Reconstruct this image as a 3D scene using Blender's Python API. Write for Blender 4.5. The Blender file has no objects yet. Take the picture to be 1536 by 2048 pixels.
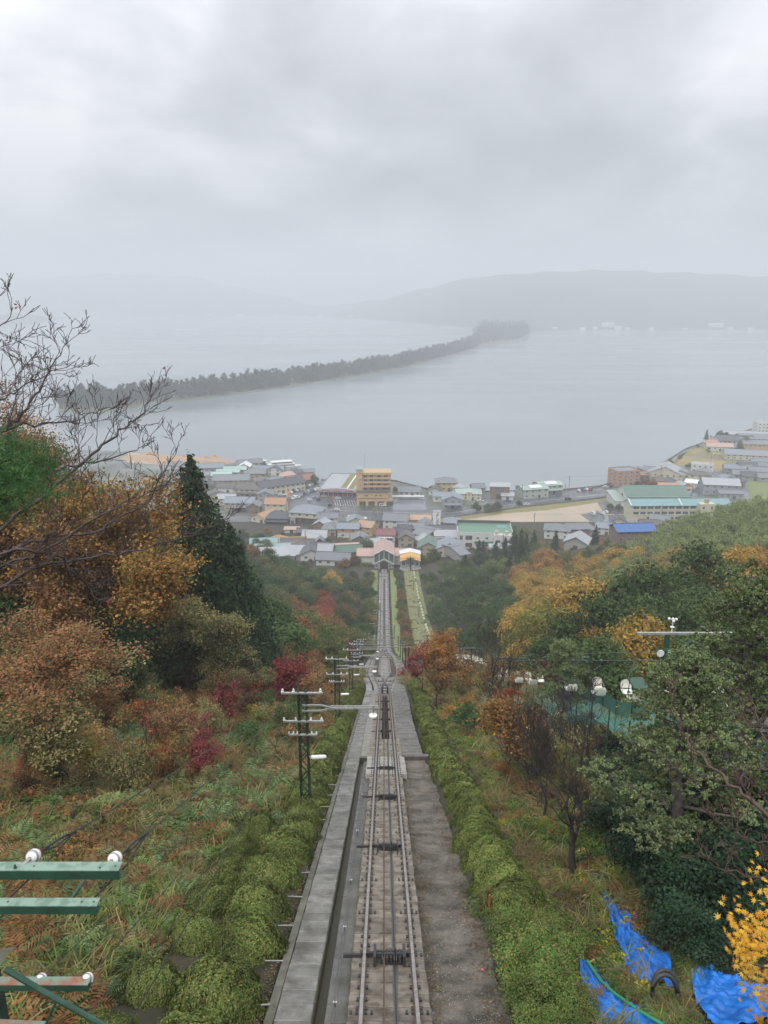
import bpy, bmesh, math, random
import numpy as np
from mathutils import Vector, Matrix
R = math.radians
rnd = random.Random(7)
NP = np.random.RandomState(11)
scene = bpy.context.scene
COL = scene.collection

# ------------------------------------------------------------------ camera, light, exposure
CAMZ, PITCH, FPX = 136.0, 16.1, 1500.0
cd = bpy.data.cameras.new('camera'); cam = bpy.data.objects.new('camera', cd); COL.objects.link(cam)
cam.location = (0, 0, CAMZ); cam.rotation_euler = (R(90 - PITCH), 0, 0)
cd.sensor_fit = 'VERTICAL'; cd.sensor_height = 36; cd.lens = 36 * FPX / 2048
cd.clip_start = 0.1; cd.clip_end = 40000
scene.camera = cam
scene.render.resolution_x, scene.render.resolution_y = 768, 1024
vs = scene.view_settings
vs.view_transform = 'Standard'; vs.look = 'None'; vs.gamma = 1; vs.use_curve_mapping = False; vs.exposure = 0.58
SUN_EL, SUN_AZ = 52, 205
w = bpy.data.worlds.new('World'); scene.world = w; w.use_nodes = True
nt = w.node_tree; N = nt.nodes; L = nt.links
bg = N['Background']; bg.inputs['Strength'].default_value = 0.13
sky = N.new('ShaderNodeTexSky'); sky.sky_type = 'NISHITA'; sky.sun_disc = False
sky.sun_elevation = R(SUN_EL); sky.sun_rotation = R(SUN_AZ)
tc = N.new('ShaderNodeTexCoord')
sep = N.new('ShaderNodeSeparateXYZ'); L.new(tc.outputs['Generated'], sep.inputs[0])
def wm(op, a, b=None, clamp=False):
    n = N.new('ShaderNodeMath'); n.operation = op; n.use_clamp = clamp
    for i, v in enumerate((a, b)):
        if v is None: continue
        if isinstance(v, (int, float)): n.inputs[i].default_value = v
        else: L.new(v, n.inputs[i])
    return n.outputs[0]
zz = wm('ADD', wm('ABSOLUTE', sep.outputs[2]), 0.42)
cx = wm('DIVIDE', sep.outputs[0], zz); cy = wm('DIVIDE', sep.outputs[1], zz)
cmb = N.new('ShaderNodeCombineXYZ'); L.new(cx, cmb.inputs[0]); L.new(cy, cmb.inputs[1])
n1 = N.new('ShaderNodeTexNoise'); n1.inputs['Scale'].default_value = 2.3; n1.inputs['Detail'].default_value = 5; n1.inputs['Roughness'].default_value = .5; n1.inputs['Distortion'].default_value = .25
L.new(cmb.outputs[0], n1.inputs['Vector'])
n2 = N.new('ShaderNodeTexNoise'); n2.inputs['Scale'].default_value = .9; n2.inputs['Detail'].default_value = 3
mp = N.new('ShaderNodeMapping'); mp.inputs['Location'].default_value = (3.1, 1.2, 5); L.new(cmb.outputs[0], mp.inputs[0]); L.new(mp.outputs[0], n2.inputs['Vector'])
cl = wm('ADD', wm('MULTIPLY', n1.outputs[0], .6), wm('MULTIPLY', n2.outputs[0], .4))
cr = N.new('ShaderNodeValToRGB'); L.new(cl, cr.inputs[0])
e = cr.color_ramp.elements
e[0].position = .39; e[0].color = (.375, .39, .415, 1)
e[1].position = .61; e[1].color = (.86, .87, .88, 1)
m_ = cr.color_ramp.elements.new(.5); m_.color = (.535, .553, .585, 1)
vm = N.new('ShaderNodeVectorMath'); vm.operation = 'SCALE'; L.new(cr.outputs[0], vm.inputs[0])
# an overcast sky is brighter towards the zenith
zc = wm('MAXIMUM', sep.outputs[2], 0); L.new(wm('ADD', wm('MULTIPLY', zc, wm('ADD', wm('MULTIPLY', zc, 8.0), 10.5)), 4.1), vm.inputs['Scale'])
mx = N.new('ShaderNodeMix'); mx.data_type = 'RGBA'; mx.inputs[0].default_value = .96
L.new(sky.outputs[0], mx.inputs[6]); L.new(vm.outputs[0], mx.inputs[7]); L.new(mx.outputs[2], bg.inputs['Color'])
sd = bpy.data.lights.new('sun', 'SUN'); sd.energy = 1.3; sd.angle = R(25); sd.color = (1, .97, .93)
sun = bpy.data.objects.new('sun', sd); COL.objects.link(sun)
sun.rotation_euler = (R(90 - SUN_EL), 0, R(180 - SUN_AZ))
cy_ = scene.cycles
cy_.max_bounces = 6; cy_.diffuse_bounces = 2; cy_.glossy_bounces = 2; cy_.transmission_bounces = 3; cy_.transparent_max_bounces = 6; cy_.volume_bounces = 1
cy_.use_denoising = True

# ------------------------------------------------------------------ terrain functions
_ty = np.array([-60, 160, 185, 205, 235, 280, 325, 345, 372, 410, 470, 2000.])
_td = np.array([8.04 - .461 * 60, 81.8, 93.0, 100.3, 108.8, 118, 124.2, 126.3, 129, 133.0, 134.6, 134.6])
_gy = np.arange(-60, 600, 1.0); _gd = np.interp(_gy, _ty, _td)
_k = np.exp(-np.linspace(-2, 2, 25) ** 2); _k /= _k.sum()
_gs = np.convolve(np.pad(_gd, 12, mode='reflect', reflect_type='odd'), _k, 'valid')
def ZT(y): return CAMZ - np.interp(y, _gy, _gs)
def sst(a, b, x):
    t = np.clip((x - a) / (b - a), 0, 1); return t * t * (3 - 2 * t)
def wob(x, y):
    return (np.sin(x * .9 + 1.3 * np.sin(y * .33)) * np.sin(y * .71 + 1.7 * np.sin(x * .41)) * .6
            + np.sin(x * .23 + 2) * np.sin(y * .19 + 1) * 1.2)
def HT(x, y):
    x = np.asarray(x, float); y = np.asarray(y, float)
    z = ZT(y)
    half = 2.45 + 1.3 * (sst(85, 100, y) - sst(165, 190, y))
    inside = np.abs(x - .15) < half
    L_ = np.maximum(-x - 14, 0); R_ = np.maximum(x - 19, 0)
    rl = sst(25, 95, y) * (1 - sst(255, 350, y)); rr = sst(55, 120, y) * (1 - sst(270, 395, y))
    rise = .46 * L_ * rl + .34 * R_ * rr
    rise = 95 * (1 - np.exp(-rise / 95))
    w_ = wob(x, y) * .22 * sst(2.6, 7, np.abs(x)) * (1 - sst(330, 380, y))
    return np.where(inside, z - .62, z - .12 + rise + w_ + .25 * sst(3.5, 8, -x) * (1 - sst(330, 380, y)))
TOWNZ = 2.0
def ground(x, y): return max(float(HT(x, y)), TOWNZ)
_cp, _sp = math.cos(R(PITCH)), math.sin(R(PITCH))
def ray(px, py):
    u = (px - 768) / FPX; v = (py - 1024) / FPX
    return u, _cp - v * _sp, -(_sp + v * _cp)
def hit(px, py, off=0.0):
    dx, dy, dz = ray(px, py)
    t = 3.0; st = .5
    while t < 6000:
        if CAMZ + dz * t < ground(dx * t, dy * t) + off: break
        t += st; st = max(.25, t * .01)
    a, b = t - st * 1.1, t
    for _ in range(25):
        m = (a + b) / 2
        if CAMZ + dz * m < ground(dx * m, dy * m) + off: b = m
        else: a = m
    return Vector((dx * b, dy * b, CAMZ + dz * b))
def zplane(px, py, z=0.0):
    dx, dy, dz = ray(px, py); t = (z - CAMZ) / dz
    return Vector((dx * t, dy * t, z))
def atY(px, py, Y):
    dx, dy, dz = ray(px, py); t = Y / dy
    return Vector((dx * t, Y, CAMZ + dz * t))
def proj(x, y, z):
    z = z - CAMZ; d = y * _cp - z * _sp; v = -(y * _sp + z * _cp)
    return 768 + FPX * x / d, 1024 + FPX * v / d

# ------------------------------------------------------------------ materials
MATS = {}
def _base(name):
    m = bpy.data.materials.new(name); m.use_nodes = True
    return m, m.node_tree.nodes, m.node_tree.links, m.node_tree.nodes['Principled BSDF']
def mat(name, c, rough=.7, c2=None, scale=3.0, metal=0.0, bump=0.0, bscale=20.0, objvar=0.0, det=6, spec=.5, stretch=None, lo=.35, hi=.65, wet=None):
    """procedural material: base colour c blended by noise with c2, value varied per object"""
    if name in MATS: return MATS[name]
    m, n, l, b = _base(name)
    b.inputs['Roughness'].default_value = rough; b.inputs['Metallic'].default_value = metal; b.inputs['Specular IOR Level'].default_value = spec
    c2 = c2 or tuple(v * .78 for v in c)
    t = n.new('ShaderNodeTexCoord'); gp_ = n.new('ShaderNodeNewGeometry'); src = t.outputs['Object'] if stretch else gp_.outputs['Position']
    if stretch:
        mp = n.new('ShaderNodeMapping'); mp.inputs['Scale'].default_value = stretch; l.new(src, mp.inputs[0]); src = mp.outputs[0]
    no = n.new('ShaderNodeTexNoise'); no.inputs['Scale'].default_value = scale; no.inputs['Detail'].default_value = det; no.inputs['Roughness'].default_value = .62; l.new(src, no.inputs['Vector'])
    r = n.new('ShaderNodeValToRGB'); l.new(no.outputs[0], r.inputs[0])
    r.color_ramp.elements[0].position = lo; r.color_ramp.elements[0].color = (*c2, 1)
    r.color_ramp.elements[1].position = hi; r.color_ramp.elements[1].color = (*c, 1)
    out = r.outputs[0]
    if objvar:
        oi = n.new('ShaderNodeObjectInfo'); mr = n.new('ShaderNodeMapRange'); l.new(oi.outputs['Random'], mr.inputs[0])
        mr.inputs[3].default_value = 1 - objvar; mr.inputs[4].default_value = 1 + objvar
        v = n.new('ShaderNodeVectorMath'); v.operation = 'SCALE'; l.new(out, v.inputs[0]); l.new(mr.outputs[0], v.inputs['Scale']); out = v.outputs[0]
    l.new(out, b.inputs['Base Color'])
    if wet:
        r2 = n.new('ShaderNodeMapRange'); n3 = n.new('ShaderNodeTexNoise'); n3.inputs['Scale'].default_value = wet[2]; n3.inputs['Detail'].default_value = 3; l.new(src, n3.inputs['Vector'])
        l.new(n3.outputs[0], r2.inputs[0]); r2.inputs[1].default_value = .4; r2.inputs[2].default_value = .6; r2.inputs[3].default_value = wet[0]; r2.inputs[4].default_value = wet[1]
        l.new(r2.outputs[0], b.inputs['Roughness'])
    if bump:
        n2 = n.new('ShaderNodeTexNoise'); n2.inputs['Scale'].default_value = bscale; n2.inputs['Detail'].default_value = 5; l.new(src, n2.inputs['Vector'])
        bp = n.new('ShaderNodeBump'); bp.inputs['Strength'].default_value = bump; bp.inputs['Distance'].default_value = .05
        l.new(n2.outputs[0], bp.inputs['Height']); l.new(bp.outputs[0], b.inputs['Normal'])
    MATS[name] = m; return m
def leafmat(name, cols, transl=.25, objvar=.18, rough=.55):
    """foliage: colour picked per leaf (per island), nudged per plant"""
    if name in MATS: return MATS[name]
    m, n, l, b = _base(name)
    g = n.new('ShaderNodeNewGeometry'); r = n.new('ShaderNodeValToRGB'); l.new(g.outputs['Random Per Island'], r.inputs[0])
    el = r.color_ramp.elements
    el[0].color = (*cols[0], 1); el[1].color = (*cols[-1], 1)
    for i, c in enumerate(cols[1:-1]): q = el.new((i + 1) / (len(cols) - 1)); q.color = (*c, 1)
    oi = n.new('ShaderNodeObjectInfo'); mr = n.new('ShaderNodeMapRange'); l.new(oi.outputs['Random'], mr.inputs[0]); mr.inputs[3].default_value = 1 - objvar; mr.inputs[4].default_value = 1 + objvar
    v = n.new('ShaderNodeVectorMath'); v.operation = 'SCALE'; l.new(r.outputs[0], v.inputs[0]); l.new(mr.outputs[0], v.inputs['Scale'])
    ng = n.new('ShaderNodeTexNoise'); ng.inputs['Scale'].default_value = 1.1; ng.inputs['Detail'].default_value = 3; l.new(g.outputs['Position'], ng.inputs['Vector'])
    m2 = n.new('ShaderNodeMapRange'); l.new(ng.outputs[0], m2.inputs[0]); m2.inputs[1].default_value = .35; m2.inputs[2].default_value = .65; m2.inputs[3].default_value = .68; m2.inputs[4].default_value = 1.38  # light and shade of leaf clumps put into the colour as noise
    v2 = n.new('ShaderNodeVectorMath'); v2.operation = 'SCALE'; l.new(v.outputs[0], v2.inputs[0]); l.new(m2.outputs[0], v2.inputs['Scale']); v = v2
    l.new(v.outputs[0], b.inputs['Base Color']); b.inputs['Roughness'].default_value = rough; b.inputs['Specular IOR Level'].default_value = .14
    tr = n.new('ShaderNodeBsdfTranslucent'); l.new(v.outputs[0], tr.inputs[0])
    ms = n.new('ShaderNodeMixShader'); ms.inputs[0].default_value = transl * .75
    l.new(b.outputs[0], ms.inputs[1]); l.new(tr.outputs[0], ms.inputs[2]); l.new(ms.outputs[0], n['Material Output'].inputs[0])
    MATS[name] = m; return m

# ------------------------------------------------------------------ object helpers
def tag(o, label=None, cat=None, group=None, kind=None):
    if label: o['label'] = label
    if cat: o['category'] = cat
    if group: o['group'] = group
    if kind: o['kind'] = kind
    return o
def link(name, data, parent=None, loc=None, rz=0, sc=None):
    o = bpy.data.objects.new(name, data); COL.objects.link(o)
    if parent: o.parent = parent
    if loc is not None: o.location = loc
    if rz: o.rotation_euler = (0, 0, rz)
    if sc is not None: o.scale = (sc, sc, sc) if isinstance(sc, (int, float)) else sc
    return o
def empty(name, loc, rz=0, sc=None): return link(name, None, None, loc, rz, sc)
def npmesh(name, V, F, m, smooth=False, mi=None):
    """V (n,3), F (k,3) or (k,4) arrays"""
    me = bpy.data.meshes.new(name); V = np.asarray(V, np.float32); F = np.asarray(F, np.int32); k, s = F.shape
    me.vertices.add(len(V)); me.vertices.foreach_set('co', V.ravel())
    me.loops.add(k * s); me.loops.foreach_set('vertex_index', F.ravel())
    me.polygons.add(k); me.polygons.foreach_set('loop_start', np.arange(0, k * s, s, dtype=np.int32)); me.polygons.foreach_set('loop_total', np.full(k, s, np.int32))
    for q in (m if isinstance(m, (list, tuple)) else [m]): me.materials.append(q)
    if mi is not None: me.polygons.foreach_set('material_index', np.asarray(mi, np.int32))
    me.update(calc_edges=True)
    me.polygons.foreach_set('use_smooth', np.full(k, smooth, bool))
    return me
class MB:
    """collects simple solids into one mesh"""
    def __init__(s): s.v = []; s.f = []; s.m = []
    def add(s, vs, fs, mi=0):
        b = len(s.v); s.v += [tuple(p) for p in vs]; s.f += [tuple(b + i for i in f) for f in fs]; s.m += [mi] * len(fs); return s
    def box(s, x0, y0, z0, x1, y1, z1, mi=0):
        return s.add([(x0, y0, z0), (x1, y0, z0), (x1, y1, z0), (x0, y1, z0), (x0, y0, z1), (x1, y0, z1), (x1, y1, z1), (x0, y1, z1)],
                     [(3, 2, 1, 0), (4, 5, 6, 7), (0, 1, 5, 4), (1, 2, 6, 5), (2, 3, 7, 6), (3, 0, 4, 7)], mi)
    def bar(s, a, b, w, h=None, mi=0):
        a = Vector(a); b = Vector(b); h = h or w; d = (b - a).normalized()
        u = d.cross(Vector((0, 0, 1)));  u = u.normalized() if u.length > 1e-3 else Vector((1, 0, 0)); v = u.cross(d)
        q = [a + u * i * w / 2 + v * j * h / 2 for i, j in ((-1, -1), (1, -1), (1, 1), (-1, 1))]; q += [p + (b - a) for p in q]
        return s.add(q, [(3, 2, 1, 0), (4, 5, 6, 7), (0, 1, 5, 4), (1, 2, 6, 5), (2, 3, 7, 6), (3, 0, 4, 7)], mi)
    def tube(s, pts, r, n=6, mi=0, cap=True):
        pts = [Vector(p) for p in pts]; rs = r if isinstance(r, (list, tuple)) else [r] * len(pts); b = len(s.v)
        for i, p in enumerate(pts):
            d = (pts[min(i + 1, len(pts) - 1)] - pts[max(i - 1, 0)])
            d = d.normalized() if d.length > 1e-6 else Vector((0, 0, 1))
            u = d.cross(Vector((.13, .31, .94))); u.normalize(); v = d.cross(u)
            s.v += [tuple(p + (u * math.cos(2 * math.pi * k / n) + v * math.sin(2 * math.pi * k / n)) * rs[i]) for k in range(n)]
        for i in range(len(pts) - 1):
            for k in range(n): s.f.append((b + i * n + k, b + i * n + (k + 1) % n, b + (i + 1) * n + (k + 1) % n, b + (i + 1) * n + k)); s.m.append(mi)
        if cap: s.f.append(tuple(b + k for k in range(n))[::-1]); s.f.append(tuple(b + (len(pts) - 1) * n + k for k in range(n))); s.m += [mi, mi]
        return s
    def lathe(s, c, axis, prof, n=12, mi=0):
        """prof: (along, radius)"""
        c = Vector(c); a = Vector(axis).normalized()
        return s.tube([c + a * t for t, _ in prof], [max(q, 1e-4) for _, q in prof], n, mi)
    def mesh(s, name, mats, smooth=False):
        me = bpy.data.meshes.new(name); me.from_pydata(s.v, [], s.f)
        for q in (mats if isinstance(mats, (list, tuple)) else [mats]): me.materials.append(q)
        me.polygons.foreach_set('material_index', s.m)
        if smooth: me.polygons.foreach_set('use_smooth', [True] * len(s.f))
        me.update(); return me
    def build(s, name, mats, parent=None, smooth=False, loc=None): return link(name, s.mesh(name, mats, smooth), parent, loc)
def copy_tree(o, parent=None):
    c = o.copy(); COL.objects.link(c)
    if parent: c.parent = parent; c.matrix_parent_inverse = o.matrix_parent_inverse
    for ch in CH(o): copy_tree(ch, c)
    return c
_allch = {}
def CH(o):
    return list(o.children)
ORD = 'nearest second third fourth fifth sixth seventh eighth ninth tenth eleventh twelfth thirteenth fourteenth fifteenth sixteenth seventeenth eighteenth nineteenth twentieth'.split()
TENS = {2: 'twenty', 3: 'thirty', 4: 'forty', 5: 'fifty', 6: 'sixty', 7: 'seventy', 8: 'eighty', 9: 'ninety'}
UN = 'first second third fourth fifth sixth seventh eighth ninth'.split()
def ordw(i, first='nearest'):
    if i == 0: return first
    if i < 20: return ORD[i]
    n = i + 1
    if n < 100: return (TENS[n // 10] + '-' + UN[n % 10 - 1]) if n % 10 else TENS[n // 10][:-1] + 'ieth'
    return 'hundred-and-' + ordw(i - 100, 'first')
def sheet(name, poly, z, m, kind='structure', thick=0):
    """flat polygon [(x,y)...] at height z"""
    bm = bmesh.new(); vs_ = [bm.verts.new((p[0], p[1], z)) for p in poly]; f = bm.faces.new(vs_); bm.normal_update()
    if f.normal.z < 0: f.normal_flip()
    if thick:
        r = bmesh.ops.extrude_face_region(bm, geom=[f]); 
        for g in r['geom']:
            if isinstance(g, bmesh.types.BMVert): g.co.z = z
        for v in vs_: v.co.z = z - thick
        bmesh.ops.recalc_face_normals(bm, faces=bm.faces)
    bmesh.ops.triangulate(bm, faces=bm.faces)
    me = bpy.data.meshes.new(name); bm.to_mesh(me); bm.free(); me.materials.append(m)
    o = link(name, me); o['kind'] = kind; return o
def gridmesh(name, P, m, smooth=True):
    """P (a,b,3)"""
    a, b = P.shape[:2]; i = np.arange((a - 1) * (b - 1)); r = i // (b - 1); c = i % (b - 1); k = r * b + c
    return npmesh(name, P.reshape(-1, 3), np.stack([k, k + 1, k + b + 1, k + b], 1), m, smooth)
# ------------------------------------------------------------------ common materials
M = {}
M['soil'] = mat('soil_and_litter', (.055, .044, .024), .9, (.024, .026, .012), 1.3, bump=.6, bscale=9)
M['concrete'] = mat('damp_concrete', (.27, .245, .21), .55, (.19, .175, .15), 2.2, bump=.35, bscale=45, objvar=.14, wet=(.3, .65, 1.5))
M['concrete_brown'] = mat('stained_slab_concrete', (.27, .232, .185), .6, (.115, .095, .07), 3.0, bump=.6, bscale=60, objvar=.2, wet=(.3, .7, 2), lo=.38, hi=.6, det=12)
M['concrete_light'] = mat('pale_concrete', (.36, .34, .30), .55, (.24, .22, .19), 2.5, bump=.3, bscale=40, objvar=.1)
M['concrete_wet'] = mat('wet_step_concrete', (.235, .225, .205), .3, (.085, .08, .065), 1.8, det=12, bump=.25, bscale=50, objvar=.12, wet=(.12, .5, 1.1))
M['asphalt_old'] = mat('worn_asphalt_path', (.225, .195, .16), .6, (.06, .055, .04), 1.3, bump=1.0, bscale=55, wet=(.15, .75, .55), lo=.36, hi=.62, det=14)
M['channel'] = mat('dark_brown_channel', (.065, .05, .025), .45, (.05, .045, .025), 3, bump=.3)  # dark brown tone of the drain channel and its bank
M['floor_wet'] = mat('wet_channel_floor', (.16, .155, .14), .25, (.085, .08, .065), 1.5, bump=.3, bscale=40, wet=(.12, .4, .8))
M['moss'] = mat('moss_and_litter', (.13, .12, .035), .9, (.10, .06, .03), 4, bump=.5)
M['rail'] = mat('rail_steel', (.37, .36, .35), .32, (.24, .20, .17), 6, metal=.35)
M['rail_rust'] = mat('rusty_rail', (.20, .13, .09), .5, (.12, .07, .05), 8, metal=.5)
M['iron'] = mat('black_greased_iron', (.02, .02, .022), .4, (.035, .03, .028), 8)
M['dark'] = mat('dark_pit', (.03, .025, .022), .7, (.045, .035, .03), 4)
M['timber'] = mat('dark_timber', (.05, .035, .028), .7, (.025, .02, .017), 4, objvar=.3)
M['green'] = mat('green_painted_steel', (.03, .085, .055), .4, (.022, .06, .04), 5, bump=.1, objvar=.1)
M['green_light'] = mat('pale_green_and_lit_top_steel', (.20, .29, .225), .3, (.13, .20, .155), 9, bump=.15, bscale=120, lo=.42, hi=.55)  # skylit tops of the near crossarms put into the colour; also chair-back paint
M['green_dark'] = mat('dark_green_painted_steel', (.018, .05, .032), .4, (.012, .028, .02), 6)
M['galv'] = mat('galvanised_steel', (.40, .40, .38), .4, (.24, .25, .23), 7, metal=.2)
M['porcelain'] = mat('white_porcelain', (.82, .82, .80), .15, (.68, .68, .66), 6)
M['white'] = mat('white_paint', (.78, .78, .76), .45, (.64, .64, .62), 2)
M['wire'] = mat('dark_wire', (.03, .032, .03), .5)
M['steelwire'] = mat('steel_rope', (.30, .31, .31), .35, metal=.6)
M['bark'] = mat('dark_wet_bark', (.055, .042, .034), .8, (.025, .02, .018), 9, bump=.5, bscale=30)
M['bark_grey'] = mat('grey_bark', (.16, .14, .12), .8, (.07, .055, .045), 7, bump=.6, bscale=25)
M['bark_lichen'] = mat('lichen_bark', (.33, .35, .27), .85, (.07, .06, .05), 6, bump=.5, lo=.42, hi=.58)
M['glass'] = mat('window_glass', (.06, .07, .085), .12, (.09, .10, .115), .4)
M['frame'] = mat('window_frame', (.42, .42, .41), .5)
M['asphalt'] = mat('wet_asphalt', (.10, .105, .115), .25, (.07, .073, .08), .05, wet=(.12, .45, .06))
M['sand'] = mat('schoolyard_sand', (.43, .345, .25), .7, (.33, .265, .19), .05, wet=(.4, .8, .05))
M['grass'] = mat('mown_grass', (.16, .18, .06), .9, (.22, .17, .07), .12, bump=.6, bscale=2)
M['grass_green'] = mat('green_meadow', (.13, .19, .055), .9, (.19, .19, .07), .1, bump=.6, bscale=2)
M['field'] = mat('stubble_field', (.36, .22, .09), .9, (.20, .20, .07), .06, bump=.4, bscale=2)
M['lane'] = mat('lift_lane_grass', (.235, .22, .085), .95, (.13, .15, .055), .5, bump=.6, bscale=3)
M['paint'] = mat('road_paint', (.7, .7, .68), .5)

# ------------------------------------------------------------------ water, ground, hills, haze
m, n, l, b = _base('sea_water'); MATS['sea_water'] = m
b.inputs['Base Color'].default_value = (.215, .245, .265, 1); b.inputs['Roughness'].default_value = .16; b.inputs['IOR'].default_value = 1.33
t = n.new('ShaderNodeTexCoord'); no = n.new('ShaderNodeTexNoise'); no.inputs['Scale'].default_value = .35; no.inputs['Detail'].default_value = 6; l.new(t.outputs['Object'], no.inputs['Vector'])
bp = n.new('ShaderNodeBump'); bp.inputs['Strength'].default_value = .6; bp.inputs['Distance'].default_value = .25; l.new(no.outputs[0], bp.inputs['Height']); l.new(bp.outputs[0], b.inputs['Normal'])
nb = n.new('ShaderNodeTexNoise'); nb.inputs['Scale'].default_value = .0016; nb.inputs['Detail'].default_value = 4; l.new(t.outputs['Object'], nb.inputs['Vector'])
rr_ = n.new('ShaderNodeValToRGB'); rr_.color_ramp.elements[0].position = .35; rr_.color_ramp.elements[0].color = (.19, .215, .235, 1); rr_.color_ramp.elements[1].position = .65; rr_.color_ramp.elements[1].color = (.25, .285, .29, 1)
mpw = n.new('ShaderNodeMapping'); mpw.inputs['Scale'].default_value = (.0012, .006, 1); mpw.inputs['Rotation'].default_value = (0, 0, .3); l.new(t.outputs['Object'], mpw.inputs[0]); nw = n.new('ShaderNodeTexNoise'); nw.inputs['Scale'].default_value = 1; nw.inputs['Detail'].default_value = 5; l.new(mpw.outputs[0], nw.inputs['Vector']); mrw = n.new('ShaderNodeMapRange'); l.new(nw.outputs[0], mrw.inputs[0]); mrw.inputs[1].default_value = .4; mrw.inputs[2].default_value = .6; mrw.inputs[3].default_value = .12; mrw.inputs[4].default_value = .26; l.new(mrw.outputs[0], b.inputs['Roughness'])
l.new(nb.outputs[0], rr_.inputs[0]); l.new(rr_.outputs[0], b.inputs['Base Color'])
me = npmesh('sea', [(-8500, 250, 0), (8500, 250, 0), (8500, 8800, 0), (-8500, 8800, 0)], [(0, 1, 2, 3)], m); tag(link('sea', me), kind='structure')

# hillside
xs = np.concatenate([np.arange(-230, -40, 4.), np.arange(-40, -4, 1.), np.arange(-4, 4.2, .2), np.arange(5, 40, 1.), np.arange(40, 330, 4.)])
ys = np.concatenate([np.arange(-14, 60, .8), np.arange(60, 200, 2.), np.arange(200, 480, 4.)])
X, Y = np.meshgrid(xs, ys)
hill = link('hillside_ground', gridmesh('hillside_ground', np.stack([X, Y, HT(X, Y)], -1), M['soil'])); tag(hill, kind='structure')

def poly(pts, z=TOWNZ): return [zplane(px, py, z).xy[:] for px, py in pts]
shore = poly([(60, 898), (262, 903), (345, 912), (440, 926), (500, 926), (560, 938), (600, 946), (650, 966), (664, 962), (720, 958), (790, 962), (860, 980), (955, 984), (1050, 983), (1130, 980), (1200, 973), (1240, 962),
              (1300, 938), (1330, 924), (1372, 898), (1412, 884), (1480, 866), (1536, 848), (1640, 815)])
town = [(-560, shore[0][1])] + shore + [(900, shore[-1][1]), (900, 345), (-560, 345)]
sheet('town_ground', town, TOWNZ, mat('wet_town_ground', (.15, .155, .155), .35, (.07, .085, .055), .05, bump=.2, bscale=1.5, wet=(.2, .7, .03)), thick=4)
# sea wall cap along the shore
mb = MB()
for p, q in zip(shore[8:], shore[9:]): mb.bar((*p, TOWNZ + .45), (*q, TOWNZ + .45), .7, .9)
tag(mb.build('sea_wall', mat('dark_sea_wall', (.14, .135, .13), .6, (.09, .085, .08), .5)), 'low dark concrete sea wall along the edge of the bay', 'sea wall')
# surfaces of the town
def flat(name, pts, z, m): return sheet(name, poly(pts, TOWNZ), TOWNZ + z, M[m] if isinstance(m, str) else m)
flat('main_road', [(600, 1010), (720, 1017), (860, 1021), (905, 1020), (960, 1010), (1040, 1000), (1130, 991), (1200, 985), (1262, 978), (1262, 987), (1200, 995), (1130, 1003), (1040, 1013), (960, 1024), (900, 1031), (860, 1033), (720, 1030), (600, 1023)], .02, 'asphalt')
flat('coastal_road', [(1262, 978), (1330, 965), (1345, 955), (1392, 975), (1402, 990), (1378, 1000), (1320, 985), (1262, 987)], .024, 'asphalt')
flat('shore_car_park', [(1100, 984), (1235, 968), (1245, 975), (1130, 990), (1105, 992)], .028, 'asphalt')
flat('car_park', [(540, 1002), (600, 965), (655, 966), (640, 985), (716, 992), (716, 1015), (640, 1012), (600, 1020), (560, 1010)], .032, 'asphalt')
flat('empty_car_park', [(786, 998), (849, 998), (853, 1020), (784, 1020)], .036, mat('wet_sheeny_asphalt', (.17, .18, .20), .15, (.13, .135, .15), .08))
flat('side_street', [(740, 1030), (770, 1030), (815, 1062), (822, 1096), (790, 1096), (786, 1075)], .044, 'asphalt')
flat('schoolyard_sand', [(925, 1040), (1010, 1027), (1090, 1021), (1150, 1012), (1195, 1005), (1205, 1022), (1165, 1028), (1190, 1052), (1120, 1060), (1000, 1068), (925, 1065)], .02, 'sand')
flat('schoolyard_grass', [(868, 1038), (905, 1034), (960, 1027), (1040, 1016), (1130, 1006), (1200, 998), (1258, 990), (1258, 1003), (1195, 1005), (1150, 1012), (1090, 1021), (1010, 1027), (925, 1040), (900, 1048), (868, 1048)], .024, 'grass')
flat('school_forecourt', [(1160, 1029), (1205, 1022), (1196, 1004), (1232, 1002), (1262, 1030), (1220, 1062), (1192, 1052)], .04, 'asphalt')
flat('meadow', [(480, 1042), (560, 1050), (600, 1060), (610, 1072), (600, 1088), (480, 1092), (440, 1060)], .024, 'grass')
flat('garden_lawn', [(680, 1072), (716, 1070), (718, 1086), (672, 1086)], .03, 'grass_green')
flat('stubble_field', [(1348, 932), (1362, 912), (1400, 916), (1470, 924), (1492, 930), (1450, 940), (1420, 943), (1385, 930)], .03, 'field')
flat('green_field', [(1455, 921), (1490, 926), (1500, 930), (1460, 938), (1440, 934)], .045, 'grass_green')
flat('grass_verge', [(1335, 927), (1375, 902), (1410, 892), (1450, 898), (1470, 918), (1400, 914), (1362, 910), (1345, 934)], .024, 'grass')
flat('orange_plot', [(1376, 901), (1412, 895), (1424, 902), (1385, 906)], .03, 'field')
flat('green_paddock', [(1494, 962), (1600, 955), (1600, 1010), (1500, 1005)], .03, 'grass_green')
flat('riverside_street', [(1420, 945), (1470, 934), (1536, 915), (1536, 925), (1480, 940), (1430, 955), (1410, 985), (1395, 978)], .036, 'asphalt')
flat('sand_depot', [(255, 904), (345, 914), (442, 928), (430, 934), (350, 932), (255, 925)], .03, 'sand')
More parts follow.
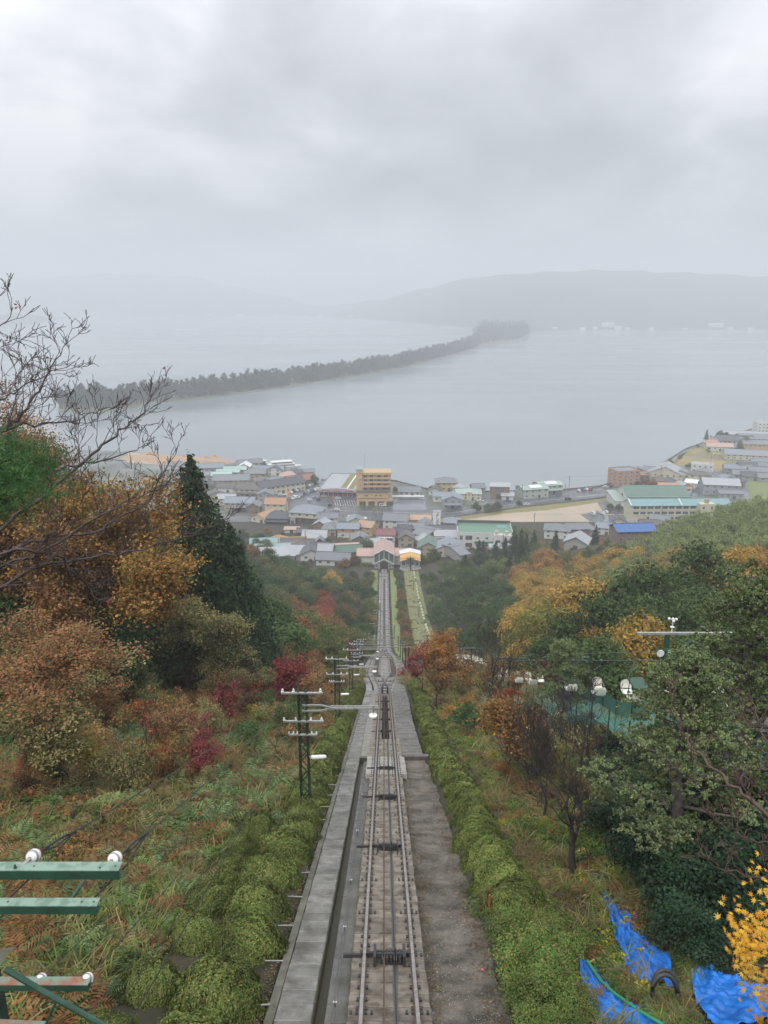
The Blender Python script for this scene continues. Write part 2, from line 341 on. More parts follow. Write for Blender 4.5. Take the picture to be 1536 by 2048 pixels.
# road paint
mb = MB()
def stripe(a, b, w_, z=.06):
    p, q = zplane(*a, TOWNZ), zplane(*b, TOWNZ); p.z = q.z = TOWNZ + z
    d = (q - p); nrm = Vector((-d.y, d.x, 0)).normalized() * w_ / 2
    mb.add([p - nrm, p + nrm, q + nrm, q - nrm], [(3, 2, 1, 0)])
for a_, b_ in (((600, 1016), (720, 1023)), ((720, 1023), (860, 1027)), ((860, 1027), (905, 1026)), ((905, 1026), (960, 1017)), ((960, 1017), (1040, 1007)), ((1040, 1007), (1130, 997)), ((1130, 997), (1260, 982))):
    stripe(a_, b_, .3)
for i in range(7): stripe((718 + i * 3, 1034), (719.5 + i * 3.1, 1037.5), .9)
for i in range(9): stripe((668 + i * 5, 999 + i * .2), (672 + i * 5, 1012), .25)
for i in range(14): stripe((552 + i * 6.2, 1000 - i * 2.1), (557 + i * 6.2, 1002 - i * 2.1), .22)
tag(mb.build('road_markings', M['paint']), kind='structure')

# sandbar
near = [(118, 822), (230, 821), (300, 807), (400, 798), (500, 784), (600, 771), (700, 755), (800, 737), (900, 712), (960, 696), (1040, 683), (1057, 670)]
far_ = [(118, 803), (230, 800), (300, 791), (400, 782), (500, 770), (600, 757), (700, 742), (800, 725), (900, 702), (945, 684), (962, 666), (1050, 658)]
pN = [zplane(*p, .8) for p in near]; pF = [zplane(*p, .8) for p in far_]
sheet('sandbar', [p.xy[:] for p in pN] + [p.xy[:] for p in reversed(pF)], .8, mat('sandbar_beach', (.17, .17, .12), .9, (.08, .10, .05), .02), thick=2)
# faded mountains round the bay: real relief, several kilometres away
hillm = mat('wooded_mountain', (.045, .06, .045), .95, (.03, .04, .03), .004)
def mountain(name, ridge, depth, seed):
    """ridge: list of (px, foot_y, top_y): a mountain side rising from its shore"""
    a = np.random.RandomState(seed); n_ = 60; k = 14
    px = np.linspace(ridge[0][0], ridge[-1][0], n_); fy = np.interp(px, [r[0] for r in ridge], [r[1] for r in ridge]); ty = np.interp(px, [r[0] for r in ridge], [r[2] for r in ridge])
    P = np.zeros((n_, k, 3)); ph = a.rand(6) * 6
    for i in range(n_):
        f = zplane(px[i], fy[i], 0); dx, dy, dz = ray(px[i], ty[i] + 2.2 * math.sin(px[i] * .07 + ph[0]) + 1.4 * math.sin(px[i] * .19 + ph[1]))
        dist = f.y + depth; top = CAMZ + dz * dist / dy
        for j in range(k):
            s = j / (k - 1); yy = f.y + depth * s * 1.0; xx = f.x + (dx / dy * dist - f.x) * s
            hgt = max(top, 4) * (math.sin(min(s, 1) * math.pi / 2) ** 1.15) * (1 + .12 * math.sin(i * .8 + ph[2] + j * .9) * (1 - s))
            P[i, j] = (xx, yy, hgt - .5 if j else -1)
    back = P[:, -1:, :].copy(); back[:, :, 1] += depth; back[:, :, 2] = -2
    tag(link(name, gridmesh(name, np.concatenate([P, back], 1), hillm)), kind='structure')
mountain('far_mountain', [(-900, 631, 600), (-300, 630, 570), (60, 630, 558), (250, 630, 546), (400, 630, 556), (520, 630, 585), (640, 632, 612), (760, 636, 622)], 1500, 1)
mountain('headland', [(-900, 668, 600), (-200, 662, 622), (60, 650, 629), (112, 641, 636)], 350, 2)
mountain('bay_mountain', [(610, 633, 622), (680, 634, 607), (760, 640, 600), (820, 645, 585), (900, 652, 566), (960, 656, 555), (1080, 660, 545), (1250, 659, 541), (1400, 659, 546), (1536, 659, 552), (1900, 660, 570), (2500, 662, 590)], 1400, 3)
mountain('low_wooded_point', [(955, 672, 652), (985, 674, 648), (1050, 664, 650), (1130, 661, 652)], 250, 4)
mb = MB()
pale = mat('pale_far_walls', (.6, .6, .58), .8)
for px, py, w_, h_ in ((870, 641, 26, 9), (884, 645, 14, 8), (958, 655, 20, 9), (1080, 654, 40, 18), (1215, 655, 46, 22), (1165, 658, 20, 9), (1190, 657, 16, 9), (1235, 657, 24, 12), (1255, 658, 16, 8), (1430, 655, 60, 20), (1460, 658, 20, 10), (1370, 658, 14, 7), (1302, 658, 16, 8), (640, 631, 40, 12), (700, 632, 30, 10), (480, 629, 60, 10), (420, 629, 40, 12), (360, 629, 50, 9), (550, 630, 40, 9), (1040, 655, 20, 8), (1110, 657, 20, 8), (1500, 659, 26, 9)):
    p = zplane(px, py + 3, 0); hb = MB(); hb.box(-w_ / 2, -8, -1, w_ / 2, 8, h_); hb.add([(-w_ / 2 - 1, -9, h_), (w_ / 2 + 1, -9, h_), (w_ / 2 + 1, 9, h_), (-w_ / 2 - 1, 9, h_), (-w_ / 2, 0, h_ + 4), (w_ / 2, 0, h_ + 4)], [(0, 1, 5, 4), (2, 3, 4, 5), (0, 4, 3), (1, 2, 5)])
    o = hb.build('far_building', pale, loc=p); tag(o, 'pale building far across the bay, barely visible in the haze', 'building', 'pale buildings on the far shore of the bay')

# haze
hm = bpy.data.materials.new('haze'); hm.use_nodes = True; hn = hm.node_tree.nodes; hn.remove(hn['Principled BSDF'])
pv = hn.new('ShaderNodeVolumePrincipled'); pv.inputs['Density'].default_value = .00046; pv.inputs['Color'].default_value = (.80, .825, .865, 1); pv.inputs['Anisotropy'].default_value = 0
hm.node_tree.links.new(pv.outputs[0], hn['Material Output'].inputs['Volume'])
mb = MB(); mb.box(-9000, -60, -12, 9000, 9200, 430); o = mb.build('haze', hm); tag(o, kind='stuff')
# ------------------------------------------------------------------ the funicular corridor
def sep_(y): return 1.5 * float(sst(76, 112, y) - sst(150, 200, y))      # half distance between the two loop tracks
def sweep(name, fx0, fx1, z0, z1, ya, yb, m, parent=None, st=1.0, zf=None):
    """a strip from x=fx0(y) to fx1(y), z0..z1 relative to the track level, along the slope"""
    Ys = np.arange(ya, yb + st * .5, st); Ys[-1] = yb; V = []; F = []
    for y in Ys:
        zt = float(ZT(y)); a_, b_ = (fx0(y) if callable(fx0) else fx0), (fx1(y) if callable(fx1) else fx1)
        V += [(a_, y, zt + z0), (b_, y, zt + z0), (b_, y, zt + z1), (a_, y, zt + z1)]
    for i in range(len(Ys) - 1):
        k = 4 * i; F += [(k, k + 4, k + 5, k + 1), (k + 1, k + 5, k + 6, k + 2), (k + 2, k + 6, k + 7, k + 3), (k + 3, k + 7, k + 4, k)]
    e_ = 4 * (len(Ys) - 1); F += [(0, 1, 2, 3), (e_ + 3, e_ + 2, e_ + 1, e_)]
    return link(name, npmesh(name, V, F, m), parent)
TX = .1
track = empty('funicular_track', (0, 0, 0)); tag(track, 'single funicular track of rails on concrete slabs running straight downhill to the station', 'railway track')
def piece(mesh, name, parent, x, y, dz, jit=.012, yaw=.004):
    a = math.atan2(float(ZT(y + .3) - ZT(y - .3)), .6)
    o = link(name, mesh, parent, (x + rnd.uniform(-jit, jit), y, float(ZT(y)) + dz + rnd.uniform(-jit, jit) * .5))
    o.rotation_euler = (a + rnd.uniform(-.006, .006), rnd.uniform(-.004, .004), rnd.uniform(-yaw, yaw)); return o
def slabmesh(nm, hw, ln, th, m, bev=.012):
    s = MB(); x, y_ = hw, ln / 2
    s.add([(-x, -y_, -th), (x, -y_, -th), (x, y_, -th), (-x, y_, -th), (-x, -y_, -bev), (x, -y_, -bev), (x, y_, -bev), (-x, y_, -bev), (-x + bev, -y_ + bev, 0), (x - bev, -y_ + bev, 0), (x - bev, y_ - bev, 0), (-x + bev, y_ - bev, 0)],
          [(0, 1, 5, 4), (1, 2, 6, 5), (2, 3, 7, 6), (3, 0, 4, 7), (4, 5, 9, 8), (5, 6, 10, 9), (6, 7, 11, 10), (7, 4, 8, 11), (8, 9, 10, 11)]); return s.mesh(nm, m)
PIT = .505
cosm = math.cos(math.atan(.461))
sA = slabmesh('slab', .80, PIT - .046, .3, M['concrete_brown']); sB = slabmesh('slab_wide', 1.04, PIT - .022, .3, M['concrete_light']); sC = slabmesh('slab_mid', .95, PIT - .022, .3, M['concrete_brown'])
y = 6.5; clips = MB(); i = 0
def clip(x, y, dz=0):
    zt = float(ZT(y)); clips.box(x - .025, y - .035, zt + dz - .03, x + .025, y + .035, zt + dz + .045)
while y < 43:
    me = sA if y < 32.2 else sB if y < 36.8 else sC
    piece(me, 'slab', track, TX, y, 0)
    for s in (-1, 1):
        for q in (-1, 1): clip(TX + s * .533 + q * .085, y)
        if 32 < y < 36.8 or i % 5 == 0:
            for q in (-1, 1): clip(TX + s * .533 + q * .2, y); clip(TX + s * .533 + q * .085, y + .14)
    y += PIT * cosm; i += 1
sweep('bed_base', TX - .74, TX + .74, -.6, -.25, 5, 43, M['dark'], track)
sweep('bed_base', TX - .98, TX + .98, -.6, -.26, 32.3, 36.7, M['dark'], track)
for s in (-1, 1):
    sweep('rail', TX + s * .533 - .034, TX + s * .533 + .034, .035, .15, 5, 72, M['rail'], track, 2)
    sweep('rail_foot', TX + s * .533 - .06, TX + s * .533 + .06, .002, .035, 5, 72, M['rail_rust'], track, 2)
# beyond: two side beams with an open sleeper-filled pit between them
bmL = slabmesh('beam_slab', .30, .60, .35, M['concrete_brown'])
y = 43.25
while y < 62:
    for s in (-1, 1): piece(bmL, 'slab', track, TX + s * .56, y, 0)
    y += .614 * cosm
for s in (-1, 1): sweep('side_beam', (TX + s * .56 - .3), (TX + s * .56 + .3), -.4, 0, 62, 76, M['concrete_brown'], track)
sweep('pit_dark_strip', TX - .255, TX + .255, -.6, -.45, 43, 72, M['dark'], track)
sl = MB(); sl.box(-.25, -.06, -.14, .25, .06, 0); sl = sl.mesh('sleeper', M['timber']); y = 43.3
while y < 72: piece(sl, 'sleeper', track, TX, y, -.30, .008); y += .42
for s in (-1, 1):
    sweep('guard_rail', TX + s * .41 - .025, TX + s * .41 + .025, .0, .12, 43, 72, M['rail_rust'], track, 2)
    sweep('guard_rail', TX + s * .66 - .022, TX + s * .66 + .022, .0, .10, 43, 72, M['rail_rust'], track, 2)
y = 43
while y < 75:
    for s in (-1, 1):
        for q in (-1, 1): clip(TX + s * .533 + q * .085, y)
    y += .6
# passing loop and lower line
sweep('loop_bed', lambda y: TX - 1.25 - sep_(y), lambda y: TX + 1.25 + sep_(y), -.7, -.06, 72, 336, mat('loop_concrete', (.29, .27, .245), .5, (.18, .165, .145), .5, wet=(.2, .6, .3)), track)
for t_ in (-1, 1):
    ya, yb = (72, 336) if t_ < 0 else (76, 200)
    cxf = lambda y, t_=t_: TX + t_ * sep_(y)
    for s in (-1, 1):
        sweep('rail', lambda y, s=s: cxf(y) + s * .533 - .04, lambda y, s=s: cxf(y) + s * .533 + .04, .0, .13, ya, yb, M['rail'], track)
        sweep('guard_rail', lambda y, s=s: cxf(y) + s * .40 - .03, lambda y, s=s: cxf(y) + s * .40 + .03, .0, .11, max(ya, 112), min(yb, 205), M['rail_rust'], track)
        sweep('side_beam', lambda y, s=s: cxf(y) + s * .62 - .27, lambda y, s=s: cxf(y) + s * .62 + .27, -.055, -.01, max(ya, 108) if t_ > 0 else 108, min(yb, 158), M['concrete_brown'], track)
    sweep('pit_dark_strip', lambda y: cxf(y) - .40, lambda y: cxf(y) + .40, -.058, -.030, 98, 156, M['dark'], track)  # flat strip lying on the bed; the pit's darkness is put into its colour
    y = 104.5; sb = MB()
    while y < 152: zt = float(ZT(y)); sb.box(cxf(y) - .26, y - .07, zt - .06, cxf(y) + .26, y + .07, zt - .028); y += 1.1
    o = sb.build('sleeper_row', M['timber'], track); o['kind'] = 'stuff'
sweep('pit_dark_strip', TX - .42, TX + .42, -.058, -.033, 200, 318, M['dark'], track)  # no recess here: a dark-coloured strip stands in for the open pit
sb = MB(); y = 206
while y < 320: zt = float(ZT(y)); sb.box(TX - .7, y - .1, zt - .06, TX + .7, y + .1, zt - .03); y += 3.4
o = sb.build('sleeper_row', M['concrete_light'], track); o['kind'] = 'stuff'
sb = MB()
for y in (73.5, 76.5, 80, 84, 90, 160, 168, 177, 186, 196):
    zt = float(ZT(y)); wdt = .75 + sep_(y); sb.box(TX - wdt, y - .12, zt - .05, TX + wdt, y + .12, zt + .02)
    for s in (-1, 1):
        for q in (-.3, .3): sb.box(TX + s * sep_(y) + q - .08, y - .2, zt, TX + s * sep_(y) + q + .08, y + .2, zt + .14)
sb.build('point_rodding', M['iron'], track)
o = clips.build('rail_clip', M['iron'], track); o['kind'] = 'stuff'
# cables and the oil trace under them
def cable(x, h, r, ya, yb, m, parent, name='haulage_cable'):
    s = MB(); s.tube([(x, y, float(ZT(y)) + h) for y in np.arange(ya, yb, 3)], r, 6); return s.build(name, m, parent)
cable(TX - .10, .13, .020, 5, 112, M['rail_rust'], track); cable(TX + .13, .07, .012, 5, 62, M['iron'], track)
oil = mat('oil_stain', (.055, .05, .05), .3, (.10, .09, .08), 5, lo=.3, hi=.75)
sweep('oil_stain', lambda y: TX + .085 + .012 * math.sin(y * 3), lambda y: TX + .185 + .018 * math.sin(y * 2.1), -.02, .009, 5, 42.5, oil, track, .25)
# pulley sets
pm = MB(); pm.box(-.55, .08, 0, .42, .13, .05)
for x in (-.27, .31): pm.box(x - .028, -.17, 0, x + .028, .17, .13)
for x in (-.03, .05, .22): pm.box(x - .02, -.12, 0, x + .02, .12, .09)
pm.bar((-.29, -.02, .08), (.33, -.02, .08), .05); pm.bar((-.29, .09, .06), (.33, .09, .06), .04); pm.box(-.16, -.1, .0, .27, .14, .022)
pm.box(-.9, .07, -.01, -.5, .12, .035)
pmesh = pm.mesh('pulley_frame', M['iron'])
wh = MB()
for x in (.13,): wh.lathe((x - .03, 0, .02), (1, 0, 0), [(0, .13), (.015, .13), (.03, .10), (.045, .13), (.06, .13)], 16)
whm = wh.mesh('pulley_wheel', M['iron']); wh = MB(); wh.lathe((-.13, 0, .02), (1, 0, 0), [(0, .10), (.015, .10), (.03, .085), (.045, .10), (.06, .10)], 16); wh2 = wh.mesh('pulley_wheel2', M['iron'])
ym = MB(); ym.box(-.42, .12, .003, -.34, .17, .012); ymm = ym.mesh('yellow_mark', mat('yellow_paint', (.6, .42, .05), .6))
yy = [hit(777, 1921, .62).y, hit(775, 1698, .62).y, hit(773, 1597, .62).y, hit(772, 1538, .62).y]
for i, y in enumerate(yy + [46, 52, 58.5, 65]):
    y = float(y); pr = piece(pmesh, 'cable_pulley', track, TX, y, .01, 0, 0); pr.scale = (1.12, 2.0, 1.6) if i < 3 else (1.1, 1.4, 1.3)
    link('pulley_wheel', whm, pr); link('pulley_wheel', wh2, pr)
    if i < 2: link('paint_mark', ymm, pr)
# left: stair walkway, channel, floor ; right: asphalt path
stair = empty('stairway', (0, 0, 0)); tag(stair, 'wet pale concrete stairway beside the track, running down the slope', 'stairway')
stm = slabmesh('step', .35, .575, .18, M['concrete_wet'], .016); y = 6.3
while y < 60: piece(stm, 'step', stair, -1.725, y, -.06 + rnd.uniform(-.006, .006), .01, .008); y += .60 * cosm
sweep('walkway_base', -2.05, -1.39, -.6, -.22, 5, 60, M['dark'], stair)
sweep('walkway', lambda y: -2.08 - sep_(y) * 1.0, lambda y: -1.37 - sep_(y) * .92, -.6, -.02, 60, 330, mat('walkway_concrete', (.30, .295, .28), .35, (.19, .18, .165), .4, wet=(.15, .5, .3)), stair)
kerb = sweep('kerb', -2.27, -2.10, -.6, -.09, 5, 62, mat('mossy_kerb', (.16, .15, .12), .6, (.08, .075, .05), 2)); tag(kerb, kind='structure')
tag(sweep('drain_channel', -1.37, -1.16, -.64, -.50, 5, 37.2, M['channel']), kind='structure')
tag(sweep('channel_floor', -1.16, TX - .82, -.64, -.34, 5, 37.2, M['floor_wet']), kind='structure')
tag(sweep('channel_bank', -1.385, -1.36, -.6, -.12, 5, 37.0, M['channel']), kind='structure')
tag(sweep('walkway_apron', -1.37, TX - .86, -.64, -.10, 37.4, 78, M['concrete']), kind='structure')
lipm = mat('dark_lip_concrete', (.13, .12, .105), .6, (.08, .07, .055), 3)
def box_at(name, x0, x1, y, dz0, dz1, t_, m): 
    zt = float(ZT(y)); s = MB(); s.box(x0, y - t_ / 2, zt + dz0, x1, y + t_ / 2, zt + dz1); return s.build(name, m)
tag(box_at('retaining_lip', TX + 1.06, 2.75, 37.5, -.62, -.03, .25, lipm), kind='structure')
tag(box_at('retaining_lip', -1.37, TX - 1.06, 37.3, -.62, -.09, .2, lipm), kind='structure')
def wj(y, a, b): return a * math.sin(y * 1.3) + b * math.sin(y * 3.7 + 1)
tag(sweep('path', TX + .81, lambda y: 2.15 + .012 * (37 - abs(y - 20)) + wj(y, .05, .03), -.62, -.33, 5, 37.35, M['asphalt_old'], None, .3), kind='structure')
up = mat('grey_wet_path', (.20, .19, .175), .4, (.09, .085, .07), 1.2, bump=.5, bscale=50, wet=(.15, .6, .5))
tag(sweep('upper_path', lambda y: TX + .87 + .9 * sep_(y), lambda y: 2.25 + wj(y, .012, .006) + .85 * sep_(y) + .25 * float(sst(50, 70, y)), -.62, -.045, 37.65, 150, up, None, .4), kind='structure')
tag(sweep('track_verge', lambda y: TX + 1.3 + sep_(y), lambda y: TX + 1.9 + .85 * sep_(y), -.6, -.08, 150, 330, up), kind='structure')
# path cracks / joints on the upper path
cr_ = MB()
for k in range(16):
    y = 38.5 + k * 2.4 + rnd.uniform(-.3, .3); zt = float(ZT(y)); cr_.box(TX + .9 + .9 * sep_(y), y, zt - .06, 2.2 + .85 * sep_(y), y + .02, zt - .041)
cr_.build('path_joint', M['dark']); tag(bpy.data.objects['path_joint'], kind='structure')
# litter along path edges: fallen leaves, geometry
def leafquads(C, Nn, S, asp=.55, T=None):
    """C centres, Nn normals, S sizes -> V, F of diamond leaves"""
    k = len(C); Nn = Nn / np.maximum(np.linalg.norm(Nn, axis=1, keepdims=True), 1e-6)
    r = NP.normal(size=(k, 3)) if T is None else T
    t_ = r - (r * Nn).sum(1, keepdims=True) * Nn; t_ /= np.maximum(np.linalg.norm(t_, axis=1, keepdims=True), 1e-6); b_ = np.cross(Nn, t_)
    S = np.asarray(S).reshape(-1, 1)
    V = np.stack([C - t_ * S, C + b_ * S * asp - t_ * S * .15 + Nn * S * .12, C + t_ * S, C - b_ * S * asp - t_ * S * .15 + Nn * S * .12], 1).reshape(-1, 3)
    F = np.arange(4 * k).reshape(-1, 4); return V, F
def litter(name, k, fx, ya, yb, dz, cols, size, label):
    y = ya + (yb - ya) * NP.rand(k) ** 1.5; x = fx(y); z = ZT(y) + dz
    C = np.stack([x, y, z], 1); Nn = np.array([0, .42, .9]) + NP.normal(size=(k, 3)) * .25
    V, F = leafquads(C, Nn, size * (.5 + NP.rand(k))); o = link(name, npmesh(name, V, F, leafmat(name + '_mat', cols))); tag(o, label, 'leaf litter', None, 'stuff')
brn = [(.20, .10, .05), (.12, .07, .035), (.30, .20, .09), (.10, .10, .03), (.36, .3, .2)]
litter('leaf_litter', 2600, lambda y: TX + .86 + np.abs(NP.normal(size=len(y))) * .16, 7, 37, -.315, brn, .022, 'brown fallen leaves along the path edge')
litter('leaf_litter', 4200, lambda y: 2.25 + NP.normal(size=len(y)) * .16, 7, 75, -.30, brn + [(.12, .16, .04)], .03, 'brown fallen leaves between path and hedge')
litter('leaf_litter', 1800, lambda y: TX + .8 + NP.rand(len(y)) * 1.4, 7, 40, -.315, brn, .014, 'scattered fallen leaves on the asphalt path')
litter('leaf_litter', 3800, lambda y: -2.42 + NP.normal(size=len(y)) * .1, 7, 75, -.10, brn + [(.12, .16, .04)], .03, 'brown fallen leaves between kerb and hedge')
litter('gravel', 9000, lambda y: TX + .84 + NP.rand(len(y)) * 1.32, 7, 37, -.322, [(.42, .40, .36), (.30, .28, .25), (.5, .48, .45), (.2, .18, .16)], .014, 'pale gravel chips showing in the worn asphalt path')
litter('moss_patches', 1500, lambda y: TX + .9 + np.abs(NP.normal(size=len(y))) * .3, 18, 37, -.32, [(.10, .11, .03), (.14, .10, .05)], .02, 'moss and rotten leaves on the upper part of the path')
litter('leaf_litter', 900, lambda y: TX - .84 + NP.normal(size=len(y)) * .03, 7, 37, -.32, brn, .016, 'fallen leaves in the channel by the slabs')
# steel pegs beside the kerb, signal wires with insulators
peg = MB(); peg.bar((-.2, 0, 0), (.2, 0, 0), .022, .022); pegm = peg.mesh('peg', M['galv'])
k = 0; y = 9.6
while y < 34:
    o = link('steel_peg', pegm, None, (-2.42, y, float(ZT(y)) + .02), rnd.uniform(-.1, .1)); tag(o, f'short pale steel bar beside the kerb, {ordw(k)} up the row from the picture bottom' if k else 'short pale steel bar beside the kerb at the bottom of the picture', 'steel bar', 'steel bars sticking out by the kerb'); y += 1.75 + k * .02; k += 1
sw = empty('signal_wire', (0, 0, 0)); tag(sw, 'thin steel signal wires on small white insulators in the channel', 'signal wire')
for x in (-1.02, -.96): s = MB(); s.tube([(x, y, float(ZT(y)) - .22) for y in np.arange(5, 70, 2.0)], .006, 4); s.build('wire', M['steelwire'], sw)
for y in (7.5, 9.3, 11.8, 15.3, 18.5, 23.5, 29, 34.5, 41, 48, 56, 66):
    zt = float(ZT(y)); s = MB(); s.bar((-.99, y, zt - .36), (-.99, y, zt - .2), .02, .02, 1); s.lathe((-1.03, y, zt - .22), (1, 0, 0), [(0, .012), (.01, .025), (.03, .012), (.05, .012), (.07, .025), (.08, .012)], 8, 0); s.build('insulator', [M['porcelain'], M['iron']], sw)

# ------------------------------------------------------------------ lattice masts
def insul(s, c, h=.16, mi=1):
    s.lathe(c, (0, 0, 1), [(0, .02), (.02, .055 * h / .16), (h * .35, .05 * h / .16), (h * .4, .03), (h * .6, .042 * h / .16), (h * .8, .04 * h / .16), (h, .015)], 8, mi)
def lattice(H, w0, w1):
    s = MB()
    for sx in (-1, 1):
        for sy in (-1, 1): s.bar((sx * w0 / 2, sy * w0 / 2, -.8), (sx * w1 / 2, sy * w1 / 2, H), .05)
    br = MB(); k = max(6, int(H / .42)); 
    for i in range(k):
        z0, z1 = H * i / k, H * (i + 1) / k; a_ = (w0 + (w1 - w0) * i / k) / 2; b_ = (w0 + (w1 - w0) * (i + 1) / k) / 2; f = 1 if i % 2 else -1
        for p, q in (((-a_ * f, -a_, z0), (b_ * f, -b_, z1)), ((-a_ * f, a_, z0), (b_ * f, b_, z1)), ((-a_, -a_ * f, z0), (-b_, b_ * f, z1)), ((a_, -a_ * f, z0), (b_, b_ * f, z1))): br.bar(p, q, .03)
    return s.mesh('mast_frame', M['green_dark']), br.mesh('mast_brace', M['green_dark'])
LM = lattice(5.3, .36, .30)
def crossarm(root, z, xa, xb, ins, h=.13):
    s = MB(); s.box(xa, -.21, z, xb, -.12, z + .055); o = s.build('crossarm', M['galv'], root)
    im = MB(); insul(im, (0, 0, -.015), h * 1.35, 0); im = im.mesh('insulator', M['porcelain'])
    for x in ins: link('insulator', im, o, (x, -.17, z + .07))
def mast(y, x, H, arm=True, lamp=True, detail=True):
    r = empty('lattice_mast', (x, y, float(ZT(y)) - .1)); sc = H / 5.3
    link('mast_frame', LM[0], r, sc=(1, 1, sc)); link('mast_brace', LM[1], r, sc=(1, 1, sc))
    crossarm(r, H - .12, -.80, .82, (-.74, -.32, .72) if detail else (-.7, -.3, .3, .7))
    crossarm(r, H - 1.35, -.76, .82, (-.72, -.27, .32, .74), .11)
    crossarm(r, H - 1.95, -.58, .55, (-.54, -.38, -.22, .34, .52), .09)
    if arm:
        s = MB(); za = H - .72
        for sy in (-.17,):
            s.bar((0, sy, za + .1), (.75, sy, za + .1), .05, .06); s.bar((.75, sy, za + .1), (1.1, sy, za), .05, .06); s.bar((0, sy, za - .14), (.7, sy, za - .14), .05, .06); s.bar((.7, sy, za - .14), (1.1, sy, za - .04), .05, .06)
            s.bar((1.1, sy - .03, za - .02), (2.95, sy - .03, za - .02), .05, .06); s.bar((1.1, sy + .05, za + .02), (2.95, sy + .05, za + .02), .05, .06)
        s.build('bracket_arm', M['galv'], r)
        s = MB(); s.bar((2.75, -.17, za + .06), (2.75, -.17, za - .28), .03, .03, 1); s.lathe((2.75, -.17, za - .38), (0, 0, 1), [(0, .03), (.03, .17), (.06, .16), (.08, .05), (.14, .03)], 12, 0); s.build('trolley_insulator', [M['porcelain'], M['iron']], r)
        s = MB(); s.tube([(.1, 0, H - .05), (1.0, -.1, H - .62)], .015, 5); s.build('stay_rod', M['green_dark'], r)
    if lamp:
        s = MB(); s.tube([(.17, 0, H - 3.02), (.3, 0, H - 3.0)], .03, 6, 1); s.lathe((.26, -.05, H - 3.02), (1, .0, .05), [(0, .05), (.04, .085), (.5, .085), (.58, .07), (.62, .03)], 10, 0)
        s.build('lamp', [M['white'], M['galv']], r)
    return r
MASTS = []
for i, (y, x, h_) in enumerate(((26.0, -3.17, 5.5), (49.5, -3.45, 5.7), (71, -3.45, 5.6), (91, -3.6, 5.6))):
    r = mast(y, x, h_); tag(r, ('tall green lattice mast nearest the camera with white insulators and tube lamp', 'second green lattice mast down the line, half behind the hedge', 'third green lattice mast down the line with white lamp', 'fourth green lattice mast just above the passing loop')[i], 'mast', 'green lattice masts beside the stairway'); MASTS.append((x, y, float(ZT(y)) - .1 + h_))
for i, (y, h_) in enumerate(((108, 5.2), (124, 5.2), (142, 5.2), (163, 5.2), (188, 5.4), (214, 5.4))):
    x = -4.6 if y < 195 else -3.6; xr = 3.9 if y < 195 else 3.2
    r = empty('portal_mast', (x, y, float(ZT(y)) - .1)); link('mast_frame', LM[0], r); link('mast_brace', LM[1], r)
    s = MB(); s.bar((-.3, 0, 4.55), (xr - x + .5, 0, 4.55), .06, .07); s.bar((-.3, .12, 4.42), (xr - x + .5, .12, 4.42), .06, .07); s.build('portal_beam', M['galv'], r)
    s = MB(); s.bar((xr - x, .05, -.6), (xr - x, .05, 4.5), .22); s.build('portal_post', M['green_dark'], r)
    crossarm(r, 5.15, -.9, .9, (-.8, -.35, .35, .8), .14); crossarm(r, 4.0, -.9, .9, (-.8, -.35, .35, .8), .14)
    tag(r, f'green portal mast with white insulators spanning the tracks, {ordw(i)} of the portals', 'mast', 'green portal masts across the passing loop'); MASTS.append((x, y, float(ZT(y)) + 5.1))
for i, y in enumerate((240, 266, 292, 318)):
    r = empty('signal_pole', (-2.9, y, float(ZT(y)) - .1)); s = MB(); s.bar((0, 0, -.5), (0, 0, 5.6), .16); s.build('post', M['green_dark'], r); crossarm(r, 5.2, -.8, .8, (-.7, 0, .7), .16); crossarm(r, 4.2, -.6, .8, (-.5, .6), .16)
    tag(r, f'dark green pole with crossarms above the station, {ordw(i)} going downhill', 'pole', 'green poles beside the lower line')
# wires from mast to mast
wr = 0
def wire(a, b, sag, r=.008, n=10, m='wire', label=None, name='overhead_wire', group=None):
    s = MB(); a = Vector(a); b = Vector(b)
    s.tube([a.lerp(b, t / n) - Vector((0, 0, sag * 4 * (t / n) * (1 - t / n))) for t in range(n + 1)], r, 4); o = s.build(name, M[m])
    if label: tag(o, label, 'wire', group)
    return o

# near mast, only its arms reach into the frame
nm = empty('near_mast', (-3.42, 5.3, float(ZT(5.3)))); tag(nm, 'green steel mast close to the camera with two pale-topped green crossarms and ball insulators', 'mast')
def W(px, py, Yd): return atY(px, py, Yd)
base = Vector(nm.location)
def rel(p): return Vector(p) - base
s = MB()
for q in ((0, 0), (-.28, .25)): s.bar((-.06 + q[0], q[1], -.6), (-.06 + q[0], q[1], 5.5), .07)
s.build('mast_leg', M['green_dark'], nm)
def cbeam(xa, xb, y, z, dep_, hgt, name, m1, m2, holes):
    s = MB(); t = .008
    s.box(xa, y, z - t, xb, y + dep_, z, 0); s.box(xa, y, z - hgt, xb, y + t, z - t, 1); s.box(xa, y + t, z - hgt, xb, y + dep_, z - hgt + t, 1)  # top coloured paler as if lit, front and lower flange darker
    for hx, hy in holes: s.lathe((hx, y + dep_ * hy, z - .002), (0, 0, 1), [(0, .009), (.004, .009)], 10, 2)
    s.lathe((xb - .28, y - .002, z - hgt * .5), (0, 1, 0), [(0, .008), (.002, .008)], 8, 2); s.box(xb - .42, y - .003, z - hgt * .55, xb - .34, y - .001, z - hgt * .4, 2)
    return s.build(name, [m1, m2, M['dark']], nm)
p1 = rel(W(237, 1741, 5.35)); p2 = rel(W(193, 1812, 5.1)); p3 = rel(W(175, 1970, 5.15))
cbeam(-.6, p1.x, p1.y, p1.z, .105, .095, 'crossarm', M['green_light'], M['green'], [(p1.x - .045, .5), (p1.x - .75, .5)])
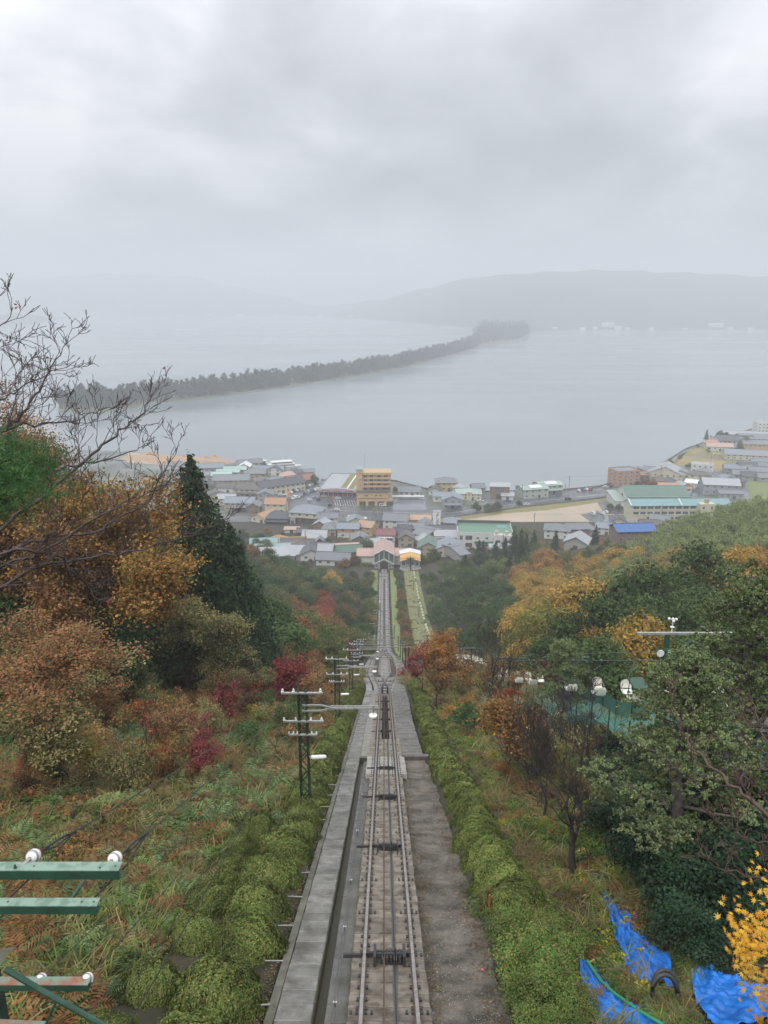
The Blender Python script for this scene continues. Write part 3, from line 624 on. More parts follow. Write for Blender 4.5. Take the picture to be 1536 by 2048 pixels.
cbeam(-.6, p2.x, p2.y, p2.z, .09, .085, 'crossarm', M['green_light'], M['green'], [(p2.x - .04, .5), (p2.x - .14, .5), (p2.x - .76, .5)])
cbeam(.02, p3.x, p3.y, p3.z, .085, .07, 'crossarm', mat('rusty_green_steel', (.17, .26, .2), .5, (.25, .09, .05), 6, lo=.35, hi=.6), M['green'], [])
for pts_, rr__ in (([(170, 1760, 5.33), (137, 1806, 5.2)], .013), ([(10, 1938, 4.9), (90, 1985, 4.9), (210, 2052, 4.9)], .025), ([(118, 1992, 5.0), (86, 2060, 5.0)], .01)):
    s = MB(); s.tube([rel(W(*q)) for q in pts_], rr__, 8); s.build('stay_rod', M['green'], nm)
s = MB(); s.add([rel(W(-10, 1900, 5.0)), rel(W(32, 1893, 5.0)), rel(W(-10, 1945, 5.0)), rel(W(-10, 1900, 5.05)), rel(W(32, 1893, 5.05)), rel(W(-10, 1945, 5.05))], [(0, 1, 2), (5, 4, 3), (0, 3, 4, 1), (1, 4, 5, 2), (2, 5, 3, 0)]); s.build('gusset_plate', MATS['rusty_green_steel'], nm)
s = MB(); s.bar(rel(W(-40, 2046, 5.0)), rel(W(90, 2052, 5.0)), .05, .05); s.build('crossarm', MATS['rusty_green_steel'], nm)
red = mat('orange_red_glaze', (.5, .12, .05), .3)
greyp = mat('grey_porcelain', (.30, .28, .27), .5, (.22, .2, .19), 40)
def ball(px, py, Yd, small=False):
    c = rel(W(px, py, Yd)); ax = (rel(W(px + 80, py - 50, Yd + .75)) - c).normalized(); r_ = .062 if not small else .05; s = MB(); pr = []
    for t in range(13):
        a_ = math.pi * t / 12; pr.append((-math.cos(a_) * r_ * 1.12, math.sin(a_) * r_ * (1 - .06 * (t == 5))))
    s.lathe(c, ax, pr, 20, 0); s.lathe(c + ax * r_ * .62, ax, [(0, r_ * .86), (.008, r_ * .84), (.016, r_ * .75)], 20, 1); s.lathe(c - ax * r_ * 1.06, ax, [(0, r_ * .12), (.01, r_ * .45), (r_ * .5, r_ * .95), (r_ * .62, r_ * .99), (r_ * .63, r_ * .9)], 18, 2)
    o = s.build('ball_insulator', [M['porcelain'], red, greyp], nm, True); return c, ax
for (px, py, bx, by) in ((67, 1712, 31, 1738), (230, 1717, 201, 1743)):
    c, ax = ball(px, py, 5.55)
    bp_ = rel(W(bx, by, 5.38)); s = MB(); s.lathe(bp_ - Vector((0, 0, .01)), (0, 0, 1), [(0, .022), (.008, .022), (.009, .016), (.028, .016), (.029, .009), (.055, .009)], 6, 0); s.build('bolt', M['green'], nm)
    s = MB(); s.bar(bp_ + Vector((.03, .02, .005)), c - ax * .065, .035, .008); s.bar(c - ax * .07, c - ax * .05, .03, .03); s.build('strap', greyp, nm)
    e_ = rel(W(px + (84 if px < 100 else 64), py - 50, 5.55 + .75)); s = MB(); s.tube([c + ax * .06, c + ax * .12, c.lerp(e_, .6) + Vector((0, 0, .02)), e_], [.012, .014, .010, .012], 6); s.tube([c.lerp(e_, .2), c.lerp(e_, .45) - Vector((-.015, 0, .03)), e_], .008, 5); s.tube([e_, c + Vector((.05, .1, -.16)), c + Vector((-.25, -.25, -.34))], .009, 5); s.build('dead_end_wire', M['wire'], nm)
    # span wire to the next mast
    q = base + e_; wire(q, (MASTS[0][0] + (-.74 if px < 100 else -.32), MASTS[0][1], MASTS[0][2] + .05), .25, .009, 14, label=f'overhead wire from the near mast to the next, {"outer" if px < 100 else "inner"} one', group='overhead wires along the line')
for (px, py) in ((82, 1958), (175, 1957)):
    c, ax = ball(px, py, 5.25, True); s = MB(); s.lathe(c - Vector((0, 0, .06)), (0, 0, 1), [(0, .03), (.03, .045), (.05, .02)], 12, 0); s.build('insulator_base', [M['porcelain']], nm)
    s = MB(); s.bar(c + Vector((-.005, -.045, .02)), c + Vector((-.05, -.05, -.05)), .02, .02); s.build('clamp', mat('brown_clamp', (.35, .14, .08), .5, (.1, .05, .1), 20), nm)
    wire(base + c, (MASTS[0][0] - (.7 if px < 100 else .25), MASTS[0][1], MASTS[0][2] - 1.2), .3, .006, 12, label=f'thin lower wire leaving the near mast, {"outer" if px < 100 else "inner"} one', group='overhead wires along the line')
for j, (pa, ya_) in enumerate((((250, 2060), 5.6), ((200, 2060), 5.6), ((150, 2060), 5.5))):
    wire(W(*pa, ya_), (MASTS[0][0] - .5 + .35 * j, MASTS[0][1], MASTS[0][2] - 1.8), .2, .0055 if j else .009, 12, label=('thick black', 'thin upper', 'thin lower')[j] + ' cable rising from the picture bottom to the lattice mast', group='overhead wires along the line')
for i in range(len(MASTS) - 1):
    a_, b_ = MASTS[i], MASTS[i + 1]
    for j, (dx, dz) in enumerate(((-.74, .02), (.72, .02), (-.7, -1.25), (.7, -1.25))):
        wire((a_[0] + dx, a_[1], a_[2] + dz), (b_[0] + dx, b_[1], b_[2] + dz), .3, .007, 6, label=f'thin wire between lattice masts, {ordw(i, "nearest")} span, {("upper outer", "upper inner", "lower outer", "lower inner")[j]} line', group='overhead wires along the line')
# ------------------------------------------------------------------ vegetation
G = {}
def LM_(k, cols, **kw): G[k] = leafmat(k + '_leaves', cols, **kw); return G[k]
LM_('evergreen', [(.026, .048, .012), (.046, .080, .02), (.08, .12, .03), (.03, .062, .024)])
LM_('cedar', [(.015, .032, .012), (.024, .05, .018), (.042, .072, .024)])
LM_('olive', [(.095, .11, .028), (.13, .13, .035), (.07, .095, .028), (.17, .14, .04)])
LM_('green', [(.045, .085, .022), (.06, .11, .03), (.09, .13, .035), (.035, .07, .03)])
LM_('gold', [(.42, .26, .045), (.34, .23, .05), (.50, .31, .06), (.24, .19, .045), (.38, .19, .03)], transl=.35)
LM_('orange', [(.40, .18, .04), (.30, .16, .04), (.46, .24, .06), (.20, .15, .04), (.34, .12, .035)], transl=.3)
LM_('rust', [(.18, .085, .03), (.25, .115, .04), (.12, .07, .027), (.30, .155, .045), (.10, .08, .03)], transl=.25)
LM_('red', [(.30, .05, .03), (.22, .04, .025), (.36, .10, .04), (.14, .05, .025)], transl=.35)
LM_('crimson', [(.22, .03, .045), (.15, .03, .035), (.27, .06, .06), (.1, .04, .025)], transl=.3)
LM_('salmon', [(.40, .15, .085), (.34, .13, .06), (.30, .17, .07), (.19, .15, .05), (.12, .13, .04), (.42, .20, .13)], transl=.3)
LM_('fadedgreen', [(.22, .20, .075), (.14, .16, .05), (.30, .24, .11), (.10, .13, .04), (.38, .24, .13)], transl=.3)
LM_('yellowgreen', [(.26, .26, .05), (.20, .22, .05), (.32, .28, .07), (.12, .15, .04)], transl=.35)
LM_('bamboo', [(.15, .19, .055), (.19, .22, .07), (.11, .16, .05), (.24, .25, .09), (.07, .12, .035)], transl=.35)
LM_('pinegrey', [(.13, .18, .085), (.18, .235, .115), (.07, .11, .05), (.24, .28, .13), (.21, .22, .06)])
LM_('pinegreen', [(.06, .14, .045), (.10, .20, .07), (.04, .10, .03)])
LM_('farpine', [(.035, .055, .03), (.05, .07, .035), (.028, .045, .028)])
LM_('hedge', [(.072, .125, .024), (.115, .17, .035), (.04, .078, .018), (.17, .21, .05), (.21, .20, .06), (.11, .085, .035)], rough=.45)
LM_('twigbrown', [(.10, .055, .035), (.07, .045, .03), (.14, .07, .03)])
LM_('yellowmaple', [(.62, .33, .03), (.70, .42, .05), (.55, .24, .03), (.66, .46, .09)], transl=.45)
LM_('grass', [(.10, .13, .03), (.15, .16, .045), (.07, .11, .025), (.20, .18, .07), (.25, .22, .11)], transl=.3)
LM_('grassdry', [(.18, .12, .05), (.12, .085, .035), (.24, .18, .09), (.10, .095, .032)], transl=.3)
LM_('fernbrown', [(.17, .075, .03), (.12, .06, .025), (.22, .11, .04), (.10, .08, .03)], transl=.2)
LM_('fern', [(.10, .17, .055), (.16, .23, .09), (.07, .12, .04), (.22, .26, .13)], transl=.3)
LM_('weed', [(.07, .13, .025), (.11, .18, .035), (.05, .10, .022), (.20, .22, .04)], transl=.3)
LM_('weedyellow', [(.28, .26, .03), (.38, .30, .04), (.16, .19, .03), (.35, .22, .04)], transl=.3)

def lobes_crown(rx, rz, nl, cl, lp, leaf, seed, up=.5, base=.35, droop=0, flat=1.0):
    """leaf cloud: lobes over an ellipsoid, clumps on each lobe, leaves in each clump. Origin at the crown's bottom"""
    a = np.random.RandomState(seed); C = []; Nn = []; cl = cl * .72
    for i in range(nl):
        th = a.rand() * 2 * math.pi; u = a.rand() ** .6; ph = math.acos(1 - u * 1.25) if i else 0
        c = np.array([math.sin(ph) * math.cos(th) * rx * .68, math.sin(ph) * math.sin(th) * rx * .68, math.cos(ph) * rz * .62])
        lr = rx * a.uniform(.28, .5)
        k = int(cl * (lr / (rx * .4)) ** 2) + 1
        d = a.normal(size=(k, 3)); d /= np.linalg.norm(d, axis=1, keepdims=True); d[:, 2] = np.where(d[:, 2] < -.45, -d[:, 2], d[:, 2])
        cc = c + d * lr * (a.uniform(.72, 1.12, (k, 1))) * np.array([1, 1, .85 * flat])
        sp = leaf * 2.3
        off = a.normal(size=(k, lp, 3)) * sp * np.array([1, 1, .6]); P = cc[:, None, :] + off
        if droop: P[:, :, 2] -= droop * (off[:, :, 0] ** 2 + off[:, :, 1] ** 2) / sp
        nn = d[:, None, :] * .8 + a.normal(size=(k, lp, 3)) * .45 + np.array([0, 0, up])
        C.append(P.reshape(-1, 3)); Nn.append(nn.reshape(-1, 3))
    C = np.concatenate(C); Nn = np.concatenate(Nn); C[:, 2] += rz * base
    S = leaf * a.uniform(.6, 1.25, len(C)); return C, Nn, S
def crown_mesh(name, m, *args, asp=.6, **kw):
    C, Nn, S = lobes_crown(*args, **kw); V, F = leafquads(C, Nn, S, asp); return npmesh(name, V, F, m)

def branch_skeleton(seed, L0, r0, levels=5, spread=.6, upb=.25, split=(2, 3), shrink=.74, wig=.18, start=(0, 0, 0), dir0=(0, 0, 1), trunk=1.0, rmin=.006, side=0.35):
    """recursive limbs -> list of (polyline, radii), list of tips"""
    a = random.Random(seed); segs = []; tips = []
    def go(p, d, ln, r, lv):
        pts = [p.copy()]; rs = [r]; n_ = 4 if lv < 2 else 3; r1 = max(r * .66, rmin)
        for i in range(n_):
            d = (d + Vector((a.gauss(0, wig), a.gauss(0, wig), a.gauss(0, wig) + upb * .15))).normalized(); p = p + d * ln / n_
            pts.append(p.copy()); rs.append(r + (r1 - r) * (i + 1) / n_)
            if lv >= 1 and i < n_ - 1 and a.random() < side and lv < levels:
                s_ = side_dir(d, a, spread * 1.2); go(p.copy(), s_, ln * shrink * a.uniform(.45, .8), max(rs[-1] * .5, rmin), lv + 1)
        segs.append((pts, rs))
        if lv >= levels: tips.append((p.copy(), d.copy())); return
        for j in range(a.randint(*split)):
            go(p.copy(), side_dir(d, a, spread * (1 if lv else 1.1)), ln * shrink * a.uniform(.75, 1.15), max(r1 * (.8 if j == 0 else .62), rmin), lv + 1)
    def side_dir(d, a, sp):
        v = Vector((a.gauss(0, 1), a.gauss(0, 1), a.gauss(0, .7))); v = (v - v.dot(d) * d).normalized()
        ang = sp * a.uniform(.6, 1.25); return (d * math.cos(ang) + v * math.sin(ang) + Vector((0, 0, upb * .4))).normalized()
    go(Vector(start), Vector(dir0).normalized(), L0 * trunk, r0, 0); return segs, tips
def skel_mesh(name, segs, m, n_=None):
    s = MB()
    for pts, rs in segs: s.tube(pts, list(rs), (6 if rs[0] > .04 else 4 if rs[0] > .015 else 3), cap=False)
    return s.mesh(name, m, True)
def tip_leaves(name, tips, per, spread, leaf, m, seed, flat=.45, asp=.6, keep=1.0, up=.8):
    a = np.random.RandomState(seed); T = np.array([t[0][:] for t in tips]); T = T[a.rand(len(T)) < keep]
    P = T[:, None, :] + a.normal(size=(len(T), per, 3)) * spread * np.array([1, 1, flat]); k = P.shape[0] * per
    Nn = a.normal(size=(k, 3)) * .6 + np.array([0, 0, up]); V, F = leafquads(P.reshape(-1, 3), Nn, leaf * a.uniform(.6, 1.3, k), asp); return npmesh(name, V, F, m)

# shared crowns and trunks
P_ = {}
for i in range(4): P_['broad%d' % i] = crown_mesh('crown', G['olive'], 4.2, 5.2, 15, 34, 13, .23, 20 + i)
for i in range(2): P_['round%d' % i] = crown_mesh('crown', G['evergreen'], 4.0, 6.0, 18, 38, 13, .21, 40 + i, up=.35)
P_['droop0'] = crown_mesh('crown', G['yellowgreen'], 3.6, 6.5, 16, 34, 14, .22, 50, up=.1, droop=.5, asp=.4)
def cedar_mesh(name, m, H, R0, layers, per, leaf, seed, dens=1.0):
    a = np.random.RandomState(seed); C = []; Nn = []
    for i in range(layers):
        t = i / (layers - 1); z = H * (.06 + .94 * t); r = R0 * (1 - t) ** .72 + .25
        nb = max(5, int(per * (1 - t * .75)))
        for j in range(nb):
            th = a.rand() * 2 * math.pi; rr = r * a.uniform(.58, 1.22); k = int(dens * (14 + 34 * rr / R0))
            s_ = a.rand(k) ** .6; x = s_ * rr
            pz = z - .28 * x + .10 * x * x / R0 + a.normal(size=k) * .10 * R0 * .5
            wv = a.normal(size=k) * (.10 + .16 * x)
            C.append(np.stack([np.cos(th) * x - np.sin(th) * wv, np.sin(th) * x + np.cos(th) * wv, pz], 1))
            Nn.append(np.stack([np.cos(th) * .5 + a.normal(size=k) * .5, np.sin(th) * .5 + a.normal(size=k) * .5, .7 + a.normal(size=k) * .4], 1))
    C = np.concatenate(C); Nn = np.concatenate(Nn); V, F = leafquads(C, Nn, leaf * a.uniform(.6, 1.3, len(C)), .5); return npmesh(name, V, F, m)
for i in range(2): P_['cedar%d' % i] = cedar_mesh('crown', G['cedar'], 12, 2.8, 20, 13, .26, 60 + i)
tk = MB(); tk.tube([(0, 0, -1), (.05, .02, 2), (-.05, .05, 5), (.02, 0, 8)], [.28, .22, .16, .06], 7)
for k_ in range(5):
    th = k_ * 1.3; tk.tube([(0, 0, 2.4 + .7 * k_), (math.cos(th) * 1.1, math.sin(th) * 1.1, 3.6 + .7 * k_), (math.cos(th) * 2.2, math.sin(th) * 2.2, 4.4 + .8 * k_)], [.1, .07, .03], 5)
TRUNK = tk.mesh('trunk', M['bark'], True)
BARE = []
for i in range(3):
    segs, tips = branch_skeleton(300 + i, 2.4, .15, levels=6, spread=.55, upb=.5, split=(2, 3), shrink=.76, wig=.13, rmin=.012, side=.3)
    BARE.append((segs, tips)); P_['bare%d' % i] = skel_mesh('branches', segs, M['bark'])
def bare_leaves(i, m, keep, leaf=.09, per=5): return tip_leaves('leaves', BARE[i][1], per, .22, leaf, m, i, keep=keep)
COLR = {'evergreen': 'dark evergreen', 'cedar': 'dark conical', 'olive': 'olive-green', 'green': 'mid-green', 'gold': 'golden-brown', 'orange': 'orange-brown', 'rust': 'rusty-brown', 'red': 'bright red', 'crimson': 'crimson', 'yellowgreen': 'drooping yellow-green', 'bamboo': 'light green'}
LAB = {}
def zone(x, y):
    side = 'stairway side' if x < 0 else 'chairlift side'
    band = 'above the loop' if y < 82 else 'beside the loop' if y < 160 else 'beside the lower track' if y < 255 else 'above the station'
    ax = abs(x); rank = 'lowest row' if ax < 15 else 'second row' if ax < 30 else 'upper slope' if ax < 60 else 'far ridge'
    return band, side, rank
NM = {'cedar': 'cedar_tree', 'evergreen': 'evergreen_tree', 'bare': 'bare_tree', 'red': 'maple_tree', 'crimson': 'maple_tree', 'gold': 'oak_tree', 'orange': 'oak_tree', 'rust': 'oak_tree', 'bamboo': 'bamboo_clump'}
def forest_tree(x, y, kind, sc, mesh=None, name='forest_tree', rz=None, cz=None):
    if name == 'forest_tree': name = NM.get(kind, 'broadleaf_tree')
    z = float(HT(x, y)); r = empty(name, (x, y, z), rnd.uniform(0, 6.28) if rz is None else rz, sc)
    if kind == 'bare':
        i = rnd.randrange(3); link('branches', P_['bare%d' % i], r); c = None
    else:
        mesh = mesh or P_[{'cedar': 'cedar%d' % rnd.randrange(2), 'evergreen': 'round%d' % rnd.randrange(2), 'yellowgreen': 'droop0'}.get(kind, 'broad%d' % rnd.randrange(4))]
        c = link('crown', mesh, r, (0, 0, 2.0 if cz is None else cz) if kind != 'cedar' else (0, 0, 1)); c.scale = (1, 1, rnd.uniform(.85, 1.15))
        c.material_slots[0].link = 'OBJECT'; c.material_slots[0].material = G[kind]
        link('trunk', TRUNK, r)
    b_, s_, k_ = zone(x, y)
    ph = ('bare brown tree' if kind == 'bare' else COLR[kind] + (' conifer' if kind == 'cedar' else ' tree'))
    LAB.setdefault((ph, b_, s_, k_), []).append((y, r)); return r
def pick(px, py):
    """species by where the wood shows that colour"""
    t = rnd.random()
    if px < 768:
        if px < 345: return ('rust' if t < .38 else 'orange' if t < .72 else 'olive' if t < .9 else 'bare') if py < 1150 else ('evergreen' if t < .85 else 'cedar')
        if px < 520: return 'evergreen' if t < .6 else 'cedar' if t < .8 else 'bare' if t < .9 else 'rust'
        if 560 < px < 660 and 1150 < py < 1250 and t < .12: return 'red'
        if 480 < px < 740 and py > 1190: return 'bare' if t < .45 else 'evergreen' if t < .65 else 'olive' if t < .82 else 'rust'
        if px > 700: return 'evergreen' if t < .6 else 'olive'
        return 'green' if t < .35 else 'olive' if t < .72 else 'evergreen' if t < .92 else 'gold'
    if 840 < px < 930: return 'bamboo' if t < .18 else 'evergreen' if t < .5 else 'green' if t < .8 else 'bare'
    if 930 <= px < 1060 and py < 1130: return 'cedar' if t < .6 else 'evergreen' if t < .8 else 'bamboo'
    if 840 < px < 1000 and py > 1215: return 'bare' if t < .6 else 'evergreen'
    if 1040 < px < 1235 and 1120 < py < 1300: return 'gold' if t < .6 else 'orange' if t < .8 else 'yellowgreen' if px < 1110 else 'olive'
    if px > 1200 and 1190 < py < 1330: return 'evergreen' if t < .85 else 'gold'
    if px > 1450 and 1140 < py: return 'gold' if t < .6 else 'olive'
    if px > 1080 and py < 1210: return 'olive' if t < .34 else 'gold' if t < .60 else 'orange' if t < .80 else 'green' if t < .93 else 'evergreen'
    return 'evergreen' if t < .55 else 'olive' if t < .8 else 'green'
cnt = 0; PLAN = []
y = 62.0
while y < 400:
    stp = 5.2 + y / 130
    for side in (-1, 1):
        x = (7.6 if y < 130 else 6.5 if y < 320 else 12) if side < 0 else 19.5 if y > 118 else 20
        x0 = x
        while x < (92 if side < 0 else 215):
            xx = side * (x + rnd.uniform(-1.6, 1.6)); yv = y + rnd.uniform(-2.2, 2.2)
            if side < 0 and y < 95 and x < 26 - (y - 62) * .45: x += stp; continue
            z = float(HT(xx, yv)); sc = rnd.uniform(.72, 1.12) * (1 if y < 290 else .8) * (.72 if x - x0 < 6 else 1)
            px, py = proj(xx, yv, z + 7 * sc)
            top = proj(xx, yv, z + 9.5 * sc)[1]
            # keep the town in view: the canopy ends at this line
            lim = np.interp(px, [-200, 300, 500, 540, 600, 660, 720, 760, 830, 860, 920, 950, 990, 1050, 1090, 1140, 1180, 1250, 1330, 1400, 1480, 1536, 1700], [700, 800, 960, 1092, 1122, 1134, 1140, 1146, 1148, 1128, 1118, 1104, 1066, 1068, 1090, 1100, 1090, 1086, 1046, 1026, 1008, 988, 950])
            if y > 352 and (x < 24 or proj(xx, yv, z)[1] < lim + 16): x += stp; continue
            for _ in range(4):
                if top > lim or y > 396: break
                sc *= .72; px, py = proj(xx, yv, z + 7 * sc); top = proj(xx, yv, z + 9.5 * sc)[1]
            if -200 < px < 1720 and top > lim - 30 and sc > .2:
                bam = px > 1215 and py < np.interp(px, [1215, 1300, 1536], [1092, 1110, 1095])
                if not bam:
                    k_ = pick(px, py)
                    if side > 0 and z > 0 and 119 < y < 340 and x < 20 and k_ not in ('evergreen', 'bamboo', 'green', 'bare'): k_ = 'evergreen'
                    PLAN.append((yv, xx, k_, sc * (.9 if k_ == 'bare' else 1))); cnt += 1
            x += stp * rnd.uniform(.85, 1.2)
    y += stp * .95
# trees wholly behind others are left out; near ones are placed first
cov = np.zeros((137, 116), bool); gy2, gx2 = np.mgrid[0:137, 0:116]; gx2 = gx2 * 16 - 152; gy2 = gy2 * 16
for yv, xx, k_, sc in sorted(PLAN):
    z = float(HT(xx, yv)); px, py = proj(xx, yv, z + 4.6 * sc); r_ = 4.3 * sc * FPX / (yv * 1.06); dd = ((gx2 - px) / r_) ** 2 + ((gy2 - py) / (r_ * 1.0)) ** 2; a_ = dd < 1.0; b_ = dd < .62
    if k_ == 'bare': b_ = dd < .0
    vis = a_ & ~cov
    if a_.sum() == 0 or vis.sum() / a_.sum() > .10: forest_tree(xx, yv, k_, sc); cov |= b_
# hero forest trees by where they stand
def hero(px, py, Yd, H, kind, mesh=None, lab=None, wid=1.0):
    """crown centre seen at (px,py), standing at distance Yd"""
    p = atY(px, py, Yd); z0 = float(HT(p.x, p.y)); sc = max(.5, (p.z - z0) / 5.2) if H is None else H
    r = forest_tree(p.x, p.y, kind, sc, mesh); r.scale = (sc * wid, sc * wid, sc)
    if lab:
        for v in LAB.values():
            for q in list(v):
                if q[1] is r: v.remove(q)
        tag(r, lab, 'tree')
    return r
hero(590, 1215, 118, 1.0, 'red', P_['broad1'], 'bright red maple standing out of the green wood beside the stairway')
hero(1160, 1175, 120, 1.45, 'gold', P_['broad0'], 'big golden-orange oak crown rising above the chairlift wires')
hero(1210, 1165, 128, 1.2, 'orange', P_['broad2'], 'orange-brown oak beside the big golden one')
hero(1085, 1235, 100, 1.15, 'yellowgreen', None, 'tall drooping yellow-green tree below the golden oak')
hero(1300, 1225, 92, 1.45, 'evergreen', P_['round0'], 'big dark evergreen behind the chairlift gantry')
hero(1180, 1250, 86, 1.15, 'evergreen', P_['round1'], 'dark evergreen directly behind the hanging chairs')
hero(1400, 1200, 100, 1.4, 'evergreen', P_['round1'], 'dark evergreen on the slope above the anemometer')
hero(1515, 1215, 90, 1.2, 'gold', P_['broad3'], 'golden-yellow tree at the picture edge above the net')
hero(958, 1112, 330, .95, 'cedar', P_['cedar0'], 'tall dark cedar standing before the green-roofed hotel')
hero(1026, 1090, 345, .9, 'cedar', P_['cedar1'], 'dark cedar before the schoolyard, beside light bamboo')
hero(1068, 1085, 345, .9, 'cedar', P_['cedar0'], 'dark cedar in front of the tiled hip-roof houses')
hero(1110, 1095, 340, .8, 'cedar', P_['cedar1'], 'dark cedar below the pale metal roof')
hero(1190, 1082, 345, .75, 'cedar', P_['cedar0'], 'bluish dark cedar beside the town lane')
hero(1222, 1090, 340, .75, 'cedar', P_['cedar1'], 'dark cedar standing before the blue-roofed house')
# maples and oaks of the left wood: real limbs with leaves at the tips
def skel_tree(seed, loc, H, kind, leaf, per, spread, label, name='maple_tree', levels=6, keep=1.0, sp=.6, r0=None, bark='bark', lean=(0, 0, 1), shrink=.76, split=(2, 3), flat=.45, L0=None, second=None, side=.35, upb=.35, wig=.16, group=None, wide=1.0, tr=1.0, byheight=False):
    segs, tips = branch_skeleton(seed, 1.0, .05, trunk=tr, levels=levels, spread=sp, upb=upb, shrink=shrink, split=split, wig=wig, dir0=lean, rmin=.0016, side=side)
    top = max(t[0].z for t in tips); f = H / top; r0 = r0 or H * .022
    segs = [([p * f for p in ps], [max(r / .05 * r0, .006) for r in rs]) for ps, rs in segs]; tips = [(t[0] * f, t[1]) for t in tips]
    ps, rs = segs[-1]; 
    r = empty(name, loc); link('trunk', skel_mesh('trunk', segs, M[bark]), r)
    allt = tips
    if byheight: hz_ = sorted(t[0].z for t in tips)[int(len(tips) * .42)]; tips = [t for t in allt if t[0].z >= hz_]; low_ = [t for t in allt if t[0].z < hz_]
    if kind: link('crown', tip_leaves('crown', tips, per, spread, leaf, G[kind], seed, keep=keep, flat=flat), r)
    if second: link('crown_patch', tip_leaves('crown_patch', low_ if byheight else tips, per if byheight else max(3, per // 2), spread, leaf, G[second[0]], seed + 5, keep=second[1], flat=flat), r)
    tag(r, label, 'tree', group); r.scale = (wide, wide, 1); return r
def T(px, py, dz=-.1): p = hit(px, py); p.z += dz; return p
skel_tree(1, T(108, 1590), 7.6, 'salmon', .052, 34, .30, tr=1.7, byheight=True, label='salmon and green maple with forked dark trunk on the fern slope', sp=.66, r0=.19, split=(2, 3), flat=.2, second=('fadedgreen', 1.0), levels=6, shrink=.76, wide=1.3)
skel_tree(2, T(15, 1500), 5.8, 'salmon', .055, 30, .30, tr=1.6, byheight=True, label= 'pink-tipped maple at the picture edge behind the forked maple', wide=1.4, sp=.62, r0=.12, flat=.2, second=('fadedgreen', 1.0))
skel_tree(3, T(322, 1398), 8.8, 'fadedgreen', .11, 26, .42, tr=1.3, label= 'faded olive maple with short dark trunk in mid slope', sp=.65, r0=.17, flat=.35, second=('green', .35))
skel_tree(14, T(240, 1350), 6.8, 'salmon', .10, 20, .38, tr=1.5, label= 'small salmon maple between the two large slope maples', sp=.6, r0=.09, flat=.35, keep=.7)
skel_tree(4, T(273, 1582), 4.6, 'red', .075, 14, .13, 'slim sapling with two tufts of red leaves', levels=4, keep=.16, sp=.5, r0=.085, name='maple_sapling')
skel_tree(5, T(478, 1470), 4.2, 'crimson', .08, 9, .2, 'thin crimson-leaved sapling above the brown ferns', levels=5, keep=.5, sp=.5, r0=.05, name='maple_sapling')
skel_tree(6, T(420, 1512), 2.6, 'crimson', .07, 7, .18, 'low sparse crimson sapling near the slim red one', levels=4, keep=.6, sp=.5, r0=.03, name='maple_sapling')
skel_tree(7, T(570, 1450), 5.2, 'crimson', .10, 7, .3, 'crimson maple directly behind the nearest lattice mast', levels=5, sp=.5, r0=.09, name='maple_tree', second=('red', .5))
skel_tree(8, T(478, 1345), 6.2, 'crimson', .11, 7, .32, 'dull crimson maple beside a bare tree at the wood edge', levels=5, sp=.5, r0=.10, second=('salmon', .3))
skel_tree(9, T(535, 1385), 5.4, 'rust', .09, 9, .25, 'small rusty maple behind the crimson one', levels=5, sp=.5, r0=.08, second=('crimson', .4))
skel_tree(10, T(690, 1335), 5.0, 'crimson', .11, 14, .3, 'small red maple behind the second lattice mast', levels=5, sp=.5, r0=.09)
skel_tree(11, T(440, 1365), 5.4, 'green', .09, 16, .3, 'small green pine-like tree among the ferns', levels=5, sp=.6, r0=.1)
skel_tree(12, T(515, 1345), 9.5, None, 0, 0, 0, 'tall bare dark tree spreading over the slope towards the masts', name='bare_tree', levels=7, sp=.5, r0=.19, shrink=.78)
skel_tree(13, T(610, 1320), 7.5, 'rust', .12, 3, .3, 'nearly bare brown tree behind the lattice masts', name='bare_tree', levels=6, sp=.55, r0=.13, keep=.3)
skel_tree(15, T(660, 1290), 8, 'rust', .12, 4, .3, 'thin brown tree near the passing loop, few leaves left', name='bare_tree', levels=6, sp=.55, r0=.13, keep=.4)
skel_tree(16, T(270, 1300), 7.5, 'red', .11, 12, .3, 'dark red maple in the shade under the large wood', levels=5, sp=.55, r0=.1, second=('rust', .5))
skel_tree(17, T(590, 1400), 3.5, 'rust', .09, 7, .2, 'low rusty shrub-like maple near the nearest lattice mast', levels=5, sp=.6, r0=.05)
# tall autumn trees at the left edge
def big(seed, px, py, Yd, top, kind, lab, second=None, r0=.3, leaf=.12, keep=.9, per=15):
    p = atY(px, py, Yd); z = float(HT(p.x, p.y)); H = atY(px, top, Yd).z - z; return skel_tree(seed, Vector((p.x, p.y, z)), H, kind, leaf, per, .48, lab, name='autumn_tree', levels=7, sp=.52, r0=r0, second=second, keep=keep, shrink=.79, upb=.45)
big(31, 165, 1100, 50, 900, 'orange', 'tall orange-brown oak, foremost of the autumn wood', ('olive', .4))
big(32, 40, 1100, 48, 850, 'rust', 'rusty-brown oak at the picture edge behind bare branches', ('orange', .5))
big(33, 120, 1000, 60, 790, 'rust', 'high rusty oak whose top stands against the bay', ('orange', .45))
big(34, 248, 1150, 60, 985, 'gold', 'golden-brown oak next to the large dark cypress', ('olive', .5), keep=.7)
big(35, 205, 1090, 70, 840, 'orange', 'orange oak behind the foremost one, leaves thinning at the top', ('rust', .4), keep=.8)
big(36, 20, 980, 66, 770, 'salmon', 'pale pinkish-brown tree top at the picture edge', ('rust', .5), keep=.7)
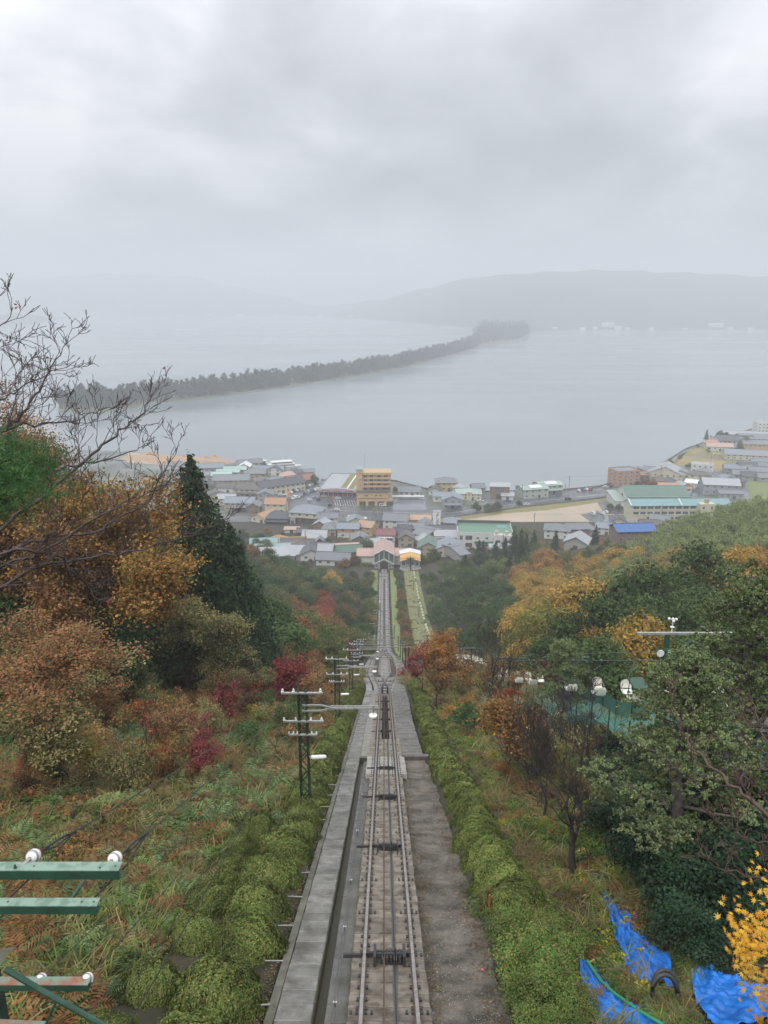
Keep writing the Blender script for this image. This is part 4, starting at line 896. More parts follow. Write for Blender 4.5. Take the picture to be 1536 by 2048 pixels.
for i, (px, py, Yd, sc) in enumerate(((60, 1180, 56, 1.0), (160, 1190, 54, .95), (10, 1175, 50, 1.0), (240, 1195, 58, .95), (330, 1190, 62, 1.0), (400, 1190, 70, 1.0), (110, 1150, 62, 1.1), (290, 1150, 70, 1.15), (450, 1200, 74, 1.0), (380, 1150, 84, 1.2), (-40, 1120, 54, 1.2), (190, 1215, 50, .8), (520, 1150, 96, 1.1))):
    hero(px, py, Yd, sc, 'evergreen', None, f'dark evergreen filling the shade under the autumn oaks, {ordw(i, "first")} of them')
# the large cypress
cyp = cedar_mesh('crown', G['cedar'], 21.5, 7.8, 50, 30, .22, 71, 1.5)
p = atY(398, 1180, 68); z = float(HT(p.x, p.y)); r = empty('cypress_tree', (p.x, p.y, z)); tp = float(atY(398, 922, 68).z) - z; c = link('crown', cyp, r, (0, 0, 0)); c.scale = (1, 1, tp / 21.6)
s = MB(); s.tube([(0, 0, -1), (0, 0, tp * .96)], [.45, .04], 8); s.build('trunk', M['bark'], r); tag(r, 'large dark green cypress with pointed top standing before the town', 'tree')
cy2 = cedar_mesh('crown', G['cedar'], 13, 4.8, 30, 26, .22, 72, 1.4)
p = atY(468, 1180, 74); z = float(HT(p.x, p.y)); r = empty('cypress_tree', (p.x, p.y, z)); tp = float(atY(455, 1062, 74).z) - z; c = link('crown', cy2, r); c.scale = (1, 1, tp / 13)
s = MB(); s.tube([(0, 0, -1), (0, 0, tp * .96)], [.35, .04], 8); s.build('trunk', M['bark'], r); tag(r, 'lower broad dark cypress joined to the pointed one', 'tree')
# soft green pines in front of the cypress
for i, (px, py, Yd, sc) in enumerate(((560, 1150, 88, .95), (500, 1185, 80, .85), (610, 1165, 120, .9), (660, 1170, 150, .95), (700, 1190, 170, .9))):
    hero(px, py, Yd, sc, 'green' if i < 2 else 'olive', P_['broad%d' % (i % 4)], ('soft mid-green pine beneath the cypress', 'second mid-green pine below the cypress beside bare twigs', 'olive tree above the red maple', 'olive-yellow round tree in the middle of the left wood', 'olive tree near the lower track')[i])

# bare branches reaching in from a tree standing outside the frame at the left
bt = empty('bare_tree', (-15.5, 14.5, float(HT(-15.5, 14.5)))); tag(bt, 'bare dark tree whose long twigs reach in over the bay and autumn wood', 'tree')
segs = []; tips = []
def limb(pts, r0, seed, ntw=16, tl=.9):
    ntw = int(ntw * .9); tl *= .62
    """a limb through picture-plane estimates of its real course, then grown twigs"""
    a = random.Random(seed); P = [W(px, py, Yd) for px, py, Yd in pts]; Q = []
    for i in range(len(P) - 1):
        for k in range(6): t = k / 6; Q.append(P[i].lerp(P[i + 1], t) + Vector((a.gauss(0, .03), a.gauss(0, .05), a.gauss(0, .03))))
    Q.append(P[-1]); n_ = len(Q); rs = [max(r0 * (1 - i / n_) ** .8, .009) for i in range(n_)]; segs.append(([q - bt.location for q in Q], rs))
    for j in range(ntw):
        i = int(n_ * (.12 + .86 * (j + a.random()) / ntw)); i = min(i, n_ - 2); d = (Q[i + 1] - Q[i]).normalized()
        sg, tp_ = branch_skeleton(seed * 100 + j, tl * (1.15 - .6 * i / n_), max(rs[i] * .4, .008), levels=3, spread=.55, upb=.32, split=(1, 2), shrink=.8, wig=.16, start=Q[i] - bt.location,
                                  dir0=(d + Vector((a.gauss(0, .5), a.gauss(0, .5), a.gauss(.25, .5)))).normalized(), rmin=.0065, side=.5)
        segs.extend(sg); tips.extend(tp_)
trunk0 = [(-120, 1350, 14), (-110, 1100, 14.5)]
limb([(-110, 1130, 14.5), (60, 1015, 15.5), (170, 920, 16.5), (240, 860, 17.5), (285, 830, 18), (318, 775, 18.5)], .05, 1, 22)
limb([(-110, 1000, 14.5), (-10, 870, 15), (55, 815, 15.5), (100, 745, 16), (138, 672, 16.5)], .05, 2, 22)
limb([(-110, 900, 14.5), (0, 800, 15), (60, 765, 16), (150, 722, 17)], .03, 3, 16)
limb([(-110, 760, 14.5), (-40, 700, 15), (-5, 670, 15.5), (26, 615, 16)], .03, 4, 10)
limb([(-110, 1160, 14.5), (60, 1085, 15.5), (200, 1060, 16.5), (300, 1000, 17.5), (355, 895, 18)], .05, 5, 26)
limb([(-110, 1110, 14.5), (60, 1100, 15), (130, 1120, 15.5), (180, 1180, 16), (200, 1215, 16)], .04, 6, 14, .7)
limb([(-110, 1180, 14.5), (100, 1095, 15.5), (200, 1030, 16), (260, 1000, 17), (350, 960, 18)], .045, 7, 20)
limb([(-110, 900, 14.5), (30, 855, 15), (130, 845, 16), (215, 815, 17)], .035, 8, 18)
limb([(-110, 1240, 14.5), (80, 1130, 15.5), (230, 1110, 16.5), (350, 1080, 17.5), (460, 1040, 18.5)], .045, 9, 26)
limb([(-110, 960, 14.5), (40, 950, 15), (150, 930, 16), (260, 905, 17), (310, 880, 18)], .035, 10, 18)
segs.append(([Vector((0, 0, -1)), W(-115, 1350, 14.5) - bt.location, W(-112, 1120, 14.5) - bt.location, W(-110, 900, 14.5) - bt.location, W(-108, 700, 14.6) - bt.location], [.34, .28, .2, .13, .06]))
link('branches', skel_mesh('branches', segs, mat('purplish_wet_bark', (.085, .06, .055), .6, (.035, .026, .024), 9)), bt)
rb = tip_leaves('last_leaves', tips[::110], 3, .05, .05, G['crimson'], 5); link('last_leaves', rb, bt)
# pine bough at the left edge
pb = empty('pine_tree', (-12.6, 12.5, float(HT(-12.6, 12.5)))); tag(pb, 'pine standing outside the frame, its green needle boughs at the picture edge', 'tree')
def needle_tufts(C, k, ln, wd, seed, updir=(0, 0, 1), spread=.8):
    a = np.random.RandomState(seed); C = np.asarray(C); m_ = len(C); D = np.array(updir) + a.normal(size=(m_, k, 3)) * spread; D /= np.linalg.norm(D, axis=2, keepdims=True)
    D = D.reshape(-1, 3); B = np.repeat(C, k, 0); r = a.normal(size=B.shape); S_ = np.cross(D, r); S_ /= np.linalg.norm(S_, axis=1, keepdims=True); ll = ln * a.uniform(.7, 1.2, (len(B), 1))
    V = np.stack([B - S_ * wd * .3, B + D * ll * .6 + S_ * wd * .5, B + D * ll, B + D * ll * .6 - S_ * wd * .5], 1).reshape(-1, 3); return V, np.arange(len(V)).reshape(-1, 4)
C = []
for (px, py, Yd, rx, ry) in ((0, 900, 12.2, .75, .32), (20, 960, 12.0, .8, .3), (-30, 1010, 12.4, .6, .25), (30, 940, 12.8, .6, .2)):
    c = W(px, py, Yd) - pb.location; k = 420; q = NP.normal(size=(k, 3)) * np.array([rx * .5, .5, ry * .42]); q[:, 2] += -.25 * np.abs(q[:, 0]); C.append(np.array(c[:]) + q)
V, F = needle_tufts(np.concatenate(C), 13, .12, .010, 3, (.4, 0, .5), .7); link('needles', npmesh('needles', V, F, G['pinegreen']), pb)
s = MB(); tp_ = [W(-60, 900, 12.3) - pb.location, W(-30, 960, 12.3) - pb.location]; s.tube([(0, 0, -1), W(-90, 1200, 12.4) - pb.location, W(-90, 900, 12.4) - pb.location], [.2, .16, .1], 8)
for (px, py) in ((40, 905), (50, 965), (10, 1015), (50, 940)): s.tube([W(-90, py + 60, 12.4) - pb.location, W(px, py + 6, 12.3) - pb.location], [.05, .012], 5)
s.build('branches', M['bark'], pb)

# ---- pines on the right
def pad_pine(px, py, H, pads, label, seed, kind='pinegrey', bark='bark_grey', trunkpts=None, r0=.2, tuft=.085, dens=1.0, loc=None):
    p = T(px, py) if loc is None else Vector(loc); a = np.random.RandomState(seed); r = empty('pine_tree', p); s = MB(); C = []
    lean = trunkpts or [(0, 0, -.5), (.1, 0, H * .35), (-.15, .1, H * .62), (.1, 0, H * .95)]; s.tube(lean, [r0, r0 * .8, r0 * .55, r0 * .2], 9)
    def tr(z):
        zs = [q[2] for q in lean]; return np.array([np.interp(z, zs, [q[0] for q in lean]), np.interp(z, zs, [q[1] for q in lean]), z])
    for (x, y, z, rx, rz) in pads:
        c = np.array([x, y, z]); st = tr(max(.3, z - .25 - .25 * math.hypot(x, y))); mid = (st + c) / 2 + np.array([0, 0, -.05]) + a.normal(size=3) * .08
        s.tube([st, mid, c - np.array([0, 0, .12])], [r0 * .3, r0 * .22, .02], 5)
        k = int(dens * 150 * rx * rx) + 20; ang = a.rand(k) * 6.28; rr = np.sqrt(a.rand(k)) * rx * a.uniform(.8, 1.12, k); dm = rz * (1 - (rr / (rx * 1.1)) ** 2)
        nz = .10 * np.sin(ang * 5 + z) + a.normal(size=k) * .06
        C.append(np.stack([x + rr * np.cos(ang), y + rr * np.sin(ang), z + dm * a.uniform(.2, 1, k) + nz], 1))
        for j in range(4):
            an = a.rand() * 6.28; e_ = c + np.array([math.cos(an) * rx * .8, math.sin(an) * rx * .8, rz * .3]); s.tube([c - np.array([0, 0, .12]), e_], [.025, .008], 4)
    V, F = needle_tufts(np.concatenate(C), 16, tuft, tuft * .5, seed, (0, 0, .9), .7); link('needles', npmesh('needles', V, F, G[kind]), r); s.build('trunk', M[bark], r, True); tag(r, label, 'tree'); return r
def mkpads(H, R_, n_, seed, lo=.3, shape=1.0, mx=.75):
    a = random.Random(seed); out = []
    for i in range(n_):
        t = lo + (1 - lo) * i / (n_ - 1); rad = R_ * (1 - ((t - lo) / (1 - lo)) ** 1.6 * .8) * a.uniform(.45, 1.0); th = i * 2.4 + a.uniform(-.5, .5)
        out.append((rad * math.cos(th), rad * math.sin(th), H * t, a.uniform(.5, 1.0) * mx, a.uniform(.18, .3)))
    return out
pad_pine(1330, 1790, 7.2, mkpads(7.2, 2.1, 34, 1, mx=.9), 'grey-green pine with tiered pads nearest the hedge, trunk in full view', 81)
pad_pine(1440, 1730, 9.3, mkpads(9.4, 2.7, 44, 2, .3, mx=1.0), 'tallest grey-green pine, its flat top above the gantry beam', 82, r0=.24)
pad_pine(1560, 1700, 8.2, mkpads(8.2, 2.4, 30, 3, .35, mx=.95), 'grey-green pine cut by the picture edge', 83)
pad_pine(1118, 1480, 6.9, mkpads(7, 1.6, 24, 4, .45), 'smaller rounded pine standing before the chairlift net', 84, r0=.14, tuft=.12)
pad_pine(1010, 1400, 2.2, mkpads(2.2, 1.1, 9, 6, .4), 'low twisted green pine on the slope beside the hedge', 85, kind='pinegreen', r0=.07, loc=T(930, 1470))
# dark broadleaf thicket under the pines
dl = [crown_mesh('crown', leafmat('thicket_leaves', [(.014, .032, .016), (.022, .05, .022), (.035, .07, .03), (.018, .04, .028)], rough=.4), 1.7, 2.0, 14, 60, 12, .075, 90 + i, up=.4) for i in range(3)]
for i, (px, py, sc) in enumerate(((1400, 1850, .8), (1290, 1730, .7), (1450, 1850, .9), (1230, 1680, .6), (1400, 1780, 1.1), (1290, 1660, 1.0), (1400, 1680, 1.2), (1510, 1840, 1.0), (1480, 1680, 1.2), (1350, 1600, 1.2), (1460, 1600, 1.3), (1560, 1640, 1.3), (1380, 1905, .5), (1350, 1780, .8), (1570, 1850, 1.0), (1240, 1600, .8), (1250, 1540, .9))):
    p = T(px, py); r = empty('evergreen_shrub', p, i, sc); link('crown', dl[i % 3], r, (0, 0, .2)); s = MB()
    for k in range(4): s.tube([(0, 0, -.4), (math.cos(k * 1.6) * .4, math.sin(k * 1.6) * .4, .9), (math.cos(k * 1.6) * .9, math.sin(k * 1.6) * .9, 1.9)], [.06, .045, .02], 5)
    s.build('stems', M['bark'], r); tag(r, f'dark glossy evergreen shrub in the thicket under the grey-green pines, {ordw(i, "first")} from the tarpaulins', 'shrub', 'evergreen shrubs under the pines')
# bare trees right of the track
skel_tree(201, T(1135, 1765), 5.0, None, 0, 0, 0, 'bare tree with mossy dark trunk on the yellow-brown slope', name='bare_tree', levels=7, sp=.5, r0=.14, bark='bark', lean=(.05, 0, 1), shrink=.8)
skel_tree(202, T(1008, 1535), 5.4, None, 0, 0, 0, 'bare tree with pale lichen trunk and level lower limbs', name='bare_tree', levels=5, sp=.85, r0=.16, bark='bark_lichen', shrink=.76, upb=.1)
skel_tree(203, T(958, 1462), 8.6, None, 0, 0, 0, 'tall black bare tree with wide forking crown above the hedge', name='bare_tree', levels=7, sp=.5, r0=.17, shrink=.8)
skel_tree(204, T(875, 1430), 5.2, 'rust', .09, 3, .2, 'brown half-bare tree close to the hedge', name='bare_tree', levels=6, sp=.5, r0=.09, keep=.4)
skel_tree(205, T(850, 1395), 5.6, 'crimson', .10, 10, .25, 'dark crimson maple beside the passing loop', levels=5, sp=.5, r0=.09, keep=.8)
skel_tree(206, T(905, 1400), 7.0, 'orange', .11, 10, .28, 'orange-red maple behind the bare black tree', levels=6, sp=.5, r0=.11, keep=.7, second=('red', .4))
skel_tree(207, T(1060, 1560), 4.6, 'rust', .08, 6, .22, 'rusty-leaved tree beside the pale lichen trunk', levels=6, sp=.5, r0=.07, keep=.6, second=('orange', .3))
skel_tree(208, T(1090, 1640), 4.4, None, 0, 0, 0, 'small dark bare tree between lichen tree and pines', name='bare_tree', levels=7, sp=.5, r0=.07)
skel_tree(209, T(1180, 1560), 5.5, None, 0, 0, 0, 'dense dark twiggy bare tree before the netting', name='bare_tree', levels=7, sp=.55, r0=.10)
skel_tree(210, T(1150, 1450), 6.2, 'crimson', .09, 3, .2, 'purplish bare tree in front of the green net', name='bare_tree', levels=7, sp=.5, r0=.10, keep=.15)
skel_tree(211, T(960, 1400), 6.5, 'rust', .1, 4, .25, 'brown twiggy tree behind the wide bare one', name='bare_tree', levels=6, sp=.5, r0=.1, keep=.4)
rt = empty('bare_tree', (9.6, 9.2, float(HT(9.6, 9.2)))); tag(rt, 'reddish bare tree leaning in from the picture edge over the thicket', 'tree'); segs = []; tips = []; bt = rt
limb([(1640, 1900, 9.3), (1600, 1700, 10), (1500, 1600, 11), (1420, 1530, 12), (1360, 1460, 13), (1340, 1380, 13.5)], .05, 21, 20, .6)
limb([(1640, 1800, 9.3), (1580, 1560, 10), (1530, 1480, 11), (1500, 1400, 12)], .035, 22, 14, .5)
limb([(1640, 1850, 9.3), (1560, 1690, 10), (1480, 1670, 11), (1430, 1640, 11.5)], .03, 23, 14, .5)
limb([(1640, 2000, 9.3), (1560, 1760, 10), (1450, 1740, 11), (1400, 1700, 11.5)], .03, 24, 12, .5)
segs.append(([Vector((0, 0, -1)), W(1640, 1950, 9.3) - rt.location, W(1645, 1750, 9.3) - rt.location], [.16, .1, .05]))
link('branches', skel_mesh('branches', segs, mat('reddish_bark', (.12, .06, .045), .6, (.05, .028, .024), 9)), rt)
# yellow maple bough at the right edge: real lobed leaves
ym_ = empty('yellow_maple', (6.9, 6.0, float(HT(6.9, 6.0)))); tag(ym_, 'maple with bright orange-yellow star leaves entering at the picture edge', 'tree')
star = []
for k in range(14):
    an = math.pi * (k / 13 * 1.62 - .31); rad = 1.0 if k % 2 == 0 else .38
    if k in (0, 12, 13): rad *= .6
    star.append((math.cos(an) * rad, math.sin(an) * rad))
star = [(0, -.25)] + star; V = []; F = []
a = np.random.RandomState(5)
boughs = [((1515, 1850, 5.9), 60, .16, .22), ((1502, 1900, 5.8), 60, .12, .16), ((1530, 1960, 5.7), 50, .14, .2), ((1475, 1862, 5.9), 14, .08, .05), ((1535, 1770, 6.1), 16, .08, .10), ((1540, 2010, 5.6), 30, .12, .12), ((1520, 1890, 6.1), 60, .2, .22), ((1560, 1900, 5.9), 60, .2, .25), ((1490, 1925, 5.6), 26, .08, .06), ((1540, 2040, 5.5), 26, .1, .06), ((1535, 1745, 6.1), 8, .05, .05)]
for (c, k, sx, sz) in boughs:
    cc = W(*c) - ym_.location
    for j in range(int(k * 1.25)):
        p = np.array(cc[:]) + a.normal(size=3) * np.array([sx * .62, .2, sz * .62]); nrm = np.array([0, -.5, .8]) + a.normal(size=3) * .45; nrm /= np.linalg.norm(nrm)
        t_ = np.cross(nrm, a.normal(size=3)); t_ /= np.linalg.norm(t_); b_ = np.cross(nrm, t_); sz_ = a.uniform(.030, .049); b0 = len(V)
        for (x, y) in star: V.append(p + (t_ * x + b_ * y - nrm * .25 * (x * x + y * y)) * sz_)
        F.append(tuple(range(b0, b0 + len(star))))
me = bpy.data.meshes.new('leaves'); me.from_pydata([tuple(v) for v in V], [], F); me.materials.append(G['yellowmaple']); link('leaves', me, ym_)
s = MB(); s.tube([(0, 0, -1), W(1700, 2000, 6) - ym_.location, W(1690, 1800, 6.1) - ym_.location, W(1680, 1700, 6.2) - ym_.location], [.12, .09, .06, .03], 7)
for (c, k, sx, sz) in boughs: s.tube([W(1690, c[1] + 30, 6) - ym_.location, W(c[0] + 40, c[1] + 10, c[2]) - ym_.location, W(*c) - ym_.location], [.02, .009, .004], 4)
s.build('branches', M['bark'], ym_)

# ---- hedges
def bush_mesh(seed, k, leaf, rz=.95):
    a = np.random.RandomState(seed); d = a.normal(size=(k, 3)); d /= np.linalg.norm(d, axis=1, keepdims=True); d[:, 2] = np.abs(d[:, 2]) * 1.15 - .15
    lump = 1 + .07 * np.sin(d[:, 0] * 7 + seed) * np.sin(d[:, 1] * 6 + 1) + .05 * np.sin(d[:, 2] * 11 + d[:, 0] * 9) + .03 * np.sin(d[:, 0] * 23 + d[:, 1] * 19 + seed)
    rr = lump * (1 - np.abs(a.normal(size=k)) * .07 + (a.rand(k) < .05) * a.rand(k) * .12)
    C = d * rr[:, None] * np.array([1, 1, rz]); Nn = d * 2.0 + a.normal(size=(k, 3)) * .5 + np.array([0, 0, .1]); V, F = leafquads(C, Nn, leaf * a.uniform(.6, 1.3, k), .5)
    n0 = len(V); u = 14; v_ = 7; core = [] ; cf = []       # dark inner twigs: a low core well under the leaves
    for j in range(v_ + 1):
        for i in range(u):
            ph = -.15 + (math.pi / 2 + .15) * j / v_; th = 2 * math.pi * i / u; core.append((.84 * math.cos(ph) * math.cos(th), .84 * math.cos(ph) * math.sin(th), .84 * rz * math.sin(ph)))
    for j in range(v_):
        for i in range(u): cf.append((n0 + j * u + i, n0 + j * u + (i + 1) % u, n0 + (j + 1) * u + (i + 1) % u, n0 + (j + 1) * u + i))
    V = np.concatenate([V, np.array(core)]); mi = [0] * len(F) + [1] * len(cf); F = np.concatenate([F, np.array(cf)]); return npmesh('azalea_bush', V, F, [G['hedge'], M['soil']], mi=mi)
BN = [bush_mesh(400 + i, 17000, .034) for i in range(3)]; BF = [bush_mesh(410 + i, 6500, .055) for i in range(3)]
def hedge(lst, side, gname):
    lst = sorted(lst, key=lambda t: t[1])
    for i, (x, y, r_) in enumerate(lst):
        me = (BN if y < 27 else BF)[rnd.randrange(3)]; z = float(HT(x, y)) - .05
        o = link('azalea_bush', me, None, (x, y, z), rnd.uniform(0, 6.28), (r_, r_ * rnd.uniform(.9, 1.0), r_ * rnd.uniform(.98, 1.15)))
        tag(o, f'rounded green azalea bush in the hedge beside the {side}, {ordw(i)} from the camera' if i else f'rounded green azalea bush in the hedge beside the {side}, the one nearest the camera', 'bush', gname)
lst = []
y = 7.2
while y < 84:
    lst.append((-3.25 + rnd.uniform(-.12, .12) - sep_(y) * .9, y, rnd.uniform(.9, 1.02))); y += 2.12 * rnd.uniform(.88, 1.12)
y = 7.5
while y < 23: lst.append((-4.7 + rnd.uniform(-.2, .2), y, rnd.uniform(.72, .85))); y += 2.2
while y < 60: lst.append((-4.5 + rnd.uniform(-.3, .3), y, rnd.uniform(.55, .8))); y += 3.6
hedge(lst, 'stairway', 'azalea hedge beside the stairway')
lst = []; y = 17.5
while y < 88:
    lst.append((3.35 + rnd.uniform(-.1, .15) + .25 * float(sst(50, 70, y)) + sep_(y) * .8, y, rnd.uniform(.84, .96))); y += 2.15 * rnd.uniform(.9, 1.1)
y = 30
while y < 70: lst.append((5.0 + rnd.uniform(-.3, .3), y, rnd.uniform(.6, .8))); y += 5.0
lst += [(3.5, 16.0, .85), (3.9, 14.5, .7)]
hedge(lst, 'asphalt path', 'azalea hedge beside the asphalt path')

# ---- undergrowth (stuff)
def proto(name, V, F, m):
    o = bpy.data.objects.new(name, npmesh(name, V, F, m)); return o
def blades(seed, k, ln, wd, m, arch=.6, name='grass_tuft', rad=.18):
    a = np.random.RandomState(seed); V = []; F = []
    for i in range(k):
        th = a.rand() * 6.28; b = np.array([a.normal() * rad, a.normal() * rad, -.05]); d = np.array([math.cos(th), math.sin(th), 0]); s_ = np.array([-d[1], d[0], 0]); l_ = ln * a.uniform(.6, 1.25); o_ = l_ * arch * a.uniform(.5, 1.2); w2 = wd * a.uniform(.7, 1.3)
        b0 = len(V)
        for t, wf in ((0, .6), (.35, 1), (.7, .8), (1, .1)):
            p = b + d * o_ * t * t + np.array([0, 0, l_ * (t - .42 * arch * t * t)]); V += [p - s_ * w2 * wf / 2, p + s_ * w2 * wf / 2]
        for j in range(3): F.append((b0 + 2 * j, b0 + 2 * j + 1, b0 + 2 * j + 3, b0 + 2 * j + 2))
    return proto(name, V, F, m)
def fern(seed, nf, ln, m, name='fern_tuft'):
    a = np.random.RandomState(seed); V = []; F = []
    for i in range(nf):
        th = 6.28 * i / nf + a.normal() * .3; d = np.array([math.cos(th), math.sin(th), 0]); s_ = np.array([-d[1], d[0], 0]); l_ = ln * a.uniform(.7, 1.2)
        for j in range(1, 12):
            t = j / 12; p = d * l_ * t * .85 + np.array([0, 0, l_ * (.75 * t - .62 * t * t) + .02]); wl = l_ * .26 * math.sin(math.pi * min(1, t * .85 + .12)) ; 
            for q in (-1, 1):
                b0 = len(V); u = s_ * q + d * .35 + np.array([0, 0, a.normal() * .1]); V += [p - d * .012, p + u * wl * .55 + d * .02, p + u * wl - np.array([0, 0, wl * .25]), p + u * wl * .5 - d * .018]; F.append((b0, b0 + 1, b0 + 2, b0 + 3))
    return proto(name, V, F, m)
def weed(seed, k, r_, leaf, m, name='leafy_weed'):
    a = np.random.RandomState(seed); d = a.normal(size=(k, 3)); d /= np.linalg.norm(d, axis=1, keepdims=True); d[:, 2] = np.abs(d[:, 2]); C = d * r_ * a.uniform(.5, 1.05, (k, 1)) * np.array([1, 1, .9]); V, F = leafquads(C, d * .6 + a.normal(size=(k, 3)) * .5 + np.array([0, 0, .6]), leaf * a.uniform(.6, 1.3, k), .6); return proto(name, V, F, m)
pr = [blades(1, 55, .55, .028, G['grass'], .9), blades(2, 45, .7, .024, G['grassdry'], 1.0), fern(3, 9, .8, G['fern']), fern(4, 9, .7, G['fernbrown']), weed(5, 260, .38, .05, G['weed']), weed(6, 130, .28, .04, G['weedyellow']),
      weed(7, 300, .45, .05, G['rust']), blades(8, 50, .45, .026, G['weed'], .8), weed(9, 260, .42, .05, G['green']), fern(10, 8, .85, G['grassdry']), weed(11, 220, .35, .05, G['fernbrown'])]
pc = bpy.data.collections.new('undergrowth_kinds')
for i, o in enumerate(pr): o.name = 'k%02d_' % i + o.name; pc.objects.link(o)
gn = bpy.data.node_groups.new('scatter', 'GeometryNodeTree'); gn.interface.new_socket('Geometry', in_out='INPUT', socket_type='NodeSocketGeometry'); gn.interface.new_socket('Geometry', in_out='OUTPUT', socket_type='NodeSocketGeometry')
gi = gn.nodes.new('NodeGroupInput'); go_ = gn.nodes.new('NodeGroupOutput'); ip = gn.nodes.new('GeometryNodeInstanceOnPoints'); ci = gn.nodes.new('GeometryNodeCollectionInfo'); ci.inputs['Collection'].default_value = pc; ci.inputs['Separate Children'].default_value = True; ci.inputs['Reset Children'].default_value = True
def na(n_, ty):
    q = gn.nodes.new('GeometryNodeInputNamedAttribute'); q.data_type = ty; q.inputs['Name'].default_value = n_; return [s_ for s_ in q.outputs if s_.enabled and s_.name == 'Attribute'][0]
gn.links.new(gi.outputs[0], ip.inputs['Points']); gn.links.new(ci.outputs[0], ip.inputs['Instance']); ip.inputs['Pick Instance'].default_value = True
gn.links.new(na('idx', 'INT'), ip.inputs['Instance Index']); gn.links.new(na('rot', 'FLOAT_VECTOR'), ip.inputs['Rotation']); gn.links.new(na('scl', 'FLOAT'), ip.inputs['Scale']); gn.links.new(ip.outputs[0], go_.inputs[0])
def scatter(name, P, idx, scl, label):
    k = len(P); me = bpy.data.meshes.new(name); me.vertices.add(k); me.vertices.foreach_set('co', np.asarray(P, np.float32).ravel())
    me.attributes.new('idx', 'INT', 'POINT').data.foreach_set('value', np.asarray(idx, np.int32)); me.attributes.new('scl', 'FLOAT', 'POINT').data.foreach_set('value', np.asarray(scl, np.float32))
    rot = np.stack([NP.normal(size=k) * .18 + .15, NP.normal(size=k) * .18, NP.rand(k) * 6.28], 1).astype(np.float32); me.attributes.new('rot', 'FLOAT_VECTOR', 'POINT').data.foreach_set('vector', rot.ravel())
    o = link(name, me); md = o.modifiers.new('scatter', 'NODES'); md.node_group = gn; tag(o, label, 'undergrowth', None, 'stuff'); return o
def patch(x, y, f, s): return np.sin(x * f + s + 1.7 * np.sin(y * f * .8 + s)) * np.sin(y * f * 1.2 + s * 2 + 1.3 * np.sin(x * f * .7))
def under(name, x0, x1, y0, y1, dens, label, right=False, s0=1.0):
    k = int(abs(x1 - x0) * (y1 - y0) * dens); x = NP.uniform(min(x0, x1), max(x0, x1), k); y = NP.uniform(y0, y1, k)
    if right: keep = ~((x > 5.3) & (y < 13) & (x < 12)) & ~((y < 15.3) & (x < 3.0)) ; x, y = x[keep], y[keep]; k = len(x)
    hl = (-x < np.where(y < 23, 5.3, 4.1)) & (x < 0) & (y < 84); hr = (x > 0) & (x < np.where(y > 30, 4.6, 4.3)) & (y > 16.8) & (y < 84)
    vd = y * _cp - (HT(x, y) - CAMZ) * _sp; qx = 768 + FPX * x / vd; qy = 1024 - FPX * (y * _sp + (HT(x, y) - CAMZ) * _cp) / vd
    tp_ = (x > 0) & (qy > 1800) & (qx > np.interp(qy, [1790, 1920, 1921, 2060], [1195, 1250, 1150, 1185])) & (qx < np.interp(qy, [1790, 1850, 1975, 1976, 2060], [1225, 1280, 1365, 1600, 1600])) & ~((qx > np.interp(qy, [1920, 2060], [1180, 1350])) & (qx < np.interp(qy, [1900, 1962, 2060], [1230, 1280, 1380])))
    tp_ &= (NP.rand(k) < .9); kp = ~(hl | hr | tp_); x, y = x[kp], y[kp]; k = len(x)
    P = np.stack([x, y, HT(x, y) - .02], 1); a1 = patch(x, y, .42, 1); a2 = patch(x, y, .75, 4); a3 = patch(x, y, 1.3, 2) + NP.normal(size=k) * .35
    if not right:
        idx = np.where(a1 + .25 * a2 > .12, np.where(NP.rand(k) < .6, 3, 10), np.where(a2 > .2, np.where(NP.rand(k) < .5, 2, 0), np.where(a3 > .3, 9, 0)))
        brow = sst(18, 30, y) * .55; t = NP.rand(k); idx = np.where(t < brow * (.6 + .4 * a1), np.where(NP.rand(k) < .5, 3, 6), idx)
        t = NP.rand(k); idx = np.where(t < .10, 4, np.where(t < .15, 5, np.where(t < .20, 1, np.where(t < .28, 7, np.where(t < .42, 2, np.where(t < .50, 3, np.where(t < .56, 8, np.where(t < .62, 6, np.where(t < .70, 9, idx)))))))))
    else:
        idx = np.where(a1 > .1, np.where(a2 > 0, 0, 9), np.where(a3 > .1, 1, 4)); t = NP.rand(k); idx = np.where(t < .16, 5, np.where(t < .24, 10, np.where(t < .42, 7, np.where(t < .5, 3, np.where(t < .56, 8, idx)))))
    return scatter(name, P, idx, s0 * NP.uniform(.6, 1.35, k) * (1 + .008 * np.maximum(y - 20, 0)), label)
under('grass', -2.5, -15, 4.5, 22, 8.5, 'tangled grass, ferns and weeds covering the stairway-side slope')
under('undergrowth', -3.6, -34, 22, 100, 3.8, 'brown ferns, grass and weeds higher on the stairway-side slope', s0=1.4)
under('grass', 2.35, 13, 7, 30, 8, 'yellow-green grass and weeds on the path-side slope', True, .8)
under('undergrowth', 2.6, 34, 30, 105, 2.6, 'yellow-brown weeds on the slope under the chairlift', True, 1.15)
gp_ = []
for (px, py) in ((1290, 1985), (1345, 2003), (1372, 1965), (1362, 1990), (1243, 1962), (1262, 1988), (1302, 2008), (1325, 2030), (1352, 2042), (1370, 2020), (1225, 1940), (1285, 1970), (1310, 1990), (1200, 1925), (1380, 1935), (1365, 1930), (1390, 2050), (1280, 1995)):
    q = hit(px, py)
    for _ in range(9): gp_.append((q.x + rnd.gauss(0, .10), q.y + rnd.gauss(0, .12)))
gp_ = np.array(gp_); scatter('undergrowth', np.stack([gp_[:, 0], gp_[:, 1], HT(gp_[:, 0], gp_[:, 1]) - .02], 1), NP.choice([0, 1, 4, 7, 10, 2, 5], len(gp_)), NP.uniform(.3, .6, len(gp_)), 'weeds growing between the blue tarpaulins')
